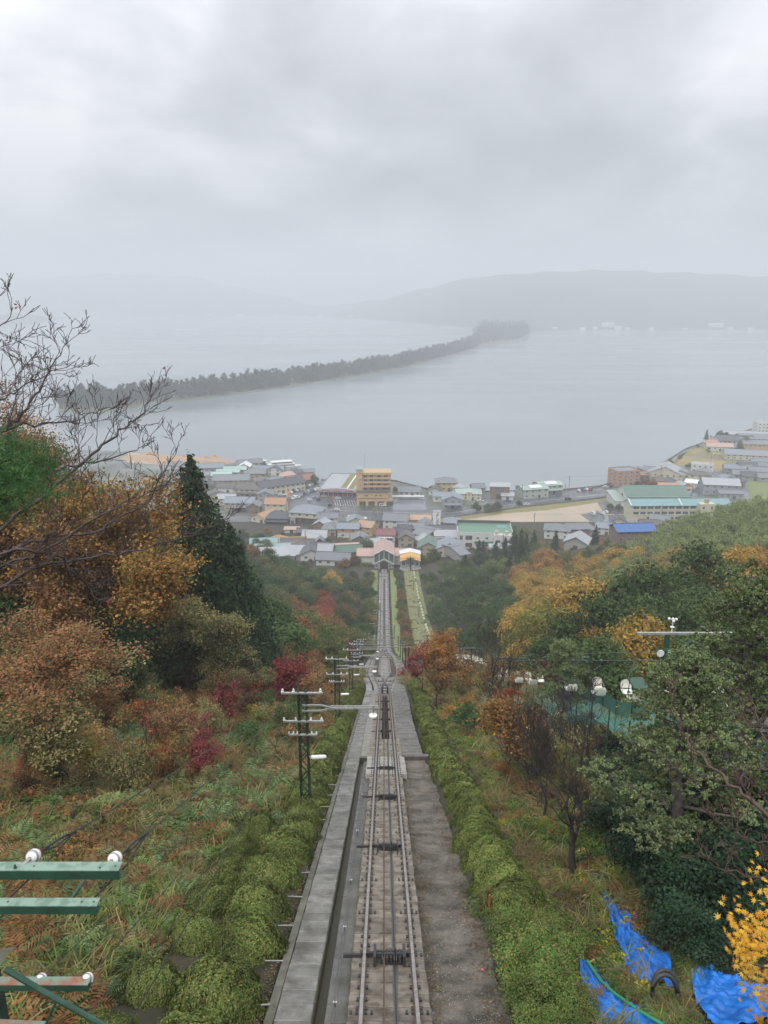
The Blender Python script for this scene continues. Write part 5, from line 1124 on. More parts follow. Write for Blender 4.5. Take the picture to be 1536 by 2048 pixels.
# bushes thick with weeds along the near right path
bigw = [crown_mesh('crown', leafmat('mixed_shrub_leaves', [(.07, .13, .025), (.11, .19, .04), (.05, .10, .022), (.16, .2, .05), (.2, .12, .05)], rough=.45), .9, .95, 12, 60, 12, .034, 500 + i, up=.5) for i in range(3)]
for i, (x, y, sc) in enumerate(((3.25, 13.0, .9), (3.4, 12.0, 1.0), (3.1, 11.4, .75), (3.0, 10.3, .7), (3.95, 13.4, .75), (3.5, 11.0, .6), (2.9, 9.0, .55), (3.3, 9.5, .55), (3.05, 14.4, .7), (4.0, 14.6, .7), (2.8, 8.0, .5))):
    r = empty('wild_shrub', (x, y, float(HT(x, y)) - .15), i * 1.1, sc); link('crown', bigw[i % 3], r)
    s = MB(); [s.tube([(0, 0, -.2), (math.cos(k * 2) * .3, math.sin(k * 2) * .3, .6)], [.02, .01], 4) for k in range(3)]; s.build('stems', M['bark'], r)
    tag(r, f'leafy wild shrub beside the black hose and white sheet, {ordw(i, "first")} of the clump', 'shrub', 'wild shrubs along the near path')
# waist-high shrubs and saplings on the fern slope
sh_ = [crown_mesh('crown', G['green'], 1.0, 1.0, 9, 34, 12, .06, 800 + i, up=.5) for i in range(3)]
SHC = {'rust': 'rusty-brown', 'fadedgreen': 'faded green', 'green': 'green', 'weedyellow': 'yellow', 'salmon': 'salmon', 'olive': 'olive', 'crimson': 'crimson', 'twigbrown': 'dry brown'}
cs = {}
for i in range(290):
    y = 24 + 72 * rnd.random() ** .8; x = -rnd.uniform(5, 6 + y * .36)
    kind = rnd.choice(['rust', 'rust', 'fadedgreen', 'fadedgreen', 'green', 'weedyellow', 'salmon', 'olive', 'crimson', 'twigbrown', 'twigbrown']); sc = rnd.uniform(.45, 1.0) * (.85 if y < 38 else 1.2 if y < 55 else 1.7) * (.45 if kind in ('weedyellow', 'crimson') else 1)
    r = empty('wild_shrub', (x, y, float(HT(x, y)) - .15), i, sc); c = link('crown', sh_[i % 3], r); c.material_slots[0].link = 'OBJECT'; c.material_slots[0].material = G[kind]; c.scale = (1, 1, rnd.uniform(.9, 1.9)); cs.setdefault(kind, []).append((y, r, 'stairway-side fern slope'))
for i in range(90):
    y = 19 + 66 * rnd.random(); x = rnd.uniform(5.2, 7 + y * .17)
    q = proj(x, y, float(HT(x, y)))
    if q[0] > 1130 and q[1] > 1700: continue
    kind = rnd.choice(['rust', 'fadedgreen', 'green', 'weedyellow', 'olive', 'olive', 'orange', 'twigbrown']); sc = rnd.uniform(.4, .8) * (1 if y < 45 else 1.5)
    r = empty('wild_shrub', (x, y, float(HT(x, y)) - .15), i, sc); c = link('crown', sh_[i % 3], r); c.material_slots[0].link = 'OBJECT'; c.material_slots[0].material = G[kind]; c.scale = (1, 1, rnd.uniform(.7, 1.2)); cs.setdefault(kind + ' ', []).append((y, r, 'slope below the chairlift'))
SHC['orange'] = 'orange'
for kd, v in cs.items():
    v.sort(key=lambda t: t[0])
    for i, (y, r, wh_) in enumerate(v): tag(r, f'{SHC[kd.strip()]} shrub among weeds on the {wh_}, {ordw(i)} of that colour', 'shrub', 'shrubs scattered over the slopes')
# small maples and saplings standing over the ferns: four shapes, copied
sapm = []
for i in range(4):
    segs, tips = branch_skeleton(900 + i, 1.0, .05, levels=5, spread=.55, upb=.35, shrink=.76, wig=.17, rmin=.003, side=.3, trunk=1.2); top = max(t[0].z for t in tips); f = 3.2 / top
    segs = [([p * f for p in ps], [max(r * .9, .006) for r in rs]) for ps, rs in segs]; tips = [(t[0] * f, t[1]) for t in tips]
    sapm.append((skel_mesh('trunk', segs, M['bark']), tip_leaves('crown', tips, 12, .17, .05, G['red'], i, flat=.4, keep=.75)))
cs2 = {}; SHC.update({'red': 'red', 'gold': 'golden', 'rust': 'rusty', 'salmon': 'salmon-pink', 'fadedgreen': 'faded green', 'crimson': 'crimson', 'green': 'green', 'weedyellow': 'yellow'})
for i in range(112):
    if i < 88: y = rnd.uniform(25, 80); x = -rnd.uniform(5.5, 7 + y * .3); where = 'stairway-side slope'
    else: y = rnd.uniform(30, 78); x = rnd.uniform(5.5, 7 + y * .08); where = 'path-side slope'
    kind = rnd.choice(['salmon', 'salmon', 'red', 'crimson', 'rust', 'fadedgreen', 'fadedgreen', 'green', 'weedyellow', 'gold']); sc = rnd.uniform(.55, 1.2) * (1 + max(0, y - 40) * .014) * (.7 if kind in ('red', 'weedyellow', 'crimson') else 1)
    r = empty('maple_sapling', (x, y, float(HT(x, y)) - .1), i * 1.9, sc); link('trunk', sapm[i % 4][0], r); c = link('crown', sapm[i % 4][1], r); c.material_slots[0].link = 'OBJECT'; c.material_slots[0].material = G[kind]; cs2.setdefault((kind, where), []).append((y, r))
for (kd, wh_), v in cs2.items():
    v.sort(key=lambda t: t[0])
    for i, (y, r) in enumerate(v): tag(r, f'{SHC[kd]}-leaved maple sapling on the {wh_}' + (f', {ordw(i)} of that colour' if len(v) > 1 else ''), 'tree', 'saplings on the fern slopes')
# bamboo grove: one mass
a = np.random.RandomState(9); C = []; Nn = []
k = 0
pts = []
while len(pts) < 1300:
    px = a.uniform(1205, 1800); yv = a.uniform(180, 372); xx = (px - 768) / FPX * (yv * 1.06)
    z = float(HT(xx, yv)); pt = proj(xx, yv, z + 7.5)[1]; lim = np.interp(px, [1205, 1250, 1330, 1400, 1480, 1536, 1700], [1100, 1078, 1040, 1020, 1000, 985, 950]); lo_ = lim + 185
    k += 1
    if k > 60000: break
    if lim < pt < lo_: pts.append((xx, yv, z))
for (xx, yv, z) in pts:
    n_ = 8; th = a.rand(n_) * 6.28; z = z + a.uniform(-2.2, 1.4)
    for q in range(n_):
        c = np.array([xx + math.cos(th[q]) * a.uniform(0, 2.2), yv + math.sin(th[q]) * a.uniform(0, 2.2), z + a.uniform(3.4, 7.8)]); kk = 24
        off = a.normal(size=(kk, 3)) * np.array([.6, .6, .35]); off[:, 2] -= .35 * (off[:, 0] ** 2 + off[:, 1] ** 2); C.append(c + off); Nn.append(a.normal(size=(kk, 3)) * .55 + np.array([0, -.2, .7]))
if C:
    V, F = leafquads(np.concatenate(C), np.concatenate(Nn), .38 * a.uniform(.6, 1.3, sum(len(c) for c in C)), .42); tag(link('bamboo_grove', npmesh('bamboo_grove', V, F, G['bamboo'])), 'feathery light green bamboo grove covering the ridge below the school', 'bamboo', None, 'stuff')
# pines of the sandbar
fp = []
for i in range(3):
    a_ = np.random.RandomState(600 + i); C = []
    for j in range(7 + i): 
        z = 7 + j * 1.5 + a_.rand(); r_ = 3.4 * (1 - j / 13); th = a_.rand() * 6.28; C.append(np.array([math.cos(th) * 1.6, math.sin(th) * 1.6, z]) + a_.normal(size=(46, 3)) * np.array([r_ * .55, r_ * .55, .7]))
    C = np.concatenate(C); V, F = leafquads(C, a_.normal(size=C.shape) * .5 + np.array([0, 0, .8]), 1.0 * a_.uniform(.6, 1.3, len(C)), .6); s = MB(); s.tube([(0, 0, -1), (.4, 0, 8), (0, .3, 17)], [.45, .35, .1], 5)
    F2 = [tuple(f) for f in F.tolist()] + [tuple(len(V) + q for q in f) for f in s.f]; me = bpy.data.meshes.new('pine'); me.from_pydata(V.tolist() + s.v, [], F2); me.materials.append(G['farpine']); me.materials.append(M['bark']); me.polygons.foreach_set('material_index', [0] * len(F) + [1] * len(s.f)); fp.append(me)
def bar_point(u, v): 
    px = 118 + u * (1057 - 118); n_ = zplane(px, np.interp(px, [q[0] for q in near], [q[1] for q in near]), .8); f_ = zplane(px, np.interp(px, [q[0] for q in far_], [q[1] for q in far_]), .8); return n_.lerp(f_, v)
spots = []
for i in range(5200):
    t = NP.rand(); u = t ** .8 if t > 0 else 0; v = .22 + .74 * NP.rand(); p = bar_point(u, v)
    spots.append(p)
# even the density along the bar's real length
ln = [bar_point(u, .5) for u in np.linspace(0, 1, 120)]; cum = np.concatenate([[0], np.cumsum([(ln[i + 1] - ln[i]).length for i in range(119)])]); spots = []
for i in range(3000):
    s_ = NP.rand() * cum[-1]; u = np.interp(s_, cum, np.linspace(0, 1, 120)); wd_ = (bar_point(u, 1) - bar_point(u, 0)).length; v = np.clip(.16 + .72 * NP.rand(), .1, .93); spots.append((bar_point(u, v), u))
spots.sort(key=lambda t: t[0].length)
sc_i = []
for i, (p, u) in enumerate(spots):
    if i < 150:
        o = link('sandbar_pine', fp[i % 3], None, p, rnd.uniform(0, 6.28), rnd.uniform(.5, 1.3)); tag(o, 'dark hazy pine at the near end of the wooded sandbar', 'pine tree', 'pines at the near end of the sandbar')
    else: sc_i.append((p, i))
pc2 = bpy.data.collections.new('pine_kinds'); 
for i, me in enumerate(fp): pc2.objects.link(bpy.data.objects.new('p%d' % i, me))
gn2 = gn.copy(); gn2.nodes[ci.name].inputs['Collection'].default_value = pc2
o = scatter('sandbar_forest', [p[:] for p, _ in sc_i], [i % 3 for _, i in sc_i], NP.uniform(.45, 1.3, len(sc_i)), 'dense dark pine forest running the length of the sandbar'); o.modifiers[0].node_group = gn2
o['category'] = 'forest'
# wood on the low point at the far end
P = []
for i in range(420): px = NP.uniform(958, 1050); py = NP.uniform(663, 683 - (px - 958) * .05); q = zplane(px, py, .8); P.append((q.x, q.y, 3 + 22 * NP.rand()))
o = scatter('headland_forest', P, [i % 3 for i in range(420)], NP.uniform(.9, 1.4, 420), 'dark wood on the headland where the sandbar ends'); o.modifiers[0].node_group = gn2; o['category'] = 'forest'

# labels of the many forest trees
for (ph, b_, s_, k_), v in LAB.items():
    v.sort(key=lambda t: t[0])
    for i, (y, r) in enumerate(v):
        lab = f'{ph} {b_}, {s_}, {k_}' + (f', {ordw(i)} one' if len(v) > 1 else ''); tag(r, lab, 'tree', 'trees of the mixed wood on the slope')
# ------------------------------------------------------------------ chairlift, netting, tarpaulins, hose
_cy = np.array([4, 10, 25, 76, 105, 150, 200, 235, 280, 325, 346.]); _cdp = np.array([3.4, 5.9, 12.9, 39.2, 52.0, 74.5, 95.5, 104.8, 114.2, 120.8, 122.6])
def CZ(y): return CAMZ - float(np.interp(y, _cy, _cdp))
LX = 12.6
for s_ in (-1, 1):
    s = MB(); s.tube([(LX + s_ * 1.25, y, CZ(y)) for y in np.arange(4, 346, 6)], .018, 5); tag(s.build('haul_rope', M['steelwire']), f'steel chairlift rope on the side {"nearer" if s_ < 0 else "farther from"} the funicular track', 'rope')
s = MB(); s.tube([(LX - .6, y, CZ(y) + .45) for y in np.arange(4, 110, 6)], .009, 4); tag(s.build('signal_cable', M['steelwire']), 'thin signal cable strung above the chairlift ropes', 'cable')
# chair: hanger, seat pan, back rest
def chair_meshes():
    h = MB(); h.tube([(0, 0, 0), (0, -.02, -.25), (.28, 0, -.45), (.30, 0, -1.35), (.28, .22, -1.62), (-.22, .22, -1.62), (-.25, 0, -1.2)], .018, 5); h.box(-.05, -.1, -.05, .05, .1, .04)
    st = MB(); v = []
    for j, (yy_, zz_) in enumerate(((-.28, -1.62), (-.2, -1.66), (.12, -1.66), (.22, -1.62))): v += [(-.26, yy_, zz_ + .03), (-.2, yy_, zz_), (.2, yy_, zz_), (.26, yy_, zz_ + .03)]
    f = [(4 * j + i, 4 * j + i + 1, 4 * j + i + 5, 4 * j + i + 4) for j in range(3) for i in range(3)]; st.add(v, f); st.add([(x, y, z - .035) for x, y, z in v], [q[::-1] for q in f]); 
    bk = MB(); v = []
    for j, (yy_, zz_, wd) in enumerate(((.22, -1.58, .25), (.27, -1.4, .27), (.29, -1.25, .24), (.29, -1.17, .17))): v += [(-wd, yy_ - .03, zz_), (-wd * .5, yy_ + .02, zz_), (wd * .5, yy_ + .02, zz_), (wd, yy_ - .03, zz_)]
    bk.add(v, f); bk.add([(x, y + .035, z) for x, y, z in v], [q[::-1] for q in f]); return h, st, bk
h, st, bk = chair_meshes(); hm_ = h.mesh('hanger', M['green']); seatm = st.mesh('seat', mat('cream_seat_plastic', (.72, .70, .62), .35, (.6, .58, .5), 5)); backm = bk.mesh('backrest', MATS['cream_seat_plastic'])
tb = bk.mesh('backrest_teal', M['green_light']); tealseat = st.mesh('seat_teal', M['green'])
def chair(y, s_, k):
    r = empty('lift_chair', (LX + s_ * 1.25, y, CZ(y) - .02), 0 if s_ > 0 else math.pi, 1.18); dark = k % 7 == 5
    link('hanger', hm_, r); link('seat', tealseat if dark else seatm, r); link('backrest', tb if dark else backm, r)
    if y < 85:
        b = MB(); b.tube([(-.27, -.05, -1.6), (-.27, -.2, -1.42), (-.27, .2, -1.38)], .012, 4); b.tube([(.27, -.05, -1.6), (.27, -.2, -1.42), (.27, .2, -1.38)], .012, 4); b.build('armrest', M['galv'], r)
    tag(r, f'{"green-backed" if dark else "cream"} chair hanging from the {"nearer" if s_ < 0 else "farther"} chairlift rope, {ordw(k)} down the line', 'lift chair', 'chairs of the chairlift'); return r
for s_ in (-1, 1):
    k = 0; y = 19.6 if s_ < 0 else 22.3
    while y < 338: chair(y, s_, k); y += 5.3; k += 1
# pylons
def pylon(y, k, lab, big=False):
    g_ = float(HT(LX, y)); zt = CZ(y); r = empty('lift_pylon', (LX, y, g_)); H = zt - g_
    s = MB(); s.tube([(0, 0, -.5), (0, 0, H + (1.0 if big else .35))], [.17, .12], 8); s.build('post', M['green_dark'], r)
    s = MB(); s.box(-1.6, -.07, H + .12, 1.6, .07, H + .26); s.bar((-1.2, 0, H + .14), (0, 0, H - .7), .05); s.bar((1.2, 0, H + .14), (0, 0, H - .7), .05); s.build('cross_beam', M['green'], r)
    for sx in (-1.25, 1.25):
        s = MB(); s.bar((sx, -.9, H + .09), (sx, .9, H - .5 * .9 * .9 + .2), .06)
        for q in (-.7, -.25, .25, .7): s.lathe((sx - .04, q, H - .02 - q * .3), (1, 0, 0), [(0, .13), (.08, .13)], 10)
        s.build('sheave_train', M['green'], r)
    return tag(r, lab, 'pylon', 'pylons of the chairlift')
for k, (y, lab) in enumerate(((47, 'green chairlift pylon right above the net, beside the rounded pine'), (68, 'green chairlift pylon behind the black bare tree'), (98, 'dark green pylon where the chairlift drops over the slope'), (150, 'upper of the dark pylons on the grass lane of the chairlift'), (200, 'dark pylon halfway down the grass lane'), (250, 'dark T-shaped pylon on the lower grass lane'), (298, 'lowest T-shaped pylon on the grass lane before the orange canopy'))): pylon(y, k, lab)
# gantry with the anemometer
gy_ = 30.0; ztop = atY(1343, 1266, gy_).z; g_ = float(HT(LX, gy_)); r = empty('lift_gantry', (LX, gy_, g_)); H = ztop - g_
s = MB(); s.box(-1.55, -.06, H - .07, 2.6, .06, H + .03); s.build('cross_beam', M['galv'], r)
s = MB(); s.tube([(-.2, 0, -.5), (-.2, 0, H - .05)], .12, 8); s.bar((-1.3, 0, H - .1), (-.2, 0, H - 1.2), .04); s.bar((1.3, 0, H - .1), (-.2, 0, H - 1.2), .04); s.bar((-.2, 0, H - .1), (2.4, 0, H - 1.4), .04); s.box(1.0, -.5, H - 2.0, 1.9, .5, H - 1.9); s.box(-1.6, -.5, H - 2.5, -.9, .5, H - 2.42); s.build('frame', M['green'], r)
for sx in (-.45, -.05): s = MB(); s.lathe((sx, -.1, H - .95), (0, 1, 0), [(0, .15), (.03, .17), (.06, .15)], 14); s.build('wheel', M['white'], r)
tag(r, 'green chairlift gantry with pale top beam between the pine crowns', 'gantry')
an = empty('anemometer', (LX + .05 - .95 * 0 - .0, gy_, ztop + .03)); an.location.x = atY(1343, 1266, gy_).x
s = MB(); s.tube([(0, 0, 0), (0, 0, .62)], .025, 6); s.lathe((0, 0, .22), (0, 0, 1), [(0, .03), (.02, .09), (.05, .09), (.07, .03)], 10); s.build('mast', M['white'], an)
s = MB(); s.lathe((-.0, 0, .56), (0, 0, 1), [(0, .04), (.03, .06), (.1, .06), (.13, .03)], 8)
for k in range(3):
    t_ = k * 2.094 + .3; q = Vector((math.cos(t_) * .17, math.sin(t_) * .17, .6)); s.bar((0, 0, .6), q, .015); s.lathe(q - Vector((0, .06, 0)), (0, 1, 0), [(0, .02), (.03, .055), (.06, .065), (.09, .05), (.1, .01)], 8)
s.build('cups', M['white'], an); tag(an, 'white cup anemometer standing on the top beam of the gantry', 'anemometer')
# safety net below the lift
netm = mat('teal_safety_net', (.035, .16, .13), .6, (.055, .24, .20), 3.0, bump=.4, bscale=30, stretch=(1, 1, 1))
nd, nn, nl, nb_ = netm, netm.node_tree.nodes, netm.node_tree.links, netm.node_tree.nodes['Principled BSDF']
wv = nn.new('ShaderNodeTexWave'); wv.inputs['Scale'].default_value = 4.5; wv.inputs['Distortion'].default_value = 1.5; tcn = nn.new('ShaderNodeTexCoord'); nl.new(tcn.outputs['Object'], wv.inputs[0])
rp = nn.new('ShaderNodeMapRange'); nl.new(wv.outputs[0], rp.inputs[0]); rp.inputs[1].default_value = 0; rp.inputs[2].default_value = 1; rp.inputs[3].default_value = .35; rp.inputs[4].default_value = .85; nl.new(rp.outputs[0], nb_.inputs['Alpha'])
nt_ = empty('safety_net', (0, 0, 0)); tag(nt_, 'teal safety net slung on posts beneath the chairlift', 'net')
def netz(y): return CZ(y) - 3.5 - .35 * math.sin(y * .5)
ysn = np.arange(13, 84, .8); us = np.linspace(-1, 1, 15); Pn = np.zeros((len(ysn), 15, 3))
for i, y in enumerate(ysn):
    for j, u in enumerate(us): Pn[i, j] = (LX + u * 2.0, y, netz(y) - .45 * (1 - u * u) + .08 * math.sin(y * 2 + u * 5) + .05 * math.sin(y * 5 - u * 3))
link('netting', gridmesh('netting', Pn, netm), nt_)
s = MB()
for u in (-1, 1):
    s.tube([(LX + u * 2.0, y, netz(y)) for y in ysn[::2]], .012, 4)
s.build('edge_rope', M['steelwire'], nt_)
pm_ = MB(); pm_.bar((0, 0, -3.4), (0, 0, 1.0), .06); pm_ = pm_.mesh('net_post', M['green'])
for y in np.arange(15, 84, 2.7):
    for u in (-1, 1): link('net_post', pm_, nt_, (LX + u * 2.02, y, netz(y)))
fz = MB()
ysf = np.arange(24, 60, 1.0); Pf = np.array([[(LX + 2.1, y, netz(y)), (LX + 2.1, y, netz(y) + 1.0)] for y in ysf]); link('side_netting', gridmesh('side_netting', Pf, netm), nt_)
# leaf litter on the net
C = []; 
for i in range(420): y = rnd.uniform(30, 60); u = rnd.uniform(-.9, .9); C.append((LX + u * 2.0, y, netz(y) - .45 * (1 - u * u) + .06))
V, F = leafquads(np.array(C), np.tile([0, .3, .9], (420, 1)) + NP.normal(size=(420, 3)) * .2, .05 * NP.uniform(.5, 1.3, 420)); tag(link('fallen_leaves', npmesh('fallen_leaves', V, F, G['red'])), 'red fallen leaves lying on the teal net', 'leaves', None, 'stuff')
# blue covered stand
bs = empty('covered_stand', atY(1131, 1418, 45)); s = MB(); a = random.Random(4); P2 = []
for i in range(9):
    row = []
    for j in range(13):
        th = j / 12 * 2 * math.pi; z = .15 + i * .12; q = .42 + .07 * math.sin(th * 5 + i) + .04 * math.sin(i * 1.7) - (.10 if i > 6 else 0); row.append((math.cos(th) * q * (1.1 if i < 4 else .95), math.sin(th) * q * .8, z))
    P2.append(row)
P2.append([(0, 0, 1.15)] * 13); blue = mat('blue_tarpaulin', (.012, .16, .55), .35, (.012, .09, .33), 2.0, bump=.8, bscale=7, lo=.3, hi=.6); link('cover', gridmesh('cover', np.array(P2), blue), bs)
for sx, sy in ((-.3, -.25), (.3, -.25), (.3, .25), (-.3, .25)): s = MB(); s.bar((sx, sy, -.8), (sx * .8, sy * .8, .3), .05); s.build('leg', M['white'], bs)
tag(bs, 'blue cloth cover bunched over a stand with thin white legs by the net', 'covered stand')
# tarpaulins
def tarp(A, B, label, seed, nu=56, nv=26, amp=.07, name='tarpaulin'):
    a = random.Random(seed); ph = [a.uniform(0, 6) for _ in range(6)]; Pg = np.zeros((nu, nv, 3))
    def along(pts, t):
        f = t * (len(pts) - 1); i = min(int(f), len(pts) - 2); g = f - i; return pts[i][0] * (1 - g) + pts[i + 1][0] * g, pts[i][1] * (1 - g) + pts[i + 1][1] * g
    for i in range(nu):
        p = along(A, i / (nu - 1)); q = along(B, i / (nu - 1))
        for j in range(nv):
            t = j / (nv - 1); x = p[0] * (1 - t) + q[0] * t; y_ = p[1] * (1 - t) + q[1] * t; w_ = hit(x, y_, .12); dz = amp * (math.sin(i * .4 + ph[0] + 2.2 * math.sin(j * .25 + ph[3])) * .4 + math.sin(j * .5 + i * .25 + ph[1]) * .4 + .5 * abs(math.sin(i * .37 - j * .8 + ph[2])) + a.uniform(-.07, .07) + .45 * abs(math.sin(i * .31 + j * .42 + ph[4])) - .5 * abs(math.sin(i * .16 - j * .5 + ph[5])) + .25 * abs(math.sin(i * .5 + j * .12 + ph[0])))
            if j in (0, nv - 1): dz += a.uniform(-.05, .06)
            Pg[i, j] = (w_.x + a.uniform(-.01, .01), w_.y, w_.z + dz)
    o = link(name, gridmesh(name, Pg, blue)); md = o.modifiers.new('cloth', 'SOLIDIFY'); md.thickness = .006; return tag(o, label, 'tarpaulin')
tarp([(1205, 1793), (1222, 1850), (1240, 1900), (1258, 1950), (1275, 1962)], [(1214, 1796), (1262, 1840), (1270, 1862), (1340, 1920), (1350, 1975)], 'crumpled blue tarpaulin strip running down towards the black pipe ring', 1, amp=.11)
tarp([(1158, 1920), (1162, 1960), (1172, 2000), (1195, 2060)], [(1172, 1922), (1225, 1985), (1275, 2020), (1345, 2062)], 'blue tarpaulin sheet with green edge at the bottom of the picture', 2, amp=.05)
tarp([(1382, 1940), (1385, 1985), (1400, 2020), (1440, 2070)], [(1420, 1935), (1470, 1960), (1540, 1975), (1600, 2010)], 'blue tarpaulin lying under the pine thicket', 3, amp=.08)
eg = MB(); pts = [hit(x, y_, .2) for x, y_ in ((1174, 1921), (1200, 1960), (1228, 1986), (1276, 2020), (1346, 2062))]
for p, q in zip(pts, pts[1:]): eg.bar(p, q, .06, .03)
tag(eg.build('green_strap', mat('green_cloth', (.02, .22, .10), .6)), 'green cloth edging along the lower tarpaulin', 'strap')
# white sheet and black hose beside the near path
tarp([(962, 1840), (966, 1862), (978, 1895), (985, 1940), (1005, 1990), (1030, 2060)], [(966, 1838), (980, 1860), (990, 1900), (1004, 1940), (1022, 1985), (1052, 2060)], 'dirty white sheet showing between path edge and shrubs', 5, 40, 6, .03, 'white_sheet'); bpy.data.objects['white_sheet'].data.materials[0] = mat('dirty_white_sheet', (.66, .66, .62), .6, (.45, .44, .40), 4, bump=.3)
hp = [hit(x, y_, .10) for x, y_ in ((972, 1842), (976, 1870), (984, 1905), (990, 1945), (1003, 1985), (1014, 2020), (1030, 2070))]
s = MB(); s.tube(hp, .045, 10); s.tube([p + Vector((-.05, .1, -.03)) for p in hp[:4]], .03, 8); tag(s.build('black_hose', M['wire'], None, True), 'thick black hose lying along the edge of the path', 'hose')
hp = [hit(x, y_, .12) for x, y_ in ((1085, 1795), (1115, 1788), (1150, 1793), (1175, 1812), (1190, 1850), (1210, 1890), (1222, 1920))]; s = MB(); s.tube(hp, .04, 8); tag(s.build('black_hose', M['wire'], None, True), 'black hose curving through the weeds above the blue tarpaulin', 'hose')
c = hit(1330, 1985, .22); s = MB(); ring = [c + Vector((math.cos(t / 16 * 6.283) * .25, .12 * math.sin(t / 16 * 6.283), math.sin(t / 16 * 6.283) * .32)) for t in range(17)]; s.tube(ring, .05, 8); s.tube([p + Vector((.03, .09, .02)) for p in ring], .04, 8); tag(s.build('coiled_pipe', M['wire'], None, True), 'coil of black corrugated pipe standing between the blue tarpaulins', 'pipe coil')
stk = MB(); stk.box(-.02, -.02, -.3, .02, .02, .22); stkm = stk.mesh('stake', mat('raw_wood', (.50, .33, .13), .7)); 
for i, (x, y_, lab) in enumerate(((1162, 1797, 'short wooden stake beside the curving black hose'), (1176, 1928, 'short wooden stake at the tip of the lower tarpaulin'))): o = link('wooden_stake', stkm, None, hit(x, y_, .05)); o.rotation_euler = (.3, .5, 0); tag(o, lab, 'stake')
s = MB(); s.box(-.02, -.02, -.2, .02, .02, .4); rs_ = s.mesh('red_stake', mat('red_brown_paint', (.42, .10, .04), .6)); tag(link('red_stake', rs_, None, hit(1017, 1985, 0)), 'small red-brown stake beside the black hose', 'stake'); tag(link('red_stake', rs_, None, hit(1108, 1662, 0)), 'small red peg in the weeds beside the mossy bare tree', 'stake'); tag(link('marker_pole', rs_, None, hit(978, 1815, .2)), 'rust and yellow marker post rising above the near shrubs', 'post')
o = link('pink_scrap', sl and npmesh('pink_scrap', [(-.04, 0, 0), (0, -.03, .01), (.05, 0, 0), (0, .04, .02)], [(0, 1, 2, 3)], mat('pink_paper', (.7, .12, .18), .6)), None, Vector(hit(964, 1961)) + Vector((0, 0, .30))); tag(o, 'small pink scrap of paper on the asphalt path', 'scrap')
# lift lane, lower verge strips
def lane(name, fa, fb, ya, yb, m, dz=.06):
    Ys = np.arange(ya, yb, 2.); Pg = np.array([[(x, y, float(HT(x, y)) + dz) for x in np.linspace(fa(y), fb(y), 8)] for y in Ys]); o = link(name, gridmesh(name, Pg, m)); o['kind'] = 'structure'
lane('lift_lane', lambda y: 9.3, lambda y: 16.2, 118, 336, M['lane'])
lane('grass_bank', lambda y: 2.9 + .6 * sep_(y), lambda y: 5.4, 150, 336, M['grass_green']); lane('grass_bank', lambda y: -6.2, lambda y: -2.7 - .9 * sep_(y), 170, 336, M['grass_green'])
# low scrub rows down the lower line
lowb = [crown_mesh('crown', G['green'], 1.0, 1.1, 10, 26, 10, .13, 700 + i) for i in range(2)]
for i in range(52):
    y = 155 + i * 3.4; x = (6.9 if i % 2 else -6.6) + rnd.uniform(-.8, .8); kind = ('rust', 'olive', 'green', 'twigbrown')[rnd.randrange(4)]; r = empty('low_shrub', (x, y, float(HT(x, y)) - .1), i, rnd.uniform(1.0, 1.7)); c = link('crown', lowb[i % 2], r); c.material_slots[0].link = 'OBJECT'; c.material_slots[0].material = G[kind]
    tag(r, f'low {dict(rust="rusty", olive="olive", green="green", twigbrown="brown")[kind]} shrub between the lower track and {"the lift lane" if i % 2 else "the wood"}, {ordw(i // 2)} going downhill', 'shrub', 'shrubs beside the lower line')
# ------------------------------------------------------------------ the town
RC = {'grey': (.185, .195, .21), 'lightgrey': (.36, .37, .39), 'blue_grey': (.215, .24, .275), 'dark': (.075, .08, .09), 'brown': (.11, .095, .085), 'orange': (.44, .24, .13), 'redbrown': (.26, .12, .09), 'pink': (.46, .31, .26), 'teal': (.22, .34, .35), 'mint': (.36, .50, .44), 'green': (.10, .17, .13), 'roofgreen': (.12, .24, .165), 'blue': (.05, .14, .38), 'red': (.45, .09, .07), 'tan': (.42, .28, .18), 'white': (.72, .73, .73), 'yellow': (.60, .40, .16), 'palegreen': (.34, .42, .38), 'maroon': (.20, .07, .07), 'tealgrey': (.30, .40, .42)}
WC = {'white': (.62, .62, .58), 'cream': (.58, .54, .40), 'yellow': (.55, .38, .17), 'brown': (.22, .16, .12), 'grey': (.34, .34, .33), 'dark': (.07, .06, .055), 'orange': (.42, .26, .17), 'pinkish': (.48, .30, .22), 'greenish': (.42, .47, .40), 'tan': (.40, .33, .24), 'blackwood': (.05, .042, .038), 'bluegrey': (.32, .35, .38)}
def rmat(c): return mat('roof_' + c, RC[c], .38, tuple(v * .78 for v in RC[c]), 1.2, bump=.5, bscale=6, objvar=.08, stretch=(4, .6, 1))
def wmat(c): return mat('wall_' + c, WC[c], .75, tuple(v * .82 for v in WC[c]), .8)
_win = {}
def winmesh(w_, h_):
    k = (round(w_, 1), round(h_, 1))
    if k not in _win:
        s = MB(); t = .07; s.box(-w_ / 2, -.07, 0, w_ / 2, 0, t); s.box(-w_ / 2, -.07, h_ - t, w_ / 2, 0, h_); s.box(-w_ / 2, -.07, t, -w_ / 2 + t, 0, h_ - t); s.box(w_ / 2 - t, -.07, t, w_ / 2, 0, h_ - t); s.box(-.03, -.06, t, .03, 0, h_ - t)
        p = MB(); p.box(-w_ / 2 + t, -.03, t, w_ / 2 - t, .01, h_ - t); _win[k] = (s.mesh('window', M['frame']), p.mesh('pane', M['glass']))
    return _win[k]
def window(r, x, y, z, w_, h_, face=0):
    a, b = winmesh(w_, h_); o = link('window', a, r, (x, y, z), face); link('pane', b, o); return o
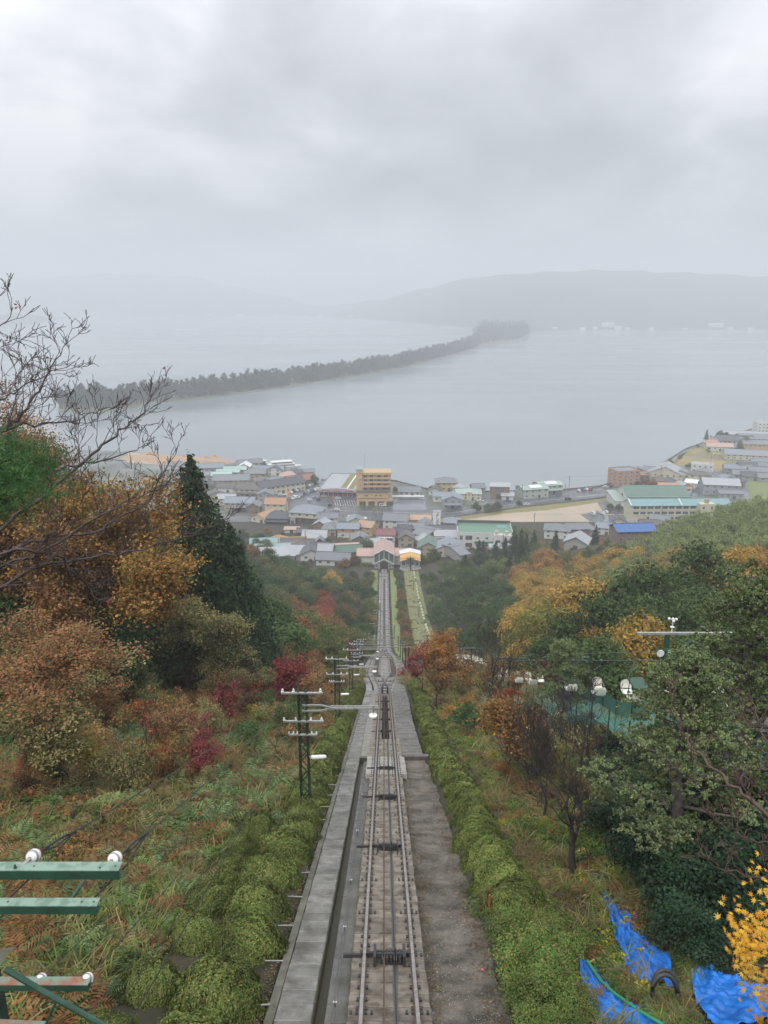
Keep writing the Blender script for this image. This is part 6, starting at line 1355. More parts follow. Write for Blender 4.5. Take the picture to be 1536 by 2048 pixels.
def windows(r, w_, d_, eave, storeys, cols, sidecols=0, ww=1.5, wh=1.2, skip=()):
    for s_ in range(storeys):
        fh = eave / storeys; z = s_ * fh + fh * .36
        for c in range(cols):
            if (s_, c) in skip: continue
            window(r, -w_ / 2 + w_ * (c + .5) / cols, -d_ / 2 - .004, z, ww, wh)
        for c in range(sidecols):
            yv = -d_ / 2 + d_ * (c + .5) / sidecols
            window(r, w_ / 2 + .004, yv, z, ww, wh, math.pi / 2); window(r, -w_ / 2 - .004, yv, z, ww, wh, -math.pi / 2)
def roofmesh(kind, w_, d_, rh, ov=.6, th=.22):
    s = MB(); x, y = w_ / 2 + ov, d_ / 2 + ov
    if kind == 'gx':   # ridge along x
        s.add([(-x, -y, -ov * rh / (d_ / 2)), (x, -y, -ov * rh / (d_ / 2)), (x, 0, rh), (-x, 0, rh), (-x, y, -ov * rh / (d_ / 2)), (x, y, -ov * rh / (d_ / 2))] + [(-x, -y, -th - ov * rh / (d_ / 2)), (x, -y, -th - ov * rh / (d_ / 2)), (x, 0, rh - th), (-x, 0, rh - th), (-x, y, -th - ov * rh / (d_ / 2)), (x, y, -th - ov * rh / (d_ / 2))],
              [(0, 1, 2, 3), (3, 2, 5, 4), (6, 9, 8, 7), (9, 10, 11, 8), (0, 6, 7, 1), (4, 5, 11, 10), (1, 7, 8, 2), (2, 8, 11, 5), (0, 3, 9, 6), (3, 4, 10, 9)]); s.box(-x, -.14, rh - .02, x, .14, rh + .14)
    elif kind == 'gy': return roofmesh_rot(d_, w_, rh, ov, th)
    elif kind == 'hip':
        k = min(w_, d_) / 2; e_ = ov * rh / k; rx = max(w_ / 2 - k, .01); ry = max(d_ / 2 - k, .01)
        if w_ >= d_: rg = [(-rx, 0, rh), (rx, 0, rh)]
        else: rg = [(0, -ry, rh), (0, ry, rh)]
        b = [(-x, -y, -e_), (x, -y, -e_), (x, y, -e_), (-x, y, -e_)]; v = b + [(p[0], p[1], p[2] - th) for p in b] + rg
        f = [(0, 1, 9, 8), (1, 2, 9), (2, 3, 8, 9), (3, 0, 8)] if w_ >= d_ else [(0, 1, 8), (1, 2, 9, 8), (2, 3, 9), (3, 0, 8, 9)]
        s.add(v, f + [(0, 4, 5, 1), (1, 5, 6, 2), (2, 6, 7, 3), (3, 7, 4, 0), (7, 6, 5, 4)]); s.bar(rg[0], rg[1], .3, .25)
        for i, c in enumerate(b): s.bar(c, rg[(0 if c[0] < 0 else 1) if w_ >= d_ else (0 if c[1] < 0 else 1)], .2, .16)
    elif kind == 'flat':
        s.box(-w_ / 2 + .25, -d_ / 2 + .25, -.1, w_ / 2 - .25, d_ / 2 - .25, .03)
    elif kind == 'shed':
        s.add([(-x, -y, 0), (x, -y, 0), (x, y, rh), (-x, y, rh), (-x, -y, -th), (x, -y, -th), (x, y, rh - th), (-x, y, rh - th)], [(0, 1, 2, 3), (7, 6, 5, 4), (0, 4, 5, 1), (1, 5, 6, 2), (2, 6, 7, 3), (3, 7, 4, 0)])
    return s
def roofmesh_rot(d_, w_, rh, ov, th):
    s = roofmesh('gx', d_, w_, rh, ov, th); s.v = [(-y, x, z) for x, y, z in s.v]; return s
def wallbox(w_, d_, eave, kind, rh, par=.0):
    s = MB(); x, y = w_ / 2, d_ / 2; s.box(-x, -y, -1.5, x, y, eave)
    if kind == 'gx':
        for q in (-1, 1): s.add([(q * x, -y, eave), (q * x, y, eave), (q * x, 0, eave + rh - .25), (q * (x - .3), -y, eave), (q * (x - .3), y, eave), (q * (x - .3), 0, eave + rh - .25)], [(0, 1, 2), (5, 4, 3), (0, 2, 5, 3), (1, 4, 5, 2)])
    if kind == 'gy':
        for q in (-1, 1): s.add([(-x, q * y, eave), (x, q * y, eave), (0, q * y, eave + rh - .25), (-x, q * (y - .3), eave), (x, q * (y - .3), eave), (0, q * (y - .3), eave + rh - .25)], [(0, 1, 2), (5, 4, 3), (0, 2, 5, 3), (1, 4, 5, 2)])
    if kind == 'flat':
        h_ = eave + .7
        s.box(-x, -y, eave + .002, x, -y + .25, h_); s.box(-x, y - .25, eave + .002, x, y, h_); s.box(-x, -y + .25, eave + .002, -x + .25, y - .25, h_); s.box(x - .25, -y + .25, eave + .002, x, y - .25, h_)
    return s
HOUSES = []
def house(px, py, w_, d_, eave, kind, rh, rc, wc, label, rot=0, st=None, cols=None, side=1, cat='house', name='house', lower=None, door=True, porch=None, ww=1.5, wh=1.2, ov=.6, shopf=None):
    b = hit(px, py); rz = R(rot); c = Vector((-math.sin(rz), math.cos(rz), 0)) * (d_ / 2); r = empty(name, Vector((b.x, b.y, max(b.z, TOWNZ))) + c, rz)
    st = st or max(1, round(eave / 3)); cols = cols if cols is not None else max(1, int(w_ / 3.6))
    wallbox(w_, d_, eave, kind, rh).build('wall', wmat(wc), r)
    if lower: s = MB(); s.box(-w_ / 2 - .02, -d_ / 2 - .02, -1, w_ / 2 + .02, d_ / 2 + .02, eave * .48); s.build('lower_wall', wmat(lower), r)
    o = roofmesh(kind, w_, d_, rh, ov).build('roof', rmat(rc), r); o.location = (0, 0, eave + .003)
    if cols: windows(r, w_, d_ + (.04 if lower else 0), eave, st, cols, side, ww, wh, skip=((0, cols // 2),) if door else ())
    if door:
        s = MB(); s.box(-.95, -.06, 0, .95, 0, 2.1); o = s.build('door', mat('door_brown', (.12, .08, .06), .6), r, loc=(-w_ / 2 + w_ * (cols // 2 + .5) / max(cols, 1), -d_ / 2 - .025, 0)); p = MB(); p.box(-.75, -.08, .3, .75, -.05, 1.9); p.build('pane', M['glass'], o)
    if porch: s = roofmesh('shed', w_ * porch, 2.2, .8, .2); o = s.build('porch_roof', rmat(rc), r); o.location = (0, -d_ / 2 - 1.0, eave * .5 - .1)
    tag(r, label, cat); HOUSES.append(r); return r
H = house
# left part of the town
for i, (px, py) in enumerate(((440, 958), (456, 952), (470, 947))):
    r = H(px, py, 17, 11, 3, 'gx', 1.6, 'mint', 'white', ('foremost', 'middle', 'farthest')[i] + ' of the three mint-green roofed sheds near the pier', 8, cols=3, cat='shed', name='warehouse')
H(420, 945, 22, 12, 4, 'gx', 2.5, 'blue_grey', 'grey', 'long blue-grey roof near the sand depot', 10)
H(462, 972, 26, 12, 4.5, 'gx', 3, 'grey', 'tan', 'long grey-roofed house below the mint sheds', 5)
H(488, 943, 9, 10, 4, 'gy', 2.5, 'white', 'white', 'small white gabled house beside the pier trees')
H(502, 934, 20, 9, 3.5, 'gx', 2.2, 'grey', 'white', 'grey boat shed at the water below the ferry pier', 20)
H(510, 958, 15, 12, 4.5, 'hip', 3, 'grey', 'tan', 'grey hip-roofed house among trees near the pier')
H(535, 950, 24, 11, 4, 'gx', 2.4, 'blue_grey', 'grey', 'blue-grey roofed house behind the ferry trees', -5)
H(495, 994, 19, 14, 5.6, 'hip', 3.4, 'brown', 'cream', 'two-storey inn with dark brown hip roof and cream walls', -8, porch=.9)
H(567, 986, 34, 11, 6, 'gx', 3.4, 'dark', 'cream', 'long two-storey inn with black roof beside the car park', 32, cols=9)
H(530, 983, 10, 12, 6.2, 'gy', 3, 'brown', 'cream', 'cream gabled end building joined to the long black-roofed inn', 20)
H(577, 962, 14, 10, 4, 'hip', 2.5, 'pink', 'tan', 'pinkish-roofed house behind the car park trees')
H(606, 972, 22, 11, 4.5, 'gx', 3, 'redbrown', 'brown', 'red-brown roofed hall at the end of the car park', 28)
H(603, 957, 20, 9, 4, 'gx', 2.4, 'grey', 'grey', 'grey-roofed house beside the shore pine', 5)
H(478, 1022, 19, 11, 5.6, 'gx', 2.6, 'blue_grey', 'tan', 'long two-storey house with blue-grey roof and red shop awning', -4, porch=.5)
H(507, 1026, 8, 9, 4.6, 'gy', 2, 'grey', 'brown', 'small grey-roofed annex of the long two-storey house')
H(550, 1026, 13, 9, 6.2, 'gx', 2.8, 'orange', 'cream', 'two-storey house with bright orange tiled roof', -6)
H(516, 1045, 11, 14, 3.4, 'gy', 2.2, 'orange', 'cream', 'single-storey orange-roofed house beside the meadow', -30, cols=2)
H(553, 1047, 14, 10, 3.6, 'hip', 3.2, 'dark', 'brown', 'black-tiled farmhouse in front of the orange-roofed house', -4, porch=1.0)
H(607, 1046, 19, 15, 6.6, 'hip', 3.4, 'blue_grey', 'cream', 'square two-storey building with steel-blue hip roof and black lower walls', -14, lower='blackwood', cols=4, side=3)
H(585, 1048, 3.2, 3, 2.8, 'flat', 0, 'blue', 'bluegrey', 'small blue shutter box beside the steel-blue hip roof', cols=0, cat='shed', name='shed')
H(583, 1066, 8, 4, 2.2, 'shed', .5, 'pink', 'white', 'low garage with pinkish roof at the meadow edge', cols=1, cat='garage', name='garage')
H(603, 1072, 5, 5, 2.6, 'gx', 1.6, 'brown', 'dark', 'tiny dark wooden shed at the meadow edge', cols=0, cat='shed', name='shed')
H(628, 1088, 13, 10, 3.8, 'gx', 2.8, 'lightgrey', 'white', 'light grey roofed house with white gable porch', -3, porch=.4)
H(640, 1094, 5, 5, 3, 'gy', 2, 'grey', 'dark', 'small grey gabled entrance before the light grey roof')
H(555, 1094, 9, 8, 3.4, 'hip', 2.4, 'orange', 'white', 'small house with orange hip roof beside the meadow', -5)
r = H(588, 1104, 15, 10, 4.6, 'flat', 0, 'dark', 'yellow', 'yellow-fronted open store with dark bays', 8, cols=0, door=False, cat='shop', name='shop')
s = MB()
for q in range(4): s.box(-6.9 + q * 3.5, -5.06, .1, -3.7 + q * 3.5, -5.003, 3.2)
s.build('dark_bay', wmat('dark'), r)
H(528, 1100, 14, 9, 3.4, 'gx', 2.0, 'teal', 'grey', 'teal-roofed workshop beside the cypress', 8); H(545, 1112, 18, 9, 3.4, 'gx', 2.0, 'tealgrey', 'grey', 'pale teal metal-roofed hall beside the yellow store', 6, cols=3)
H(553, 1124, 18, 9, 3.2, 'shed', 1.5, 'lightgrey', 'grey', 'pale metal shed roof above the tree tops', 4, cols=3); H(588, 1121, 15, 9, 3.4, 'shed', 1.6, 'lightgrey', 'grey', 'second pale metal shed roof beside the poles', -3, cols=3)
H(616, 1106, 12, 7, 3, 'gx', 2, 'dark', 'dark', 'low dark-roofed shed behind the metal roofs', -8)
H(665, 1132, 16, 9, 3.4, 'gx', 2.2, 'grey', 'white', 'grey-roofed house at the wood edge near the station', -6)
H(687, 1115, 19, 8, 3.2, 'gx', 2.2, 'green', 'brown', 'long low house with dark green roof and pink trim', 8); H(690, 1104, 16, 4, 3.0, 'shed', .6, 'pink', 'white', 'narrow pink roof behind the dark green one', 8, cols=0)
H(655, 1112, 5, 4, 2.6, 'gy', 1.5, 'red', 'white', 'tiny red-roofed shed beside the dark green roof', cols=0, cat='shed', name='shed')
# centre
r = H(676, 994, 27, 48, 5.2, 'flat', 0, 'lightgrey', 'grey', 'broad low shop with flat grey roof, green strips and red arched front', -7, cols=0, door=False, cat='shop', name='shop')
s = MB(); s.box(1, -22, .05, 5.2, 23.4, .09); s.box(6.4, -22, .05, 10.4, 23.4, .09); o = s.build('roof_green_strip', M['grass'], r, loc=(0, 0, 5.2)); s = MB(); s.box(5.3, -22, .05, 6.3, 23.4, .1); s.build('roof_white_strip', M['white'], r, loc=(0, 0, 5.2))
V = []; s = MB()
for q in range(12):
    x0 = -13.5 + 27 * q / 12; x1 = x0 + 27 / 12; h0 = 5.3 + 1.4 * (1 - (x0 / 13.5) ** 2); h1 = 5.3 + 1.4 * (1 - (x1 / 13.5) ** 2); s.add([(x0, -26.2, 4.0), (x1, -26.2, 4.0), (x1, -26.2, h1), (x0, -26.2, h0), (x0, -24.1, 4.0), (x1, -24.1, 4.0), (x1, -24.1, h1), (x0, -24.1, h0)], [(0, 1, 2, 3), (3, 2, 6, 7), (5, 4, 7, 6), (0, 4, 5, 1)])
s.build('arched_canopy', rmat('lightgrey'), r)
for x0 in (-11, -3.5, 5): s = MB(); s.box(x0, -26.28, 4.5, x0 + 6, -26.21, 5.3); s.build('sign_band', mat('red_sign', (.55, .07, .05), .5), r)
for q in range(8): window(r, -11.5 + q * 3.3, -24.01, .3, 2.8, 2.8)
# yellow hotel
b = hit(749, 1012); r = empty('hotel', Vector((b.x, b.y + 8, TOWNZ))); ye = mat('ochre_render', (.52, .37, .19), .7, (.44, .31, .16), .5); yd = mat('ochre_dark_band', (.40, .27, .13), .7)  # second ochre is a darker tone, not applied to any part
s = MB(); s.box(-11.8, -8, -1, 11.8, 8, 4.6); s.box(-11.8, -8, 5.2, 9.0, 8, 10); s.build('lower_wall', ye, r); s = MB(); s.box(-12.1, -8.6, 9.4, 12.1, 8.2, 10.0); s.build('podium_roof', rmat('grey'), r)
s = MB(); s.box(-8, -6.5, 10.02, 10.8, 7, 12.8); s.box(-8, -6.2, 12.8, 10.8, 7, 15.4); s.box(-8, -5.2, 15.4, 10.8, 7, 18.0); s.box(-8, -4.6, 18.0, 10.8, 7, 20.4); s.build('upper_wall', ye, r)
s = MB(); s.box(-12.0, -6.4, 10.0, -8.01, 2, 24.2); s.build('stair_tower', ye, r); s = MB(); s.box(-12.2, -6.6, 24.2, -7.8, 2.2, 24.5); s.build('tower_roof', rmat('teal'), r)
for z, y0 in ((13.0, -8.2), (15.6, -7.6), (18.1, -6.6)):
    s = MB(); s.box(-4.5 if z > 14 else -8, y0, z - .25, 10.8, y0 + 2.4, z - .02); s.box(-4.5 if z > 14 else -8, y0, z, 10.8, y0 + .15, z + 1.0); s.build('balcony', ye, r)
s = MB(); s.box(-7.9, -5.6, 20.4, 10.7, -5.4, 21.6); s.box(-7.9, 6.8, 20.4, 10.7, 7.0, 21.6); s.box(10.6, -5.4, 20.4, 10.8, 6.8, 21.6); s.box(-8.2, -5.0, 21.6, 11.0, 7.2, 21.9); s.build('roof_terrace', ye, r)
for z, y0, xs_ in ((10.8, -6.5, (-6, -2, 2, 6.5, 9)), (13.6, -6.2, (-6, -2, 3, 7.5)), (16.1, -5.2, (-6, -2, 3, 7.5)), (18.7, -4.6, (-6, -2, 3, 7.5))):
    for x in xs_: window(r, x, y0 - .01, z, 2.4, 1.6)
for x in (-6, -4.8, 1, 4): window(r, x, -8.01, 6.6, 1.4, 1.1)
for z in (13, 17, 21): window(r, -9.4, -6.41, z, .8, 1.0)
s = MB()
for x in (-10, -4, 2, 8): s.box(x, -8.1, .2, x + 4.2, -8.003, 3.2)
s.build('garage_opening', wmat('dark'), r); s = MB(); s.bar((-6.5, 3, 24), (-6.5, 3, 33), .12); s.build('antenna', M['wire'], r); tag(r, 'tall ochre-yellow hotel with stair tower and stacked balconies on the shore road', 'hotel'); H(819, 992, 15, 8, 3.4, 'gx', 2.6, 'grey', 'white', 'grey-roofed house by the water behind the empty car park')
s = empty('car_park_awning', hit(816, 999)); a_ = MB(); a_.box(-11, -1.5, 2.3, 11, 1.5, 2.5); a_.build('awning_roof', rmat('white'), s)
for x in (-10, -5, 0, 5, 10): a_ = MB(); a_.bar((x, 0, 0), (x, 0, 2.3), .12); a_.build('awning_post', M['galv'], s)
tag(s, 'long white awning at the back of the empty wet car park', 'awning')
# row behind the station
H(696, 1076, 12, 9, 5.8, 'gx', 2.0, 'blue_grey', 'white', 'two-storey house with pinkish-brown upper wall and grey roof', -3, cols=2); s = MB(); s.box(-6.03, -4.53, 2.9, 6.03, 4.53, 5.6); s.build('upper_cladding', wmat('pinkish'), HOUSES[-1])
H(728, 1072, 9, 12, 5.6, 'gx', 2.0, 'tan', 'yellow', 'ochre house with tan metal roof beside the grey-roofed one', -20)
H(789, 1060, 14, 12, 6.0, 'gx', 2.6, 'grey', 'white', 'white house with large grey roof facing the shore road', -10); H(793, 1084, 7, 9, 5.4, 'gx', 1.6, 'dark', 'white', 'narrow white house with dark roof on the station lane', -25)
H(836, 1052, 15, 10, 4.2, 'gx', 1.6, 'tan', 'yellow', 'low shop with tan-orange metal roof near the white sign tower', -2)
H(826, 1070, 17, 9, 4.0, 'gx', 2.2, 'grey', 'white', 'long dark-grey roofed house before the tan roof', -2); H(852, 1065, 8, 9, 4.4, 'gy', 2.4, 'grey', 'white', 'grey gable-fronted house left of the sign tower')
H(885, 1074, 19, 9, 4.0, 'gx', 1.8, 'dark', 'white', 'long white building with dark roof behind the sign tower', -3, cols=5)
r = H(771, 1092, 10, 11, 6.4, 'gx', 1.8, 'maroon', 'white', 'white two-storey shop with maroon roof and striped awning behind the station', -3, cols=0, door=False, cat='shop', name='shop')
for z in (.2, 3.2):
    for q in range(5): window(r, -3.2 + q * 1.6, -5.53, z, 1.4, 1.9)
s = MB()
for q in range(8): s.add([(-4.6 + q * 1.15, -5.6, 2.9), (-3.45 + q * 1.15, -5.6, 2.9), (-3.45 + q * 1.15, -6.6, 2.2), (-4.6 + q * 1.15, -6.6, 2.2)], [(0, 3, 2, 1)], q % 2)
s.build('striped_awning', [mat('awning_yellow', (.7, .5, .1), .6), mat('awning_blue', (.08, .16, .45), .6)], r); s = MB()
for q in range(6): s.add([(-3.8 + q * 1.3, -5.56, 5.3), (-2.7 + q * 1.3, -5.56, 5.3), (-2.7 + q * 1.3, -6.3, 4.8), (-3.8 + q * 1.3, -6.3, 4.8)], [(0, 3, 2, 1)])
s.build('window_awning', M['porcelain'], r)
H(744, 1098, 8, 8, 3.2, 'gx', 1.6, 'lightgrey', 'white', 'small pale-roofed house hidden behind the round green tree')
H(838, 1086, 9, 16, 5, 'gx', 1.4, 'grey', 'cream', 'cream shop row along the station lane', -35, cols=2); H(857, 1113, 11, 12, 4.6, 'gy', 3.0, 'green', 'tan', 'tan house with dark green gable roof near the lift canopy', -6)
H(899, 1113, 13, 11, 4.2, 'gy', 3.0, 'blue_grey', 'cream', 'cream gable-fronted house with steel-blue roof before the hotel', -3); H(872, 1092, 9, 6, 3.0, 'gx', 1.4, 'red', 'white', 'low house with faded red roof between two gables')
H(898, 1090, 15, 10, 4.4, 'shed', 1.0, 'lightgrey', 'grey', 'flat pale-grey roof beside the green-roofed hotel', 0, cols=0); H(878, 1092, 6, 6, 3, 'gx', 1.4, 'brown', 'tan', 'small brown-roofed house in front of the white building')
H(930, 1120, 5, 18, 3, 'gx', 1.4, 'grey', 'grey', 'narrow grey roof stepping down beside the cedar', 25, cols=0); H(1000, 1110, 9, 6, 3, 'shed', .8, 'lightgrey', 'white', 'small pale roof behind the dark cedar')
FILL = [(352, 938, 16), (372, 950, 14), (395, 962, 15), (408, 985, 14), (430, 1000, 13), (445, 985, 16), (452, 1010, 12), (530, 1004, 10), (525, 970, 11), (552, 972, 9), (548, 951, 12), (590, 960, 12), (614, 961, 10), (640, 1062, 9), (658, 1072, 8), (655, 1052, 12), (712, 1052, 10), (756, 1052, 9), (808, 1076, 8), (812, 1095, 8), (850, 1090, 9), (865, 1080, 8), (925, 1070, 9), (905, 1062, 10), (640, 1108, 9), (622, 1122, 10), (600, 1108, 9), (650, 1120, 7), (720, 1090, 9), (1180, 1072, 9), (1205, 1070, 8), (1236, 1060, 9), (1340, 972, 12), (1315, 972, 10), (1372, 985, 10), (1412, 958, 10), (1424, 968, 12), (1460, 968, 14), (1475, 975, 12), (1495, 945, 14), (870, 990, 9), (920, 985, 10), (958, 988, 9), (1275, 955, 12)]
for i, (px, py, w_) in enumerate(FILL):
    rc = ('grey', 'dark', 'lightgrey', 'blue_grey', 'brown', 'grey', 'dark')[i * 5 % 7]; wc = ('white', 'grey', 'tan', 'cream', 'brown')[i * 3 % 5]; zn = 'behind the autumn wood' if px < 460 else 'in the pier village' if px < 640 and py < 1000 else 'around the station lanes' if px < 960 and py > 1030 else 'along the shore road' if px < 1000 else 'around the school'
    H(px, py, w_, 7.5 + i % 3, 3.2 + (i % 4) * .7, ('gx', 'gy', 'hip')[i % 3], 2.2, rc, wc, f'small {wc}-walled house with {rc.replace("_", "-")} roof {zn}, {ordw(i, "first")} of the small ones', (i * 37 % 30) - 15, cols=2, side=1)
# sign tower
b = hit(873, 1058); r = empty('sign_tower', b); s = MB(); s.box(-2.2, -1.6, -1, 2.2, 1.6, 11); s.build('tower_body', M['white'], r); s = MB(); s.box(-2.35, -1.75, 11.003, 2.35, 1.75, 11.25); s.build('cap', rmat('lightgrey'), r)
for q, (txt, sz, x0, z0, ls) in enumerate((('よ\nし\nの\nや', 2.3, .75, 9.6, 1.0), ('お\nみ\nや\nげ\n食\n事', .8, -1.45, 9.4, 1.0))):
    fc = bpy.data.curves.new('lettering', 'FONT'); fc.body = txt; fc.size = sz; fc.align_x = 'CENTER'; fc.align_y = 'TOP'; fc.space_line = ls * .95; fc.extrude = .02; fc.offset = .03 if q == 0 else 0; fc.materials.append(M['iron'])
    if q: continue
    o = link('lettering', fc, r, (x0 - .35, -1.63, z0 + .9)); o.rotation_euler = (math.pi / 2, 0, 0); bpy.context.view_layer.update()
    me = bpy.data.meshes.new_from_object(o.evaluated_get(bpy.context.evaluated_depsgraph_get())); bpy.data.objects.remove(o); o = link('lettering', me, r, (x0 - .35, -1.63, z0 + .9)); o.rotation_euler = (math.pi / 2, 0, 0)
tag(r, 'white square sign tower with black vertical lettering', 'sign')
# green-roofed hotel
b = hit(972, 1098); rz = R(-4); r = empty('hotel', Vector((b.x, b.y + 9, max(b.z, TOWNZ))), rz)
wallbox(29, 20, 8.6, 'flat', 0).build('wall', wmat('white'), r); s = MB(); s.box(-14.2, -9.7, 8.5, 14.2, 9.7, 8.65); s.build('roof_deck', rmat('roofgreen'), r); s = MB(); s.box(7, 2, 8.66, 12, 6, 8.72); s.build('roof_patch', rmat('teal'), r)
s = MB(); s.box(-14.55, 9.6, 8.6, 14.55, 10.1, 10.2); s.box(-14.55, 2, 8.6, -14.1, 9.6, 10.2); s.build('parapet', rmat('brown'), r)
for z in (1.2, 5.2):
    for x, w_ in ((-12.6, 1.6), (-8.6, 3.6)): window(r, x, -10.01, z, w_, 2.4)
    for x in (-4, .8): window(r, x, -10.01, z + .5, 1.4, 1.1)
    window(r, 14.51, -5, z, 1.6, 1.4, math.pi / 2)
for x0 in (4.2, 9.4):
    s = MB(); s.box(x0, -12.5, -1, x0 + 4.6, -10.01, 8.9); s.build('stair_block', wmat('white'), r); s = MB(); s.lathe((x0 + 1.4, -11.2, 8.9), (0, 0, 1), [(0, .9), (1.9, .9), (2.0, .3)], 12); s.build('water_tank', mat('tank_cream', (.6, .54, .4), .5), r)
    for z in (1.5, 4.8): window(r, x0 + 2.3, -12.51, z, 2.2, 1.4)
s = MB(); s.box(-5.5, -11.2, 3.6, 4.1, -10.01, 4.6); s.build('balcony', rmat('green'), r)
tag(r, 'long white hotel with bright green flat roof and water tanks', 'hotel')
# shore row
H(893, 982, 15, 12, 6.2, 'hip', 2.6, 'grey', 'yellow', 'ochre two-storey house with grey hip roof on the shore'); H(905, 1017, 13, 12, 6.0, 'gy', 2.6, 'blue_grey', 'bluegrey', 'grey two-storey guesthouse with gable front at the road', -2, cols=3, porch=.8)
H(880, 1004, 9, 9, 4.2, 'gx', 2.0, 'blue_grey', 'white', 'small blue-grey roofed house beside the guesthouse'); r = H(938, 1000, 17, 13, 4.6, 'hip', 2.0, 'palegreen', 'cream', 'cream restaurant with pale green hip roof and pink sign front', -3, cols=4)
s = MB(); s.box(-1.8, -7.6, -.5, 1.8, -6.4, 6.0); s.build('entrance_block', wmat('cream'), r); s = MB(); s.box(-1.0, -7.7, 3.4, 1.0, -7.61, 5.0); s.build('sign_panel', mat('salmon_sign', (.6, .25, .16), .5), r)
r = H(999, 998, 13, 11, 9.0, 'gx', 1.8, 'lightgrey', 'brown', 'modern dark house with steep grey roof and tall strip windows at the shore', -6, cols=0, door=False)
for q in range(5): window(r, -2.2 + q * 1.1, -5.52, 4.6, 1.0, 3.6)
s = MB(); s.box(-2.6, -5.7, .1, 1.6, -5.51, 3.4); s.build('dark_bay', wmat('dark'), r)
H(1015, 1000, 8, 7, 3.2, 'gx', 2.0, 'lightgrey', 'white', 'white garage beside the modern dark house', -4, cols=0, cat='garage', name='garage')
r = H(1072, 996, 19, 13, 6.4, 'gx', 1.6, 'palegreen', 'greenish', 'pale green two-storey clinic nearer end with white roof panels', 16, cols=4, side=3, cat='building', name='clinic'); s = MB(); s.add([(-4, -5.6, 7.0), (5, -5.6, 7.0), (5, -1, 8.15), (-4, -1, 8.15)], [(0, 1, 2, 3)]); s.build('roof_panel', rmat('white'), r)
r = H(1103, 988, 17, 13, 6.4, 'gx', 1.6, 'palegreen', 'greenish', 'pale green clinic farther end with second white roof panel', 16, cols=4, side=2, cat='building', name='clinic', porch=.9); s = MB(); s.add([(-4, -5.6, 7.0), (5, -5.6, 7.0), (5, -1, 8.15), (-4, -1, 8.15)], [(0, 1, 2, 3)]); s.build('roof_panel', rmat('white'), r)
H(1256, 971, 18, 14, 10.5, 'flat', 0, 'blue_grey', 'orange', 'square brick-orange apartment block on the shore', 14, cols=4, side=2, cat='building', name='apartment_block'); H(1302, 955, 12, 10, 5, 'gx', 2.8, 'grey', 'white', 'white house with grey gable roof behind brown trees', -20)
H(1283, 960, 11, 9, 4, 'gx', 2.0, 'redbrown', 'brown', 'brown-roofed house next to the brick-orange block'); H(1328, 962, 26, 22, 5.5, 'gy', 5.5, 'lightgrey', 'cream', 'large hall with pale grey gable roof at the water', -24, cols=6, side=0, cat='hall', name='hall')
H(1362, 962, 18, 10, 5, 'gy', 3.0, 'grey', 'cream', 'cream gabled building joined to the large hall', -24); H(1404, 945, 16, 9, 6, 'flat', 0, 'lightgrey', 'white', 'white flat-roofed cube house beside the stubble field', -18)
H(1398, 968, 15, 12, 7, 'hip', 1.6, 'brown', 'cream', 'cream block house with dark hip roof before the white cube', -22, cols=3, side=2); H(1350, 985, 22, 10, 3.5, 'gx', 2.4, 'orange', 'white', 'orange-roofed house behind the gymnasium', -8); H(1380, 975, 8, 8, 3.5, 'shed', 1, 'white', 'white', 'small white lean-to beside the orange roof', -30, cols=0)
H(1442, 990, 24, 14, 7.4, 'gx', 3.2, 'lightgrey', 'bluegrey', 'large grey two-storey house with light grey roof beside the green paddock', -10, cols=5, side=2); H(1462, 998, 16, 8, 4, 'gx', 1.6, 'grey', 'grey', 'long low grey roof before the large grey house', -6); 
H(1428, 897, 14, 11, 4.5, 'hip', 3, 'orange', 'white', 'white villa with salmon-orange hip roof at the headland', -8); H(1440, 902, 22, 12, 4, 'gx', 2.5, 'pink', 'white', 'white building with pinkish roof beside the villa', -10, cols=5); H(1452, 886, 22, 12, 4, 'gx', 2.5, 'lightgrey', 'white', 'pale-roofed building behind the villa')
H(1472, 895, 32, 16, 6, 'gx', 4, 'dark', 'white', 'dark-roofed hall between pines at the headland', -8); H(1502, 880, 48, 18, 5, 'gx', 2, 'lightgrey', 'cream', 'long pale warehouse on the headland', -12); H(1520, 895, 36, 18, 8, 'gx', 3, 'grey', 'cream', 'grey-roofed cream hall at the picture edge', -8); H(1522, 905, 30, 14, 7.5, 'gx', 2.5, 'grey', 'yellow', 'pale yellow block before the grey-roofed hall', -8)
H(1506, 921, 44, 16, 4.5, 'gx', 3.2, 'blue_grey', 'cream', 'long cream building with blue-grey roof behind the parked cars', -14, cols=9); H(1532, 872, 18, 12, 13, 'flat', 0, 'lightgrey', 'white', 'white tower block at the far picture edge', cat='building', name='apartment_block')
for i, (px, py, w_, rc) in enumerate(((1476, 946, 20, 'blue_grey'), (1488, 958, 16, 'grey'), (1512, 940, 18, 'grey'), (1530, 935, 20, 'blue_grey'), (1526, 952, 20, 'grey'), (1510, 962, 18, 'dark'), (1545, 965, 20, 'grey'))):
    H(px, py, w_, 10, 3.6, 'gx', 2.4, rc, 'grey', f'grey-tiled low house in the cluster beside the green paddock, {ordw(i, "first")} from the stubble field', -14, cols=3)
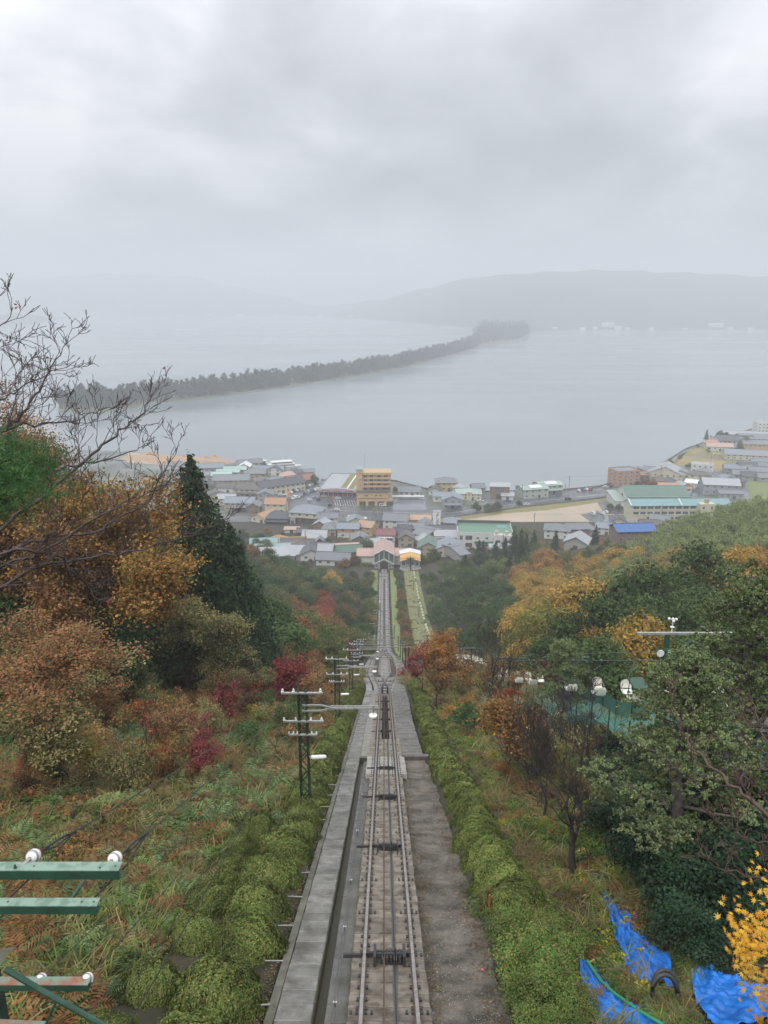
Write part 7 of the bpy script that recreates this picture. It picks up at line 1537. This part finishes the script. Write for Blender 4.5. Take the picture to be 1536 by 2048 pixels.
# school
b = hit(1352, 1043); r = empty('school', Vector((b.x + 2, b.y + 6, TOWNZ)), R(1.5)); wallbox(62, 11, 10.5, 'gx', 2.6).build('wall', wmat('cream'), r)
o = roofmesh('gx', 62, 11, 2.6, .7).build('roof', mat('teal_school_roof', (.19, .32, .33), .35, (.15, .27, .28), .6, bump=.3), r); o.location = (0, 0, 10.5)
for z in (1.2, 4.6, 8.0):
    for q in range(12):
        if z < 2 and q < 2: continue
        window(r, -27.5 + q * 4.4, -5.51, z, 3.4, 1.7)
for z in (4.2, 7.6): s = MB(); s.box(-30.8, -5.75, z - .15, 16, -5.51, z + .12); s.build('string_course', wmat('white'), r)
s = MB(); s.box(10, -10.5, -1, 19, -5.52, 12.2); s.build('stair_tower', wmat('cream'), r); s = MB(); s.lathe((14.5, -8, 12.2), (0, 0, 1), [(0, 1.2), (.4, 1.3), (2.6, 1.3), (2.8, .4)], 12); s.build('water_tank', wmat('tan'), r)
for x in (12, 17): window(r, x, -10.51, 9, 1.2, 1.8)
for xx in (-31.3, 0): s = MB(); s.add([(xx, -6.2, 10.7), (xx + .6, -6.2, 10.7), (xx + .6, 0, 13.4), (xx, 0, 13.4)], [(0, 1, 2, 3)]); s.build('roof_verge', M['white'], r)
tag(r, 'three-storey cream school building with long turquoise roof', 'school')
b = hit(1306, 1018); r = empty('gymnasium', Vector((b.x + 3, b.y + 12, TOWNZ)), R(0)); wallbox(40, 24, 8.5, 'gx', 4.5).build('wall', wmat('white'), r); o = roofmesh('gx', 40, 24, 4.5, .8).build('roof', mat('gym_green_roof', (.13, .21, .17), .35, (.10, .17, .14), .6, bump=.3), r); o.location = (0, 0, 8.5)
for q in range(5): s = MB(); yv = -11 + q * 2.2; s.box(-20.7, yv, 0, 20.7, yv + .12, .12); o = s.build('roof_seam', rmat('green'), r); o.location = (0, 0, 8.75 + (yv + 12) * .375)
s = roofmesh('shed', 7, 22, 2, .3); o = s.build('side_roof', rmat('palegreen'), r); o.location = (-24, 0, 5); s = MB(); s.box(-27, -10.8, -1, -20.02, 10.8, 4.8); s.build('side_wall', wmat('white'), r); s = MB(); s.box(-20.12, -1, 5, -20.02, 1, 7.6); s.box(-20.12, -1.6, 6.4, -20.03, 1.6, 7.0); s.build('gable_vent', wmat('dark'), r)
tag(r, 'white school gymnasium with large dark green ribbed roof', 'gymnasium')
# pool
p = empty('swimming_pool', hit(1258, 1044)); s = MB(); s.box(-12, -1, 0, 12, -.7, 2.2); s.box(-12, 12, 0, 12, 12.3, 1.6); s.box(-12.3, -1, 0, -12, 12.3, 2.2); s.box(12, -1, 0, 12.3, 12.3, 1.6); s.build('wall', wmat('cream'), p); s = MB(); s.box(-11.98, -.68, .2, 11.98, 11.98, .9); s.build('deck', M['asphalt'], p); s = MB(); s.box(-4, .8, .92, 11, 10, .96); s.build('pool_water', mat('pool_green', (.07, .25, .18), .1), p)
tag(p, 'walled school swimming pool with green water', 'swimming pool')
H(1224, 1058, 10, 9, 3.4, 'gx', 2.2, 'blue_grey', 'tan', 'small house with lilac-grey roof beside the school forecourt', -30); H(1300, 1060, 11, 8, 3.4, 'gx', 2.0, 'brown', 'pinkish', 'brown-roofed reddish shed between pool and school', -8, cols=2); H(1318, 1053, 11, 9, 4.2, 'gx', 2.2, 'grey', 'white', 'white house with dark grey roof before the school', -20, cols=2)
H(1272, 1085, 16, 9, 5.0, 'gx', 1.8, 'blue', 'brown', 'brown two-storey house with vivid blue roof', 5, cols=5, lower='brown', door=False)
H(1113, 1078, 14, 12, 5.2, 'hip', 2.4, 'grey', 'white', 'white house with dark grey hip roof before the schoolyard', -14); H(1156, 1074, 13, 9, 5.0, 'gx', 2.2, 'grey', 'brown', 'brown house with grey roof joined to the hip-roofed one', 4, cols=4); H(1150, 1100, 10, 10, 3.6, 'gy', 2.6, 'lightgrey', 'grey', 'pale metal gable roof among the cedars', -24, cols=1)
# lower funicular station
yS = 338.0; zS = float(ZT(yS)) - .3; r = empty('funicular_station', (0, yS, zS)); 
gp = mat('green_glass_cladding', (.06, .10, .09), .3, (.08, .13, .115), 1)
s = MB(); s.box(-4.6, .4, -1, 4.6, 16, 7.2); s.build('wall', wmat('grey'), r)
s = MB(); s.add([(-4.7, 0, 2.6), (-4.7, 0, 7.2), (0, 0, 9.6), (4.7, 0, 7.2), (4.7, 0, 2.6), (0, 0, 5.0), (-4.7, .38, 2.6), (-4.7, .38, 7.2), (0, .38, 9.6), (4.7, .38, 7.2), (4.7, .38, 2.6), (0, .38, 5.0)], [(0, 5, 2, 1), (5, 4, 3, 2), (6, 7, 8, 11), (11, 8, 9, 10), (0, 6, 11, 5), (5, 11, 10, 4), (1, 2, 8, 7), (2, 3, 9, 8), (0, 1, 7, 6), (4, 10, 9, 3)]); s.build('front_cladding', gp, r)
s = MB()
for x in (-4.7, -2.35, 0, 2.35, 4.7): zb_ = 5.0 - abs(x) * .511; zt_ = 9.6 - abs(x) * .511; s.bar((x, -.08, zb_), (x, -.08, zt_), .22, .12)
for q in (-1, 1): s.bar((q * 4.9, -.1, 7.1), (0, -.1, 9.75), .25, .35); s.bar((q * 4.9, -.1, 2.45), (0, -.1, 4.95), .25, .35)
s.build('white_trim', M['white'], r)
s = MB(); s.add([(-5.1, -.5, 7.0), (0, -.5, 9.75), (5.1, -.5, 7.0), (5.1, 18, 7.0), (0, 18, 9.75), (-5.1, 18, 7.0)], [(0, 1, 4, 5), (1, 2, 3, 4)]); s.build('main_roof', rmat('pink'), r)
s = MB(); s.box(-1.9, -.05, -.6, 1.9, .38, 2.9); s.add([(-1.9, -.05, 2.9), (1.9, -.05, 2.9), (0, -.05, 3.9)], [(0, 1, 2)]); s.build('tunnel_opening', M['dark'], r)
s = MB()
for q in (-1, 1): s.box(q * 2.2 - .25, -.3, -.8, q * 2.2 + .25, .38, 3.0); s.box(q * 3.6 - 1.0, -.1, -.8, q * 3.6 + 1.0, .38, .8)
s.build('portal_pier', wmat('grey'), r)
for x in (-3.6, 2.9, 4.0): window(r, x, -.11, 1.0, .9, 1.0)
s = MB(); s.box(-12.8, 6.5, -1, 12.8, 15, 4.4); s.build('wing_wall', wmat('white'), r); o = roofmesh('gx', 25.6, 8.5, 2.2, .6).build('wing_roof', rmat('pink'), r); o.location = (0, 10.7, 4.6)
tag(r, 'lower funicular station with green panelled gable front and long pink roof', 'station')
b = Vector((12.6, 338, float(HT(12.6, 338)))); r = empty('chairlift_station', b); s = MB(); 
for q in (-1, 1): s.add([(0, 0, 6.3), (q * 4.9, 0, 4.9), (q * 4.9, 3.2, 5.9), (0, 3.2, 7.3)], [(0, 1, 2, 3) if q > 0 else (3, 2, 1, 0)]); s.add([(0, 0, 6.1), (q * 4.9, 0, 4.7), (q * 4.9, -1.2, 4.2), (0, -1.2, 5.6)], [(0, 3, 2, 1) if q > 0 else (1, 2, 3, 0)])
o = s.build('canopy', mat('orange_canopy', (.62, .36, .10), .5, (.5, .28, .08), 1), r); s = MB()
for q in (-1, 1): s.add([(0, 3.3, 7.4), (q * 5.2, 3.3, 6.1), (q * 5.2, 9, 6.1), (0, 9, 7.4)], [(0, 1, 2, 3) if q > 0 else (3, 2, 1, 0)])
s.build('rear_roof', rmat('white'), r); s = MB(); s.box(-4.6, .8, -1, 4.6, 8.5, 4.6); s.build('wall', wmat('bluegrey'), r); s = MB(); s.tube([(0, -1.6, -1), (0, -1.6, 6.4)], .3, 8); s.box(-2, -1.8, 5.6, 2, -1.4, 5.9); s.build('mast', M['green_dark'], r); s = MB(); s.lathe((0, 0, .0), (0, 0, 1), [(-.4, 5.2), (.25, 5.2)], 20); s.build('platform', M['concrete_light'], r)
for x in (-3.2, -1.2, 1.2, 3.2): window(r, x, .79, 1.2, 1.5, 1.8)
tag(r, 'lower chairlift station under an orange and white canopy', 'station')
# ferry, jetties
def boat(p, L_, W_, rz, lab, decks=2):
    r = empty('ferry' if decks > 1 else 'fishing_boat', p, rz); s = MB(); n_ = 10; V = []
    for i in range(n_ + 1):
        t = i / n_; x = -L_ / 2 + L_ * t; w_ = W_ / 2 * (1 - max(0, (t - .6) / .4) ** 2 * .92); V += [(x, -w_, 1.5 + .5 * t * t), (x, -w_ * .7, -.3), (x, w_ * .7, -.3), (x, w_, 1.5 + .5 * t * t)]
    F = []
    for i in range(n_):
        k = 4 * i; F += [(k, k + 1, k + 5, k + 4), (k + 1, k + 2, k + 6, k + 5), (k + 2, k + 3, k + 7, k + 6), (k + 3, k, k + 4, k + 7)]
    s.add(V, F + [(0, 3, 2, 1), (4 * n_, 4 * n_ + 1, 4 * n_ + 2, 4 * n_ + 3)]); s.build('hull', M['white'], r)
    for d_ in range(decks): q = 1 - d_ * .2; z = 1.7 + d_ * 2.2; s = MB(); s.box(-L_ * .42 * q, -W_ * .42, z, L_ * .30 * q, W_ * .42, z + 2.1); s.build('deckhouse', M['white'], r); s = MB(); s.box(-L_ * .40 * q, -W_ * .43, z + .8, L_ * .29 * q, W_ * .43, z + 1.6); s.build('window_band', M['glass'], r)
    s = MB(); s.bar((0, 0, 2), (0, 0, 4 + decks * 2.6), .15); s.build('mast', M['white'], r); tag(r, lab, 'boat')
boat(zplane(567, 936, .2), 30, 7.5, R(18), 'white two-deck sightseeing ferry moored at the pier'); boat(zplane(524, 929, .1), 13, 4, R(-10), 'small white boat at the jetty under a tree', 1)
r = empty('jetty', zplane(540, 941, 0)); s = MB(); s.box(-9, -2, -1, 16, 2, 1.3); s.build('deck', M['concrete'], r); tag(r, 'concrete ferry pier beside the moored ferry', 'pier')
for i, (px, py, L_) in enumerate(((463, 934, 26), (452, 930, 18), (676, 962, 26))):
    r = empty('jetty', zplane(px, py, 0), R((20, 24, -4)[i])); s = MB(); s.box(-L_ / 2, -1, .6, L_ / 2, 1, 1.0); s.build('deck', M['timber'], r); s = MB(); [s.bar((x, 0, -2), (x, 0, .6), .3) for x in np.linspace(-L_ / 2 + 1, L_ / 2 - 1, 5)]; s.build('piles', M['timber'], r); tag(r, ('narrow dark jetty beyond the mint-green sheds', 'short dark jetty beside the sand depot', 'thin breakwater off the low grey shop')[i], 'jetty')
for i, (px, py, w_) in enumerate(((365, 922, 30), (410, 924, 24), (300, 915, 26), (430, 921, 12))):
    c = zplane(px, py, TOWNZ); a_ = np.random.RandomState(i); Pg = np.zeros((9, 17, 3))
    for u in range(9):
        for v in range(17): th = v / 16 * 6.283; q = u / 8; Pg[u, v] = (c.x + math.cos(th) * w_ * q, c.y + math.sin(th) * w_ * .6 * q, TOWNZ - .05 + (4.6 * (1 - q) ** 1.1) * (1 + .15 * math.sin(th * 3 + i)))
    o = link('sand_pile', gridmesh('sand_pile', Pg, mat('orange_sand', (.40, .27, .17), .9, (.33, .22, .14), .2, bump=.5))); tag(o, ('largest orange-brown sand pile in the shore depot', 'sand pile nearest the jetties', 'sand pile half hidden by the autumn trees', 'small sand pile at the quay corner')[i], 'sand pile')
# garden shrubs round the houses: uncountable low green
k = 2600; gx_ = NP.uniform(-150, 190, k); gy3 = NP.uniform(338, 420, k); keep = (np.abs(gx_) > 6) & ~((gx_ > 8) & (gx_ < 17) & (gy3 < 345)) & (NP.rand(k) < np.clip(1.25 - (gy3 - 338) / 75, .18, 1))
hx = np.array([[q.location.x, q.location.y] for q in HOUSES]); d2 = np.sqrt(((gx_[:, None] - hx[:, 0]) ** 2) + ((gy3[:, None] - hx[:, 1]) ** 2)).min(1); keep &= d2 > 8.5; gx_, gy3 = gx_[keep], gy3[keep]
gz = np.maximum(HT(gx_, gy3), TOWNZ) - .1
scatter('garden_shrubs', np.stack([gx_, gy3, gz], 1), NP.choice([4, 8, 6, 10, 5, 8, 4], len(gx_)), NP.uniform(2.0, 5.5, len(gx_)), 'low garden shrubs and weeds filling the gaps between houses')
# cars
def car_mesh(kind):
    L_, W_, H_ = {'car': (4.2, 1.7, 1.45), 'kei': (3.4, 1.5, 1.6), 'van': (4.5, 1.75, 1.95)}[kind]; s = MB(); x, y = L_ / 2, W_ / 2
    prof = {'car': [(-x, .3), (-x, .8), (-x + .35, .9), (-x + .9, H_ - .08), (-x + 1.4, H_), (x - 1.9, H_), (x - 1.15, .95), (x - .15, .78), (x, .6), (x, .3)], 'kei': [(-x, .3), (-x, 1.0), (-x + .2, H_ - .05), (-x + .5, H_), (x - 1.3, H_), (x - .75, 1.0), (x - .05, .85), (x, .3)], 'van': [(-x, .3), (-x, 1.1), (-x + .12, H_ - .08), (-x + .4, H_), (x - 1.3, H_), (x - .6, 1.05), (x - .05, .9), (x, .3)]}[kind]
    n_ = len(prof); V = [(p, -y * (1 if q < 1.0 else .86), q) for p, q in prof] + [(p, y * (1 if q < 1.0 else .86), q) for p, q in prof]
    s.add(V, [tuple(range(n_))[::1], tuple(range(2 * n_ - 1, n_ - 1, -1))] + [(i, i + n_, (i + 1) % n_ + n_, (i + 1) % n_) for i in range(n_)])
    g = MB(); z0, z1 = (.92, H_ - .14) if kind == 'car' else (1.02, H_ - .16); g.box(-x + .55, -y * .97, z0, x - 1.45, y * .97, z1); g.add([(x - 1.88 if kind == 'car' else x - 1.28, -y * .78, H_ - .1), (x - 1.88 if kind == 'car' else x - 1.28, y * .78, H_ - .1), (x - 1.12 if kind == 'car' else x - .72, y * .86, z0 + .05), (x - 1.12 if kind == 'car' else x - .72, -y * .86, z0 + .05)], [(0, 3, 2, 1)])
    wv_ = MB(); wv_.lathe((0, -.1, 0), (0, 1, 0), [(0, .2), (0.001, .31), (.2, .31), (.201, .2)], 10); return s.mesh('body', mat('car_paint_white', (.7, .7, .7), .25)), g.mesh('windows', M['glass']), wv_.mesh('wheel', M['wire']), L_, W_
CM = {k: car_mesh(k) for k in ('car', 'kei', 'van')}
PAINT = {'white': mat('car_paint_white', (.7, .7, .7), .25), 'silver': mat('car_paint_silver', (.42, .44, .46), .25, metal=.3), 'black': mat('car_paint_black', (.03, .03, .035), .2), 'blue': mat('car_paint_blue', (.06, .12, .32), .25), 'red': mat('car_paint_red', (.42, .04, .04), .25), 'yellow': mat('car_paint_yellow', (.6, .5, .2), .3), 'grey': mat('car_paint_grey', (.16, .17, .18), .25)}
CNT = {}
def car(px, py, rz, col, kind='car', where='in the car park'):
    b, g, wl, L_, W_ = CM[kind]; p = zplane(px, py, TOWNZ + .05); r = empty('parked_car', p, R(rz)); o = link('body', b, r); o.material_slots[0].link = 'OBJECT'; o.material_slots[0].material = PAINT[col]; link('windows', g, r)
    for sx in (-.3, .3):
        for sy in (-.46, .46): link('wheel', wl, r, (sx * L_, sy * W_, .31))
    CNT.setdefault((col, kind, where), []).append(r)
cols_ = ['white', 'silver', 'white', 'black', 'white', 'silver', 'blue', 'white', 'grey', 'white', 'silver', 'black']
for i in range(13): t = i / 12; car(572 + (634 - 572) * t, 990 + (966 - 990) * t, 118, cols_[i % 12], ('car', 'kei', 'van')[(i * 7) % 3 if i % 2 else 0], 'in the back row of the shore car park')
for i in range(12): t = i / 11; car(584 + (634 - 584) * t, 998 + (979 - 998) * t, 118, cols_[(i * 5 + 2) % 12], ('car', 'kei', 'van')[(i * 5) % 3 if i % 2 else 0], 'in the middle row of the shore car park')
for px, py, rz, c_, k_, w_ in ((563, 991, 10, 'white', 'car', 'beside the orange banner'), (594, 996, 5, 'white', 'car', 'at the front of the shore car park'), (619, 1001, 10, 'white', 'kei', 'alone in the car park lane'), (630, 996, 20, 'silver', 'car', 'near the arched shop'), (637, 1001, 60, 'black', 'kei', 'near the arched shop'), (648, 994, 0, 'yellow', 'car', 'before the arched shop'), (676, 998, 10, 'white', 'car', 'before the arched shop'), (686, 992, 0, 'white', 'van', 'before the arched shop'), (660, 1012, 70, 'black', 'kei', 'by the road kerb'), (674, 1021, 0, 'white', 'kei', 'driving on the shore road'), (702, 1037, -10, 'white', 'van', 'at the crossing'), (765, 1012, 0, 'white', 'van', 'under the yellow hotel'), (748, 1009, 0, 'grey', 'car', 'under the yellow hotel'), (686, 1077, 0, 'red', 'car', 'on the garden lawn'),
    (845, 999, 0, 'white', 'kei', 'at the corner of the empty car park'), (648, 1041, 0, 'white', 'van', 'beside the low dark garage'), (961, 1003, 0, 'white', 'car', 'beside the green restaurant'), (991, 996, 80, 'white', 'kei', 'before the modern dark house'), (1016, 1003, 0, 'blue', 'car', 'before the white garage'), (1018, 998, 0, 'white', 'van', 'before the white garage'), (1053, 1010, 10, 'white', 'car', 'driving past the small round trees'), (1157, 982, 100, 'white', 'car', 'in the seaside parking row'), (1166, 981, 100, 'blue', 'car', 'in the seaside parking row'), (1173, 980, 100, 'white', 'kei', 'in the seaside parking row'), (1179, 979, 100, 'red', 'kei', 'in the seaside parking row'), (1182, 978, 100, 'black', 'kei', 'in the seaside parking row'), (1212, 975, 0, 'white', 'car', 'alone at the sea wall'), (1220, 974, 0, 'black', 'car', 'alone at the sea wall'), (1136, 1000, 20, 'black', 'van', 'driving past the schoolyard'),
    (1186, 1029, 100, 'white', 'van', 'at the edge of the schoolyard'), (1204, 1028, 110, 'white', 'car', 'beside the school shrubs'), (1212, 1026, 110, 'white', 'kei', 'beside the school shrubs'), (1386, 974, 20, 'black', 'car', 'behind the gymnasium'), (1392, 971, 20, 'white', 'kei', 'behind the gymnasium'), (1384, 978, 20, 'white', 'car', 'behind the gymnasium'), (1398, 976, 20, 'silver', 'car', 'behind the gymnasium'), (1428, 899, 80, 'white', 'van', 'on the lane by the villa'), (1431, 909, 0, 'white', 'car', 'on the lane by the villa'), (1440, 911, 0, 'white', 'car', 'on the lane by the villa')): car(px, py, rz, c_, k_, w_)
for i in range(22): car(1449 + (i % 8) * 4.6, 905 + (i // 8) * 4.6 + (i % 8) * .8, 70, ('white', 'white', 'silver', 'black', 'grey')[i % 5], 'car', 'in the crowded lot behind the stubble field')
for (c_, k_, w_), v in CNT.items():
    kn = {'car': 'car', 'kei': 'boxy minicar', 'van': 'van'}[k_]
    for i, r in enumerate(v): tag(r, f'{c_} {kn} {w_}' + (f', {ordw(i, "first")} of the {c_} ones' if len(v) > 1 else ''), 'car', 'parked cars of the town')
# town trees, poles, small things
for i, (px, py, sc, kind, lab) in enumerate(((628, 968, .9, 'evergreen', 'dark pine at the corner of the car park by the water'), (594, 975, .6, 'evergreen', 'round dark tree beside the red-brown hall'), (515, 944, .9, 'green', 'broad dark tree behind the ferry jetty'), (528, 940, .8, 'evergreen', 'second tree behind the ferry jetty'), (486, 958, .6, 'green', 'tree before the grey hip roof near the pier'), (565, 957, .6, 'bamboo', 'light green tree beside the pinkish roof'), (525, 958, .5, 'olive', 'olive shrub tree in the pier village'), (733, 1100, .95, 'green', 'round green tree behind the pink station roof'), (814, 1112, .7, 'green', 'slim round green tree at the lane above the lift station'), (655, 1092, .6, 'evergreen', 'dark tree in the garden beside the red car'), (790, 985, .5, 'evergreen', 'clipped shore pine next to the yellow hotel'), (806, 984, .5, 'evergreen', 'shore pine second from the yellow hotel'), (863, 985, .6, 'evergreen', 'dark pine beside the ochre shore house'),
    (953, 1024, .8, 'evergreen', 'dark round street tree in front of the restaurant'), (975, 1024, .8, 'green', 'middle round street tree of the three'), (994, 1023, .85, 'evergreen', 'third round street tree before the white garage'), (1038, 1013, .5, 'evergreen', 'small round bush-like tree at the road'), (1221, 1020, .6, 'green', 'round tree at the side wing of the gymnasium'), (1238, 1022, .6, 'evergreen', 'dark shrubs before the gymnasium side wing'), (1290, 972, .8, 'rust', 'brown tree screen beside the brick-orange block'), (1275, 975, .6, 'twigbrown', 'bare brown tree before the brick-orange block'), (1305, 975, .9, 'rust', 'larger brown tree mass behind the gymnasium'), (1314, 978, .6, 'twigbrown', 'thin brown tree by the orange-roofed house'), (1412, 880, .8, 'evergreen', 'pointed dark tree behind the orange-roofed villa'), (1440, 876, .9, 'farpine', 'leaning pine on the headland'), (1452, 879, .9, 'farpine', 'second leaning pine on the headland'), (1488, 900, 1.5, 'evergreen', 'large dark tree among the headland halls'), (1478, 906, 1.0, 'evergreen', 'dark trees beside the crowded car lot'),
    (1340, 930, .6, 'olive', 'scrub at the sea wall beside the hall'), (1360, 918, .5, 'olive', 'scrub along the sea wall above the field'), (1378, 938, .7, 'green', 'dark green scrub before the white cube house'), (1416, 905, .5, 'evergreen', 'dark shrub between the two small fields'), (1395, 895, .4, 'olive', 'scrub at the head of the orange plot'), (868, 1122, .8, 'evergreen', 'dark tree beside the green gable roof'), (1000, 1080, 1.0, 'green', 'green tree before the schoolyard sand'), (1022, 1070, .9, 'green', 'second green tree before the schoolyard sand'), (1046, 1078, .9, 'bamboo', 'light bamboo clump before the schoolyard'), (710, 1130, .7, 'twigbrown', 'brown bare copse beside the station wing'), (690, 1136, .7, 'rust', 'reddish-brown copse left of the station'), (845, 1128, .6, 'evergreen', 'dark shrubs behind the orange canopy'), (640, 1125, .6, 'twigbrown', 'brown garden tree beside the dark green roof'), (600, 1083, .4, 'olive', 'olive scrub on the meadow'), (565, 1075, .5, 'twigbrown', 'brown scrub in the middle of the meadow'), (535, 1068, .5, 'rust', 'rusty scrub beside the meadow path'))):
    p = hit(px, py); r = empty('tree', p, i, sc); c = link('crown', P_[('cedar0' if 'pointed' in lab else 'round%d' % (i % 2)) if kind in ('evergreen', 'farpine') else 'broad%d' % (i % 4)], r, (0, 0, .8)); c.material_slots[0].link = 'OBJECT'; c.material_slots[0].material = G[kind]; link('trunk', TRUNK, r); tag(r, lab, 'tree')
def upole(px, py, h_, lab):
    p = hit(px, py); r = empty('utility_pole', p, rnd.uniform(-.4, .4)); s = MB(); s.tube([(0, 0, -.5), (0, 0, h_)], [.2, .13], 7); s.build('post', mat('grey_pole', (.22, .22, .21), .7), r); s = MB(); s.box(-.9, -.06, h_ - .7, .9, .06, h_ - .56); s.box(-.7, -.06, h_ - 1.5, .7, .06, h_ - 1.38); s.tube([(-.35, 0, h_ - 2.6), (-.35, 0, h_ - 1.8)], .25, 7); s.build('crossarm', M['galv'], r); tag(r, lab, 'utility pole', 'utility poles of the town'); return p + Vector((0, 0, h_ - .6))
up_ = [upole(*q) for q in ((686, 1036, 12, 'tall dark pole at the car park crossing'), (746, 1046, 10, 'thin pole behind the ochre house'), (612, 1104, 12, 'pole beside the yellow-fronted store'), (752, 1086, 12, 'dark pole beside the maroon-roofed shop'), (816, 1086, 12, 'tall pole in the station lane'), (1043, 1010, 14, 'tall pole before the pale green clinic'), (1137, 990, 14, 'tallest pole, standing at the sea wall car park'), (1130, 986, 7, 'short pole near the sea wall'), (1192, 1056, 11, 'pole at the corner of the schoolyard'), (1226, 1064, 11, 'pole beside the lilac-grey roof'), (1068, 1058, 10, 'pole at the edge of the schoolyard trees'), (1250, 975, 12, 'pole before the brick-orange block'), (1320, 962, 12, 'pole before the large hall'), (1419, 945, 15, 'tall pole beside the white cube house'), (1463, 932, 10, 'pole at the stubble field corner'), (1322, 1045, 12, 'pole before the school windows'), (640, 1050, 9, 'pole beside the steel-blue hip roof'), (700, 1100, 9, 'pole behind the dark green roof'), (980, 1010, 8, 'thin pole near the street trees'))]
for i, (a_, b_) in enumerate(((0, 1), (1, 3), (3, 4), (2, 17), (5, 6), (6, 11), (11, 12), (8, 9), (8, 10), (15, 9), (12, 13), (13, 14))):
    wire(up_[a_], up_[b_], 1.2, .035, 8, label=f'thin power line between utility poles, {ordw(i, "first")} span from the car park', name='power_line', group='power lines of the town')
r = empty('banner', hit(577, 998)); s = MB(); s.bar((0, 0, 0), (0, 0, 6), .1); s.build('pole', M['galv'], r); s = MB(); s.box(-1.2, -.05, 1.6, 1.2, .05, 6); s.build('flag', mat('orange_banner', (.7, .36, .1), .6), r); tag(r, 'tall pale orange banner at the car park entrance', 'banner')
r = empty('vending_sign', hit(666, 1003)); s = MB(); s.box(-.5, -.4, 0, .5, .4, 4.5); s.build('board', mat('red_sign', (.55, .07, .05), .5), r); tag(r, 'narrow red sign post before the arched shop', 'sign')
r = empty('football_goal', hit(1136, 1035)); s = MB(); [s.bar(a_, b_, .12) for a_, b_ in (((-3, 0, 0), (-3, 0, 2.4)), ((3, 0, 0), (3, 0, 2.4)), ((-3, 0, 2.4), (3, 0, 2.4)))]; s.build('frame', M['white'], r); tag(r, 'white football goal on the sandy schoolyard', 'goal')
s = MB(); fpts = [hit(*q) for q in ((862, 1038), (905, 1035), (962, 1027), (1042, 1015), (1130, 1005), (1198, 997), (1258, 989))]
for p, q in zip(fpts, fpts[1:]): s.bar(p + Vector((0, 0, .5)), q + Vector((0, 0, .5)), .25, 1.0)
tag(s.build('retaining_wall', mat('dark_wall', (.16, .16, .15), .7)), 'low dark wall between the shore road and the schoolyard', 'wall')
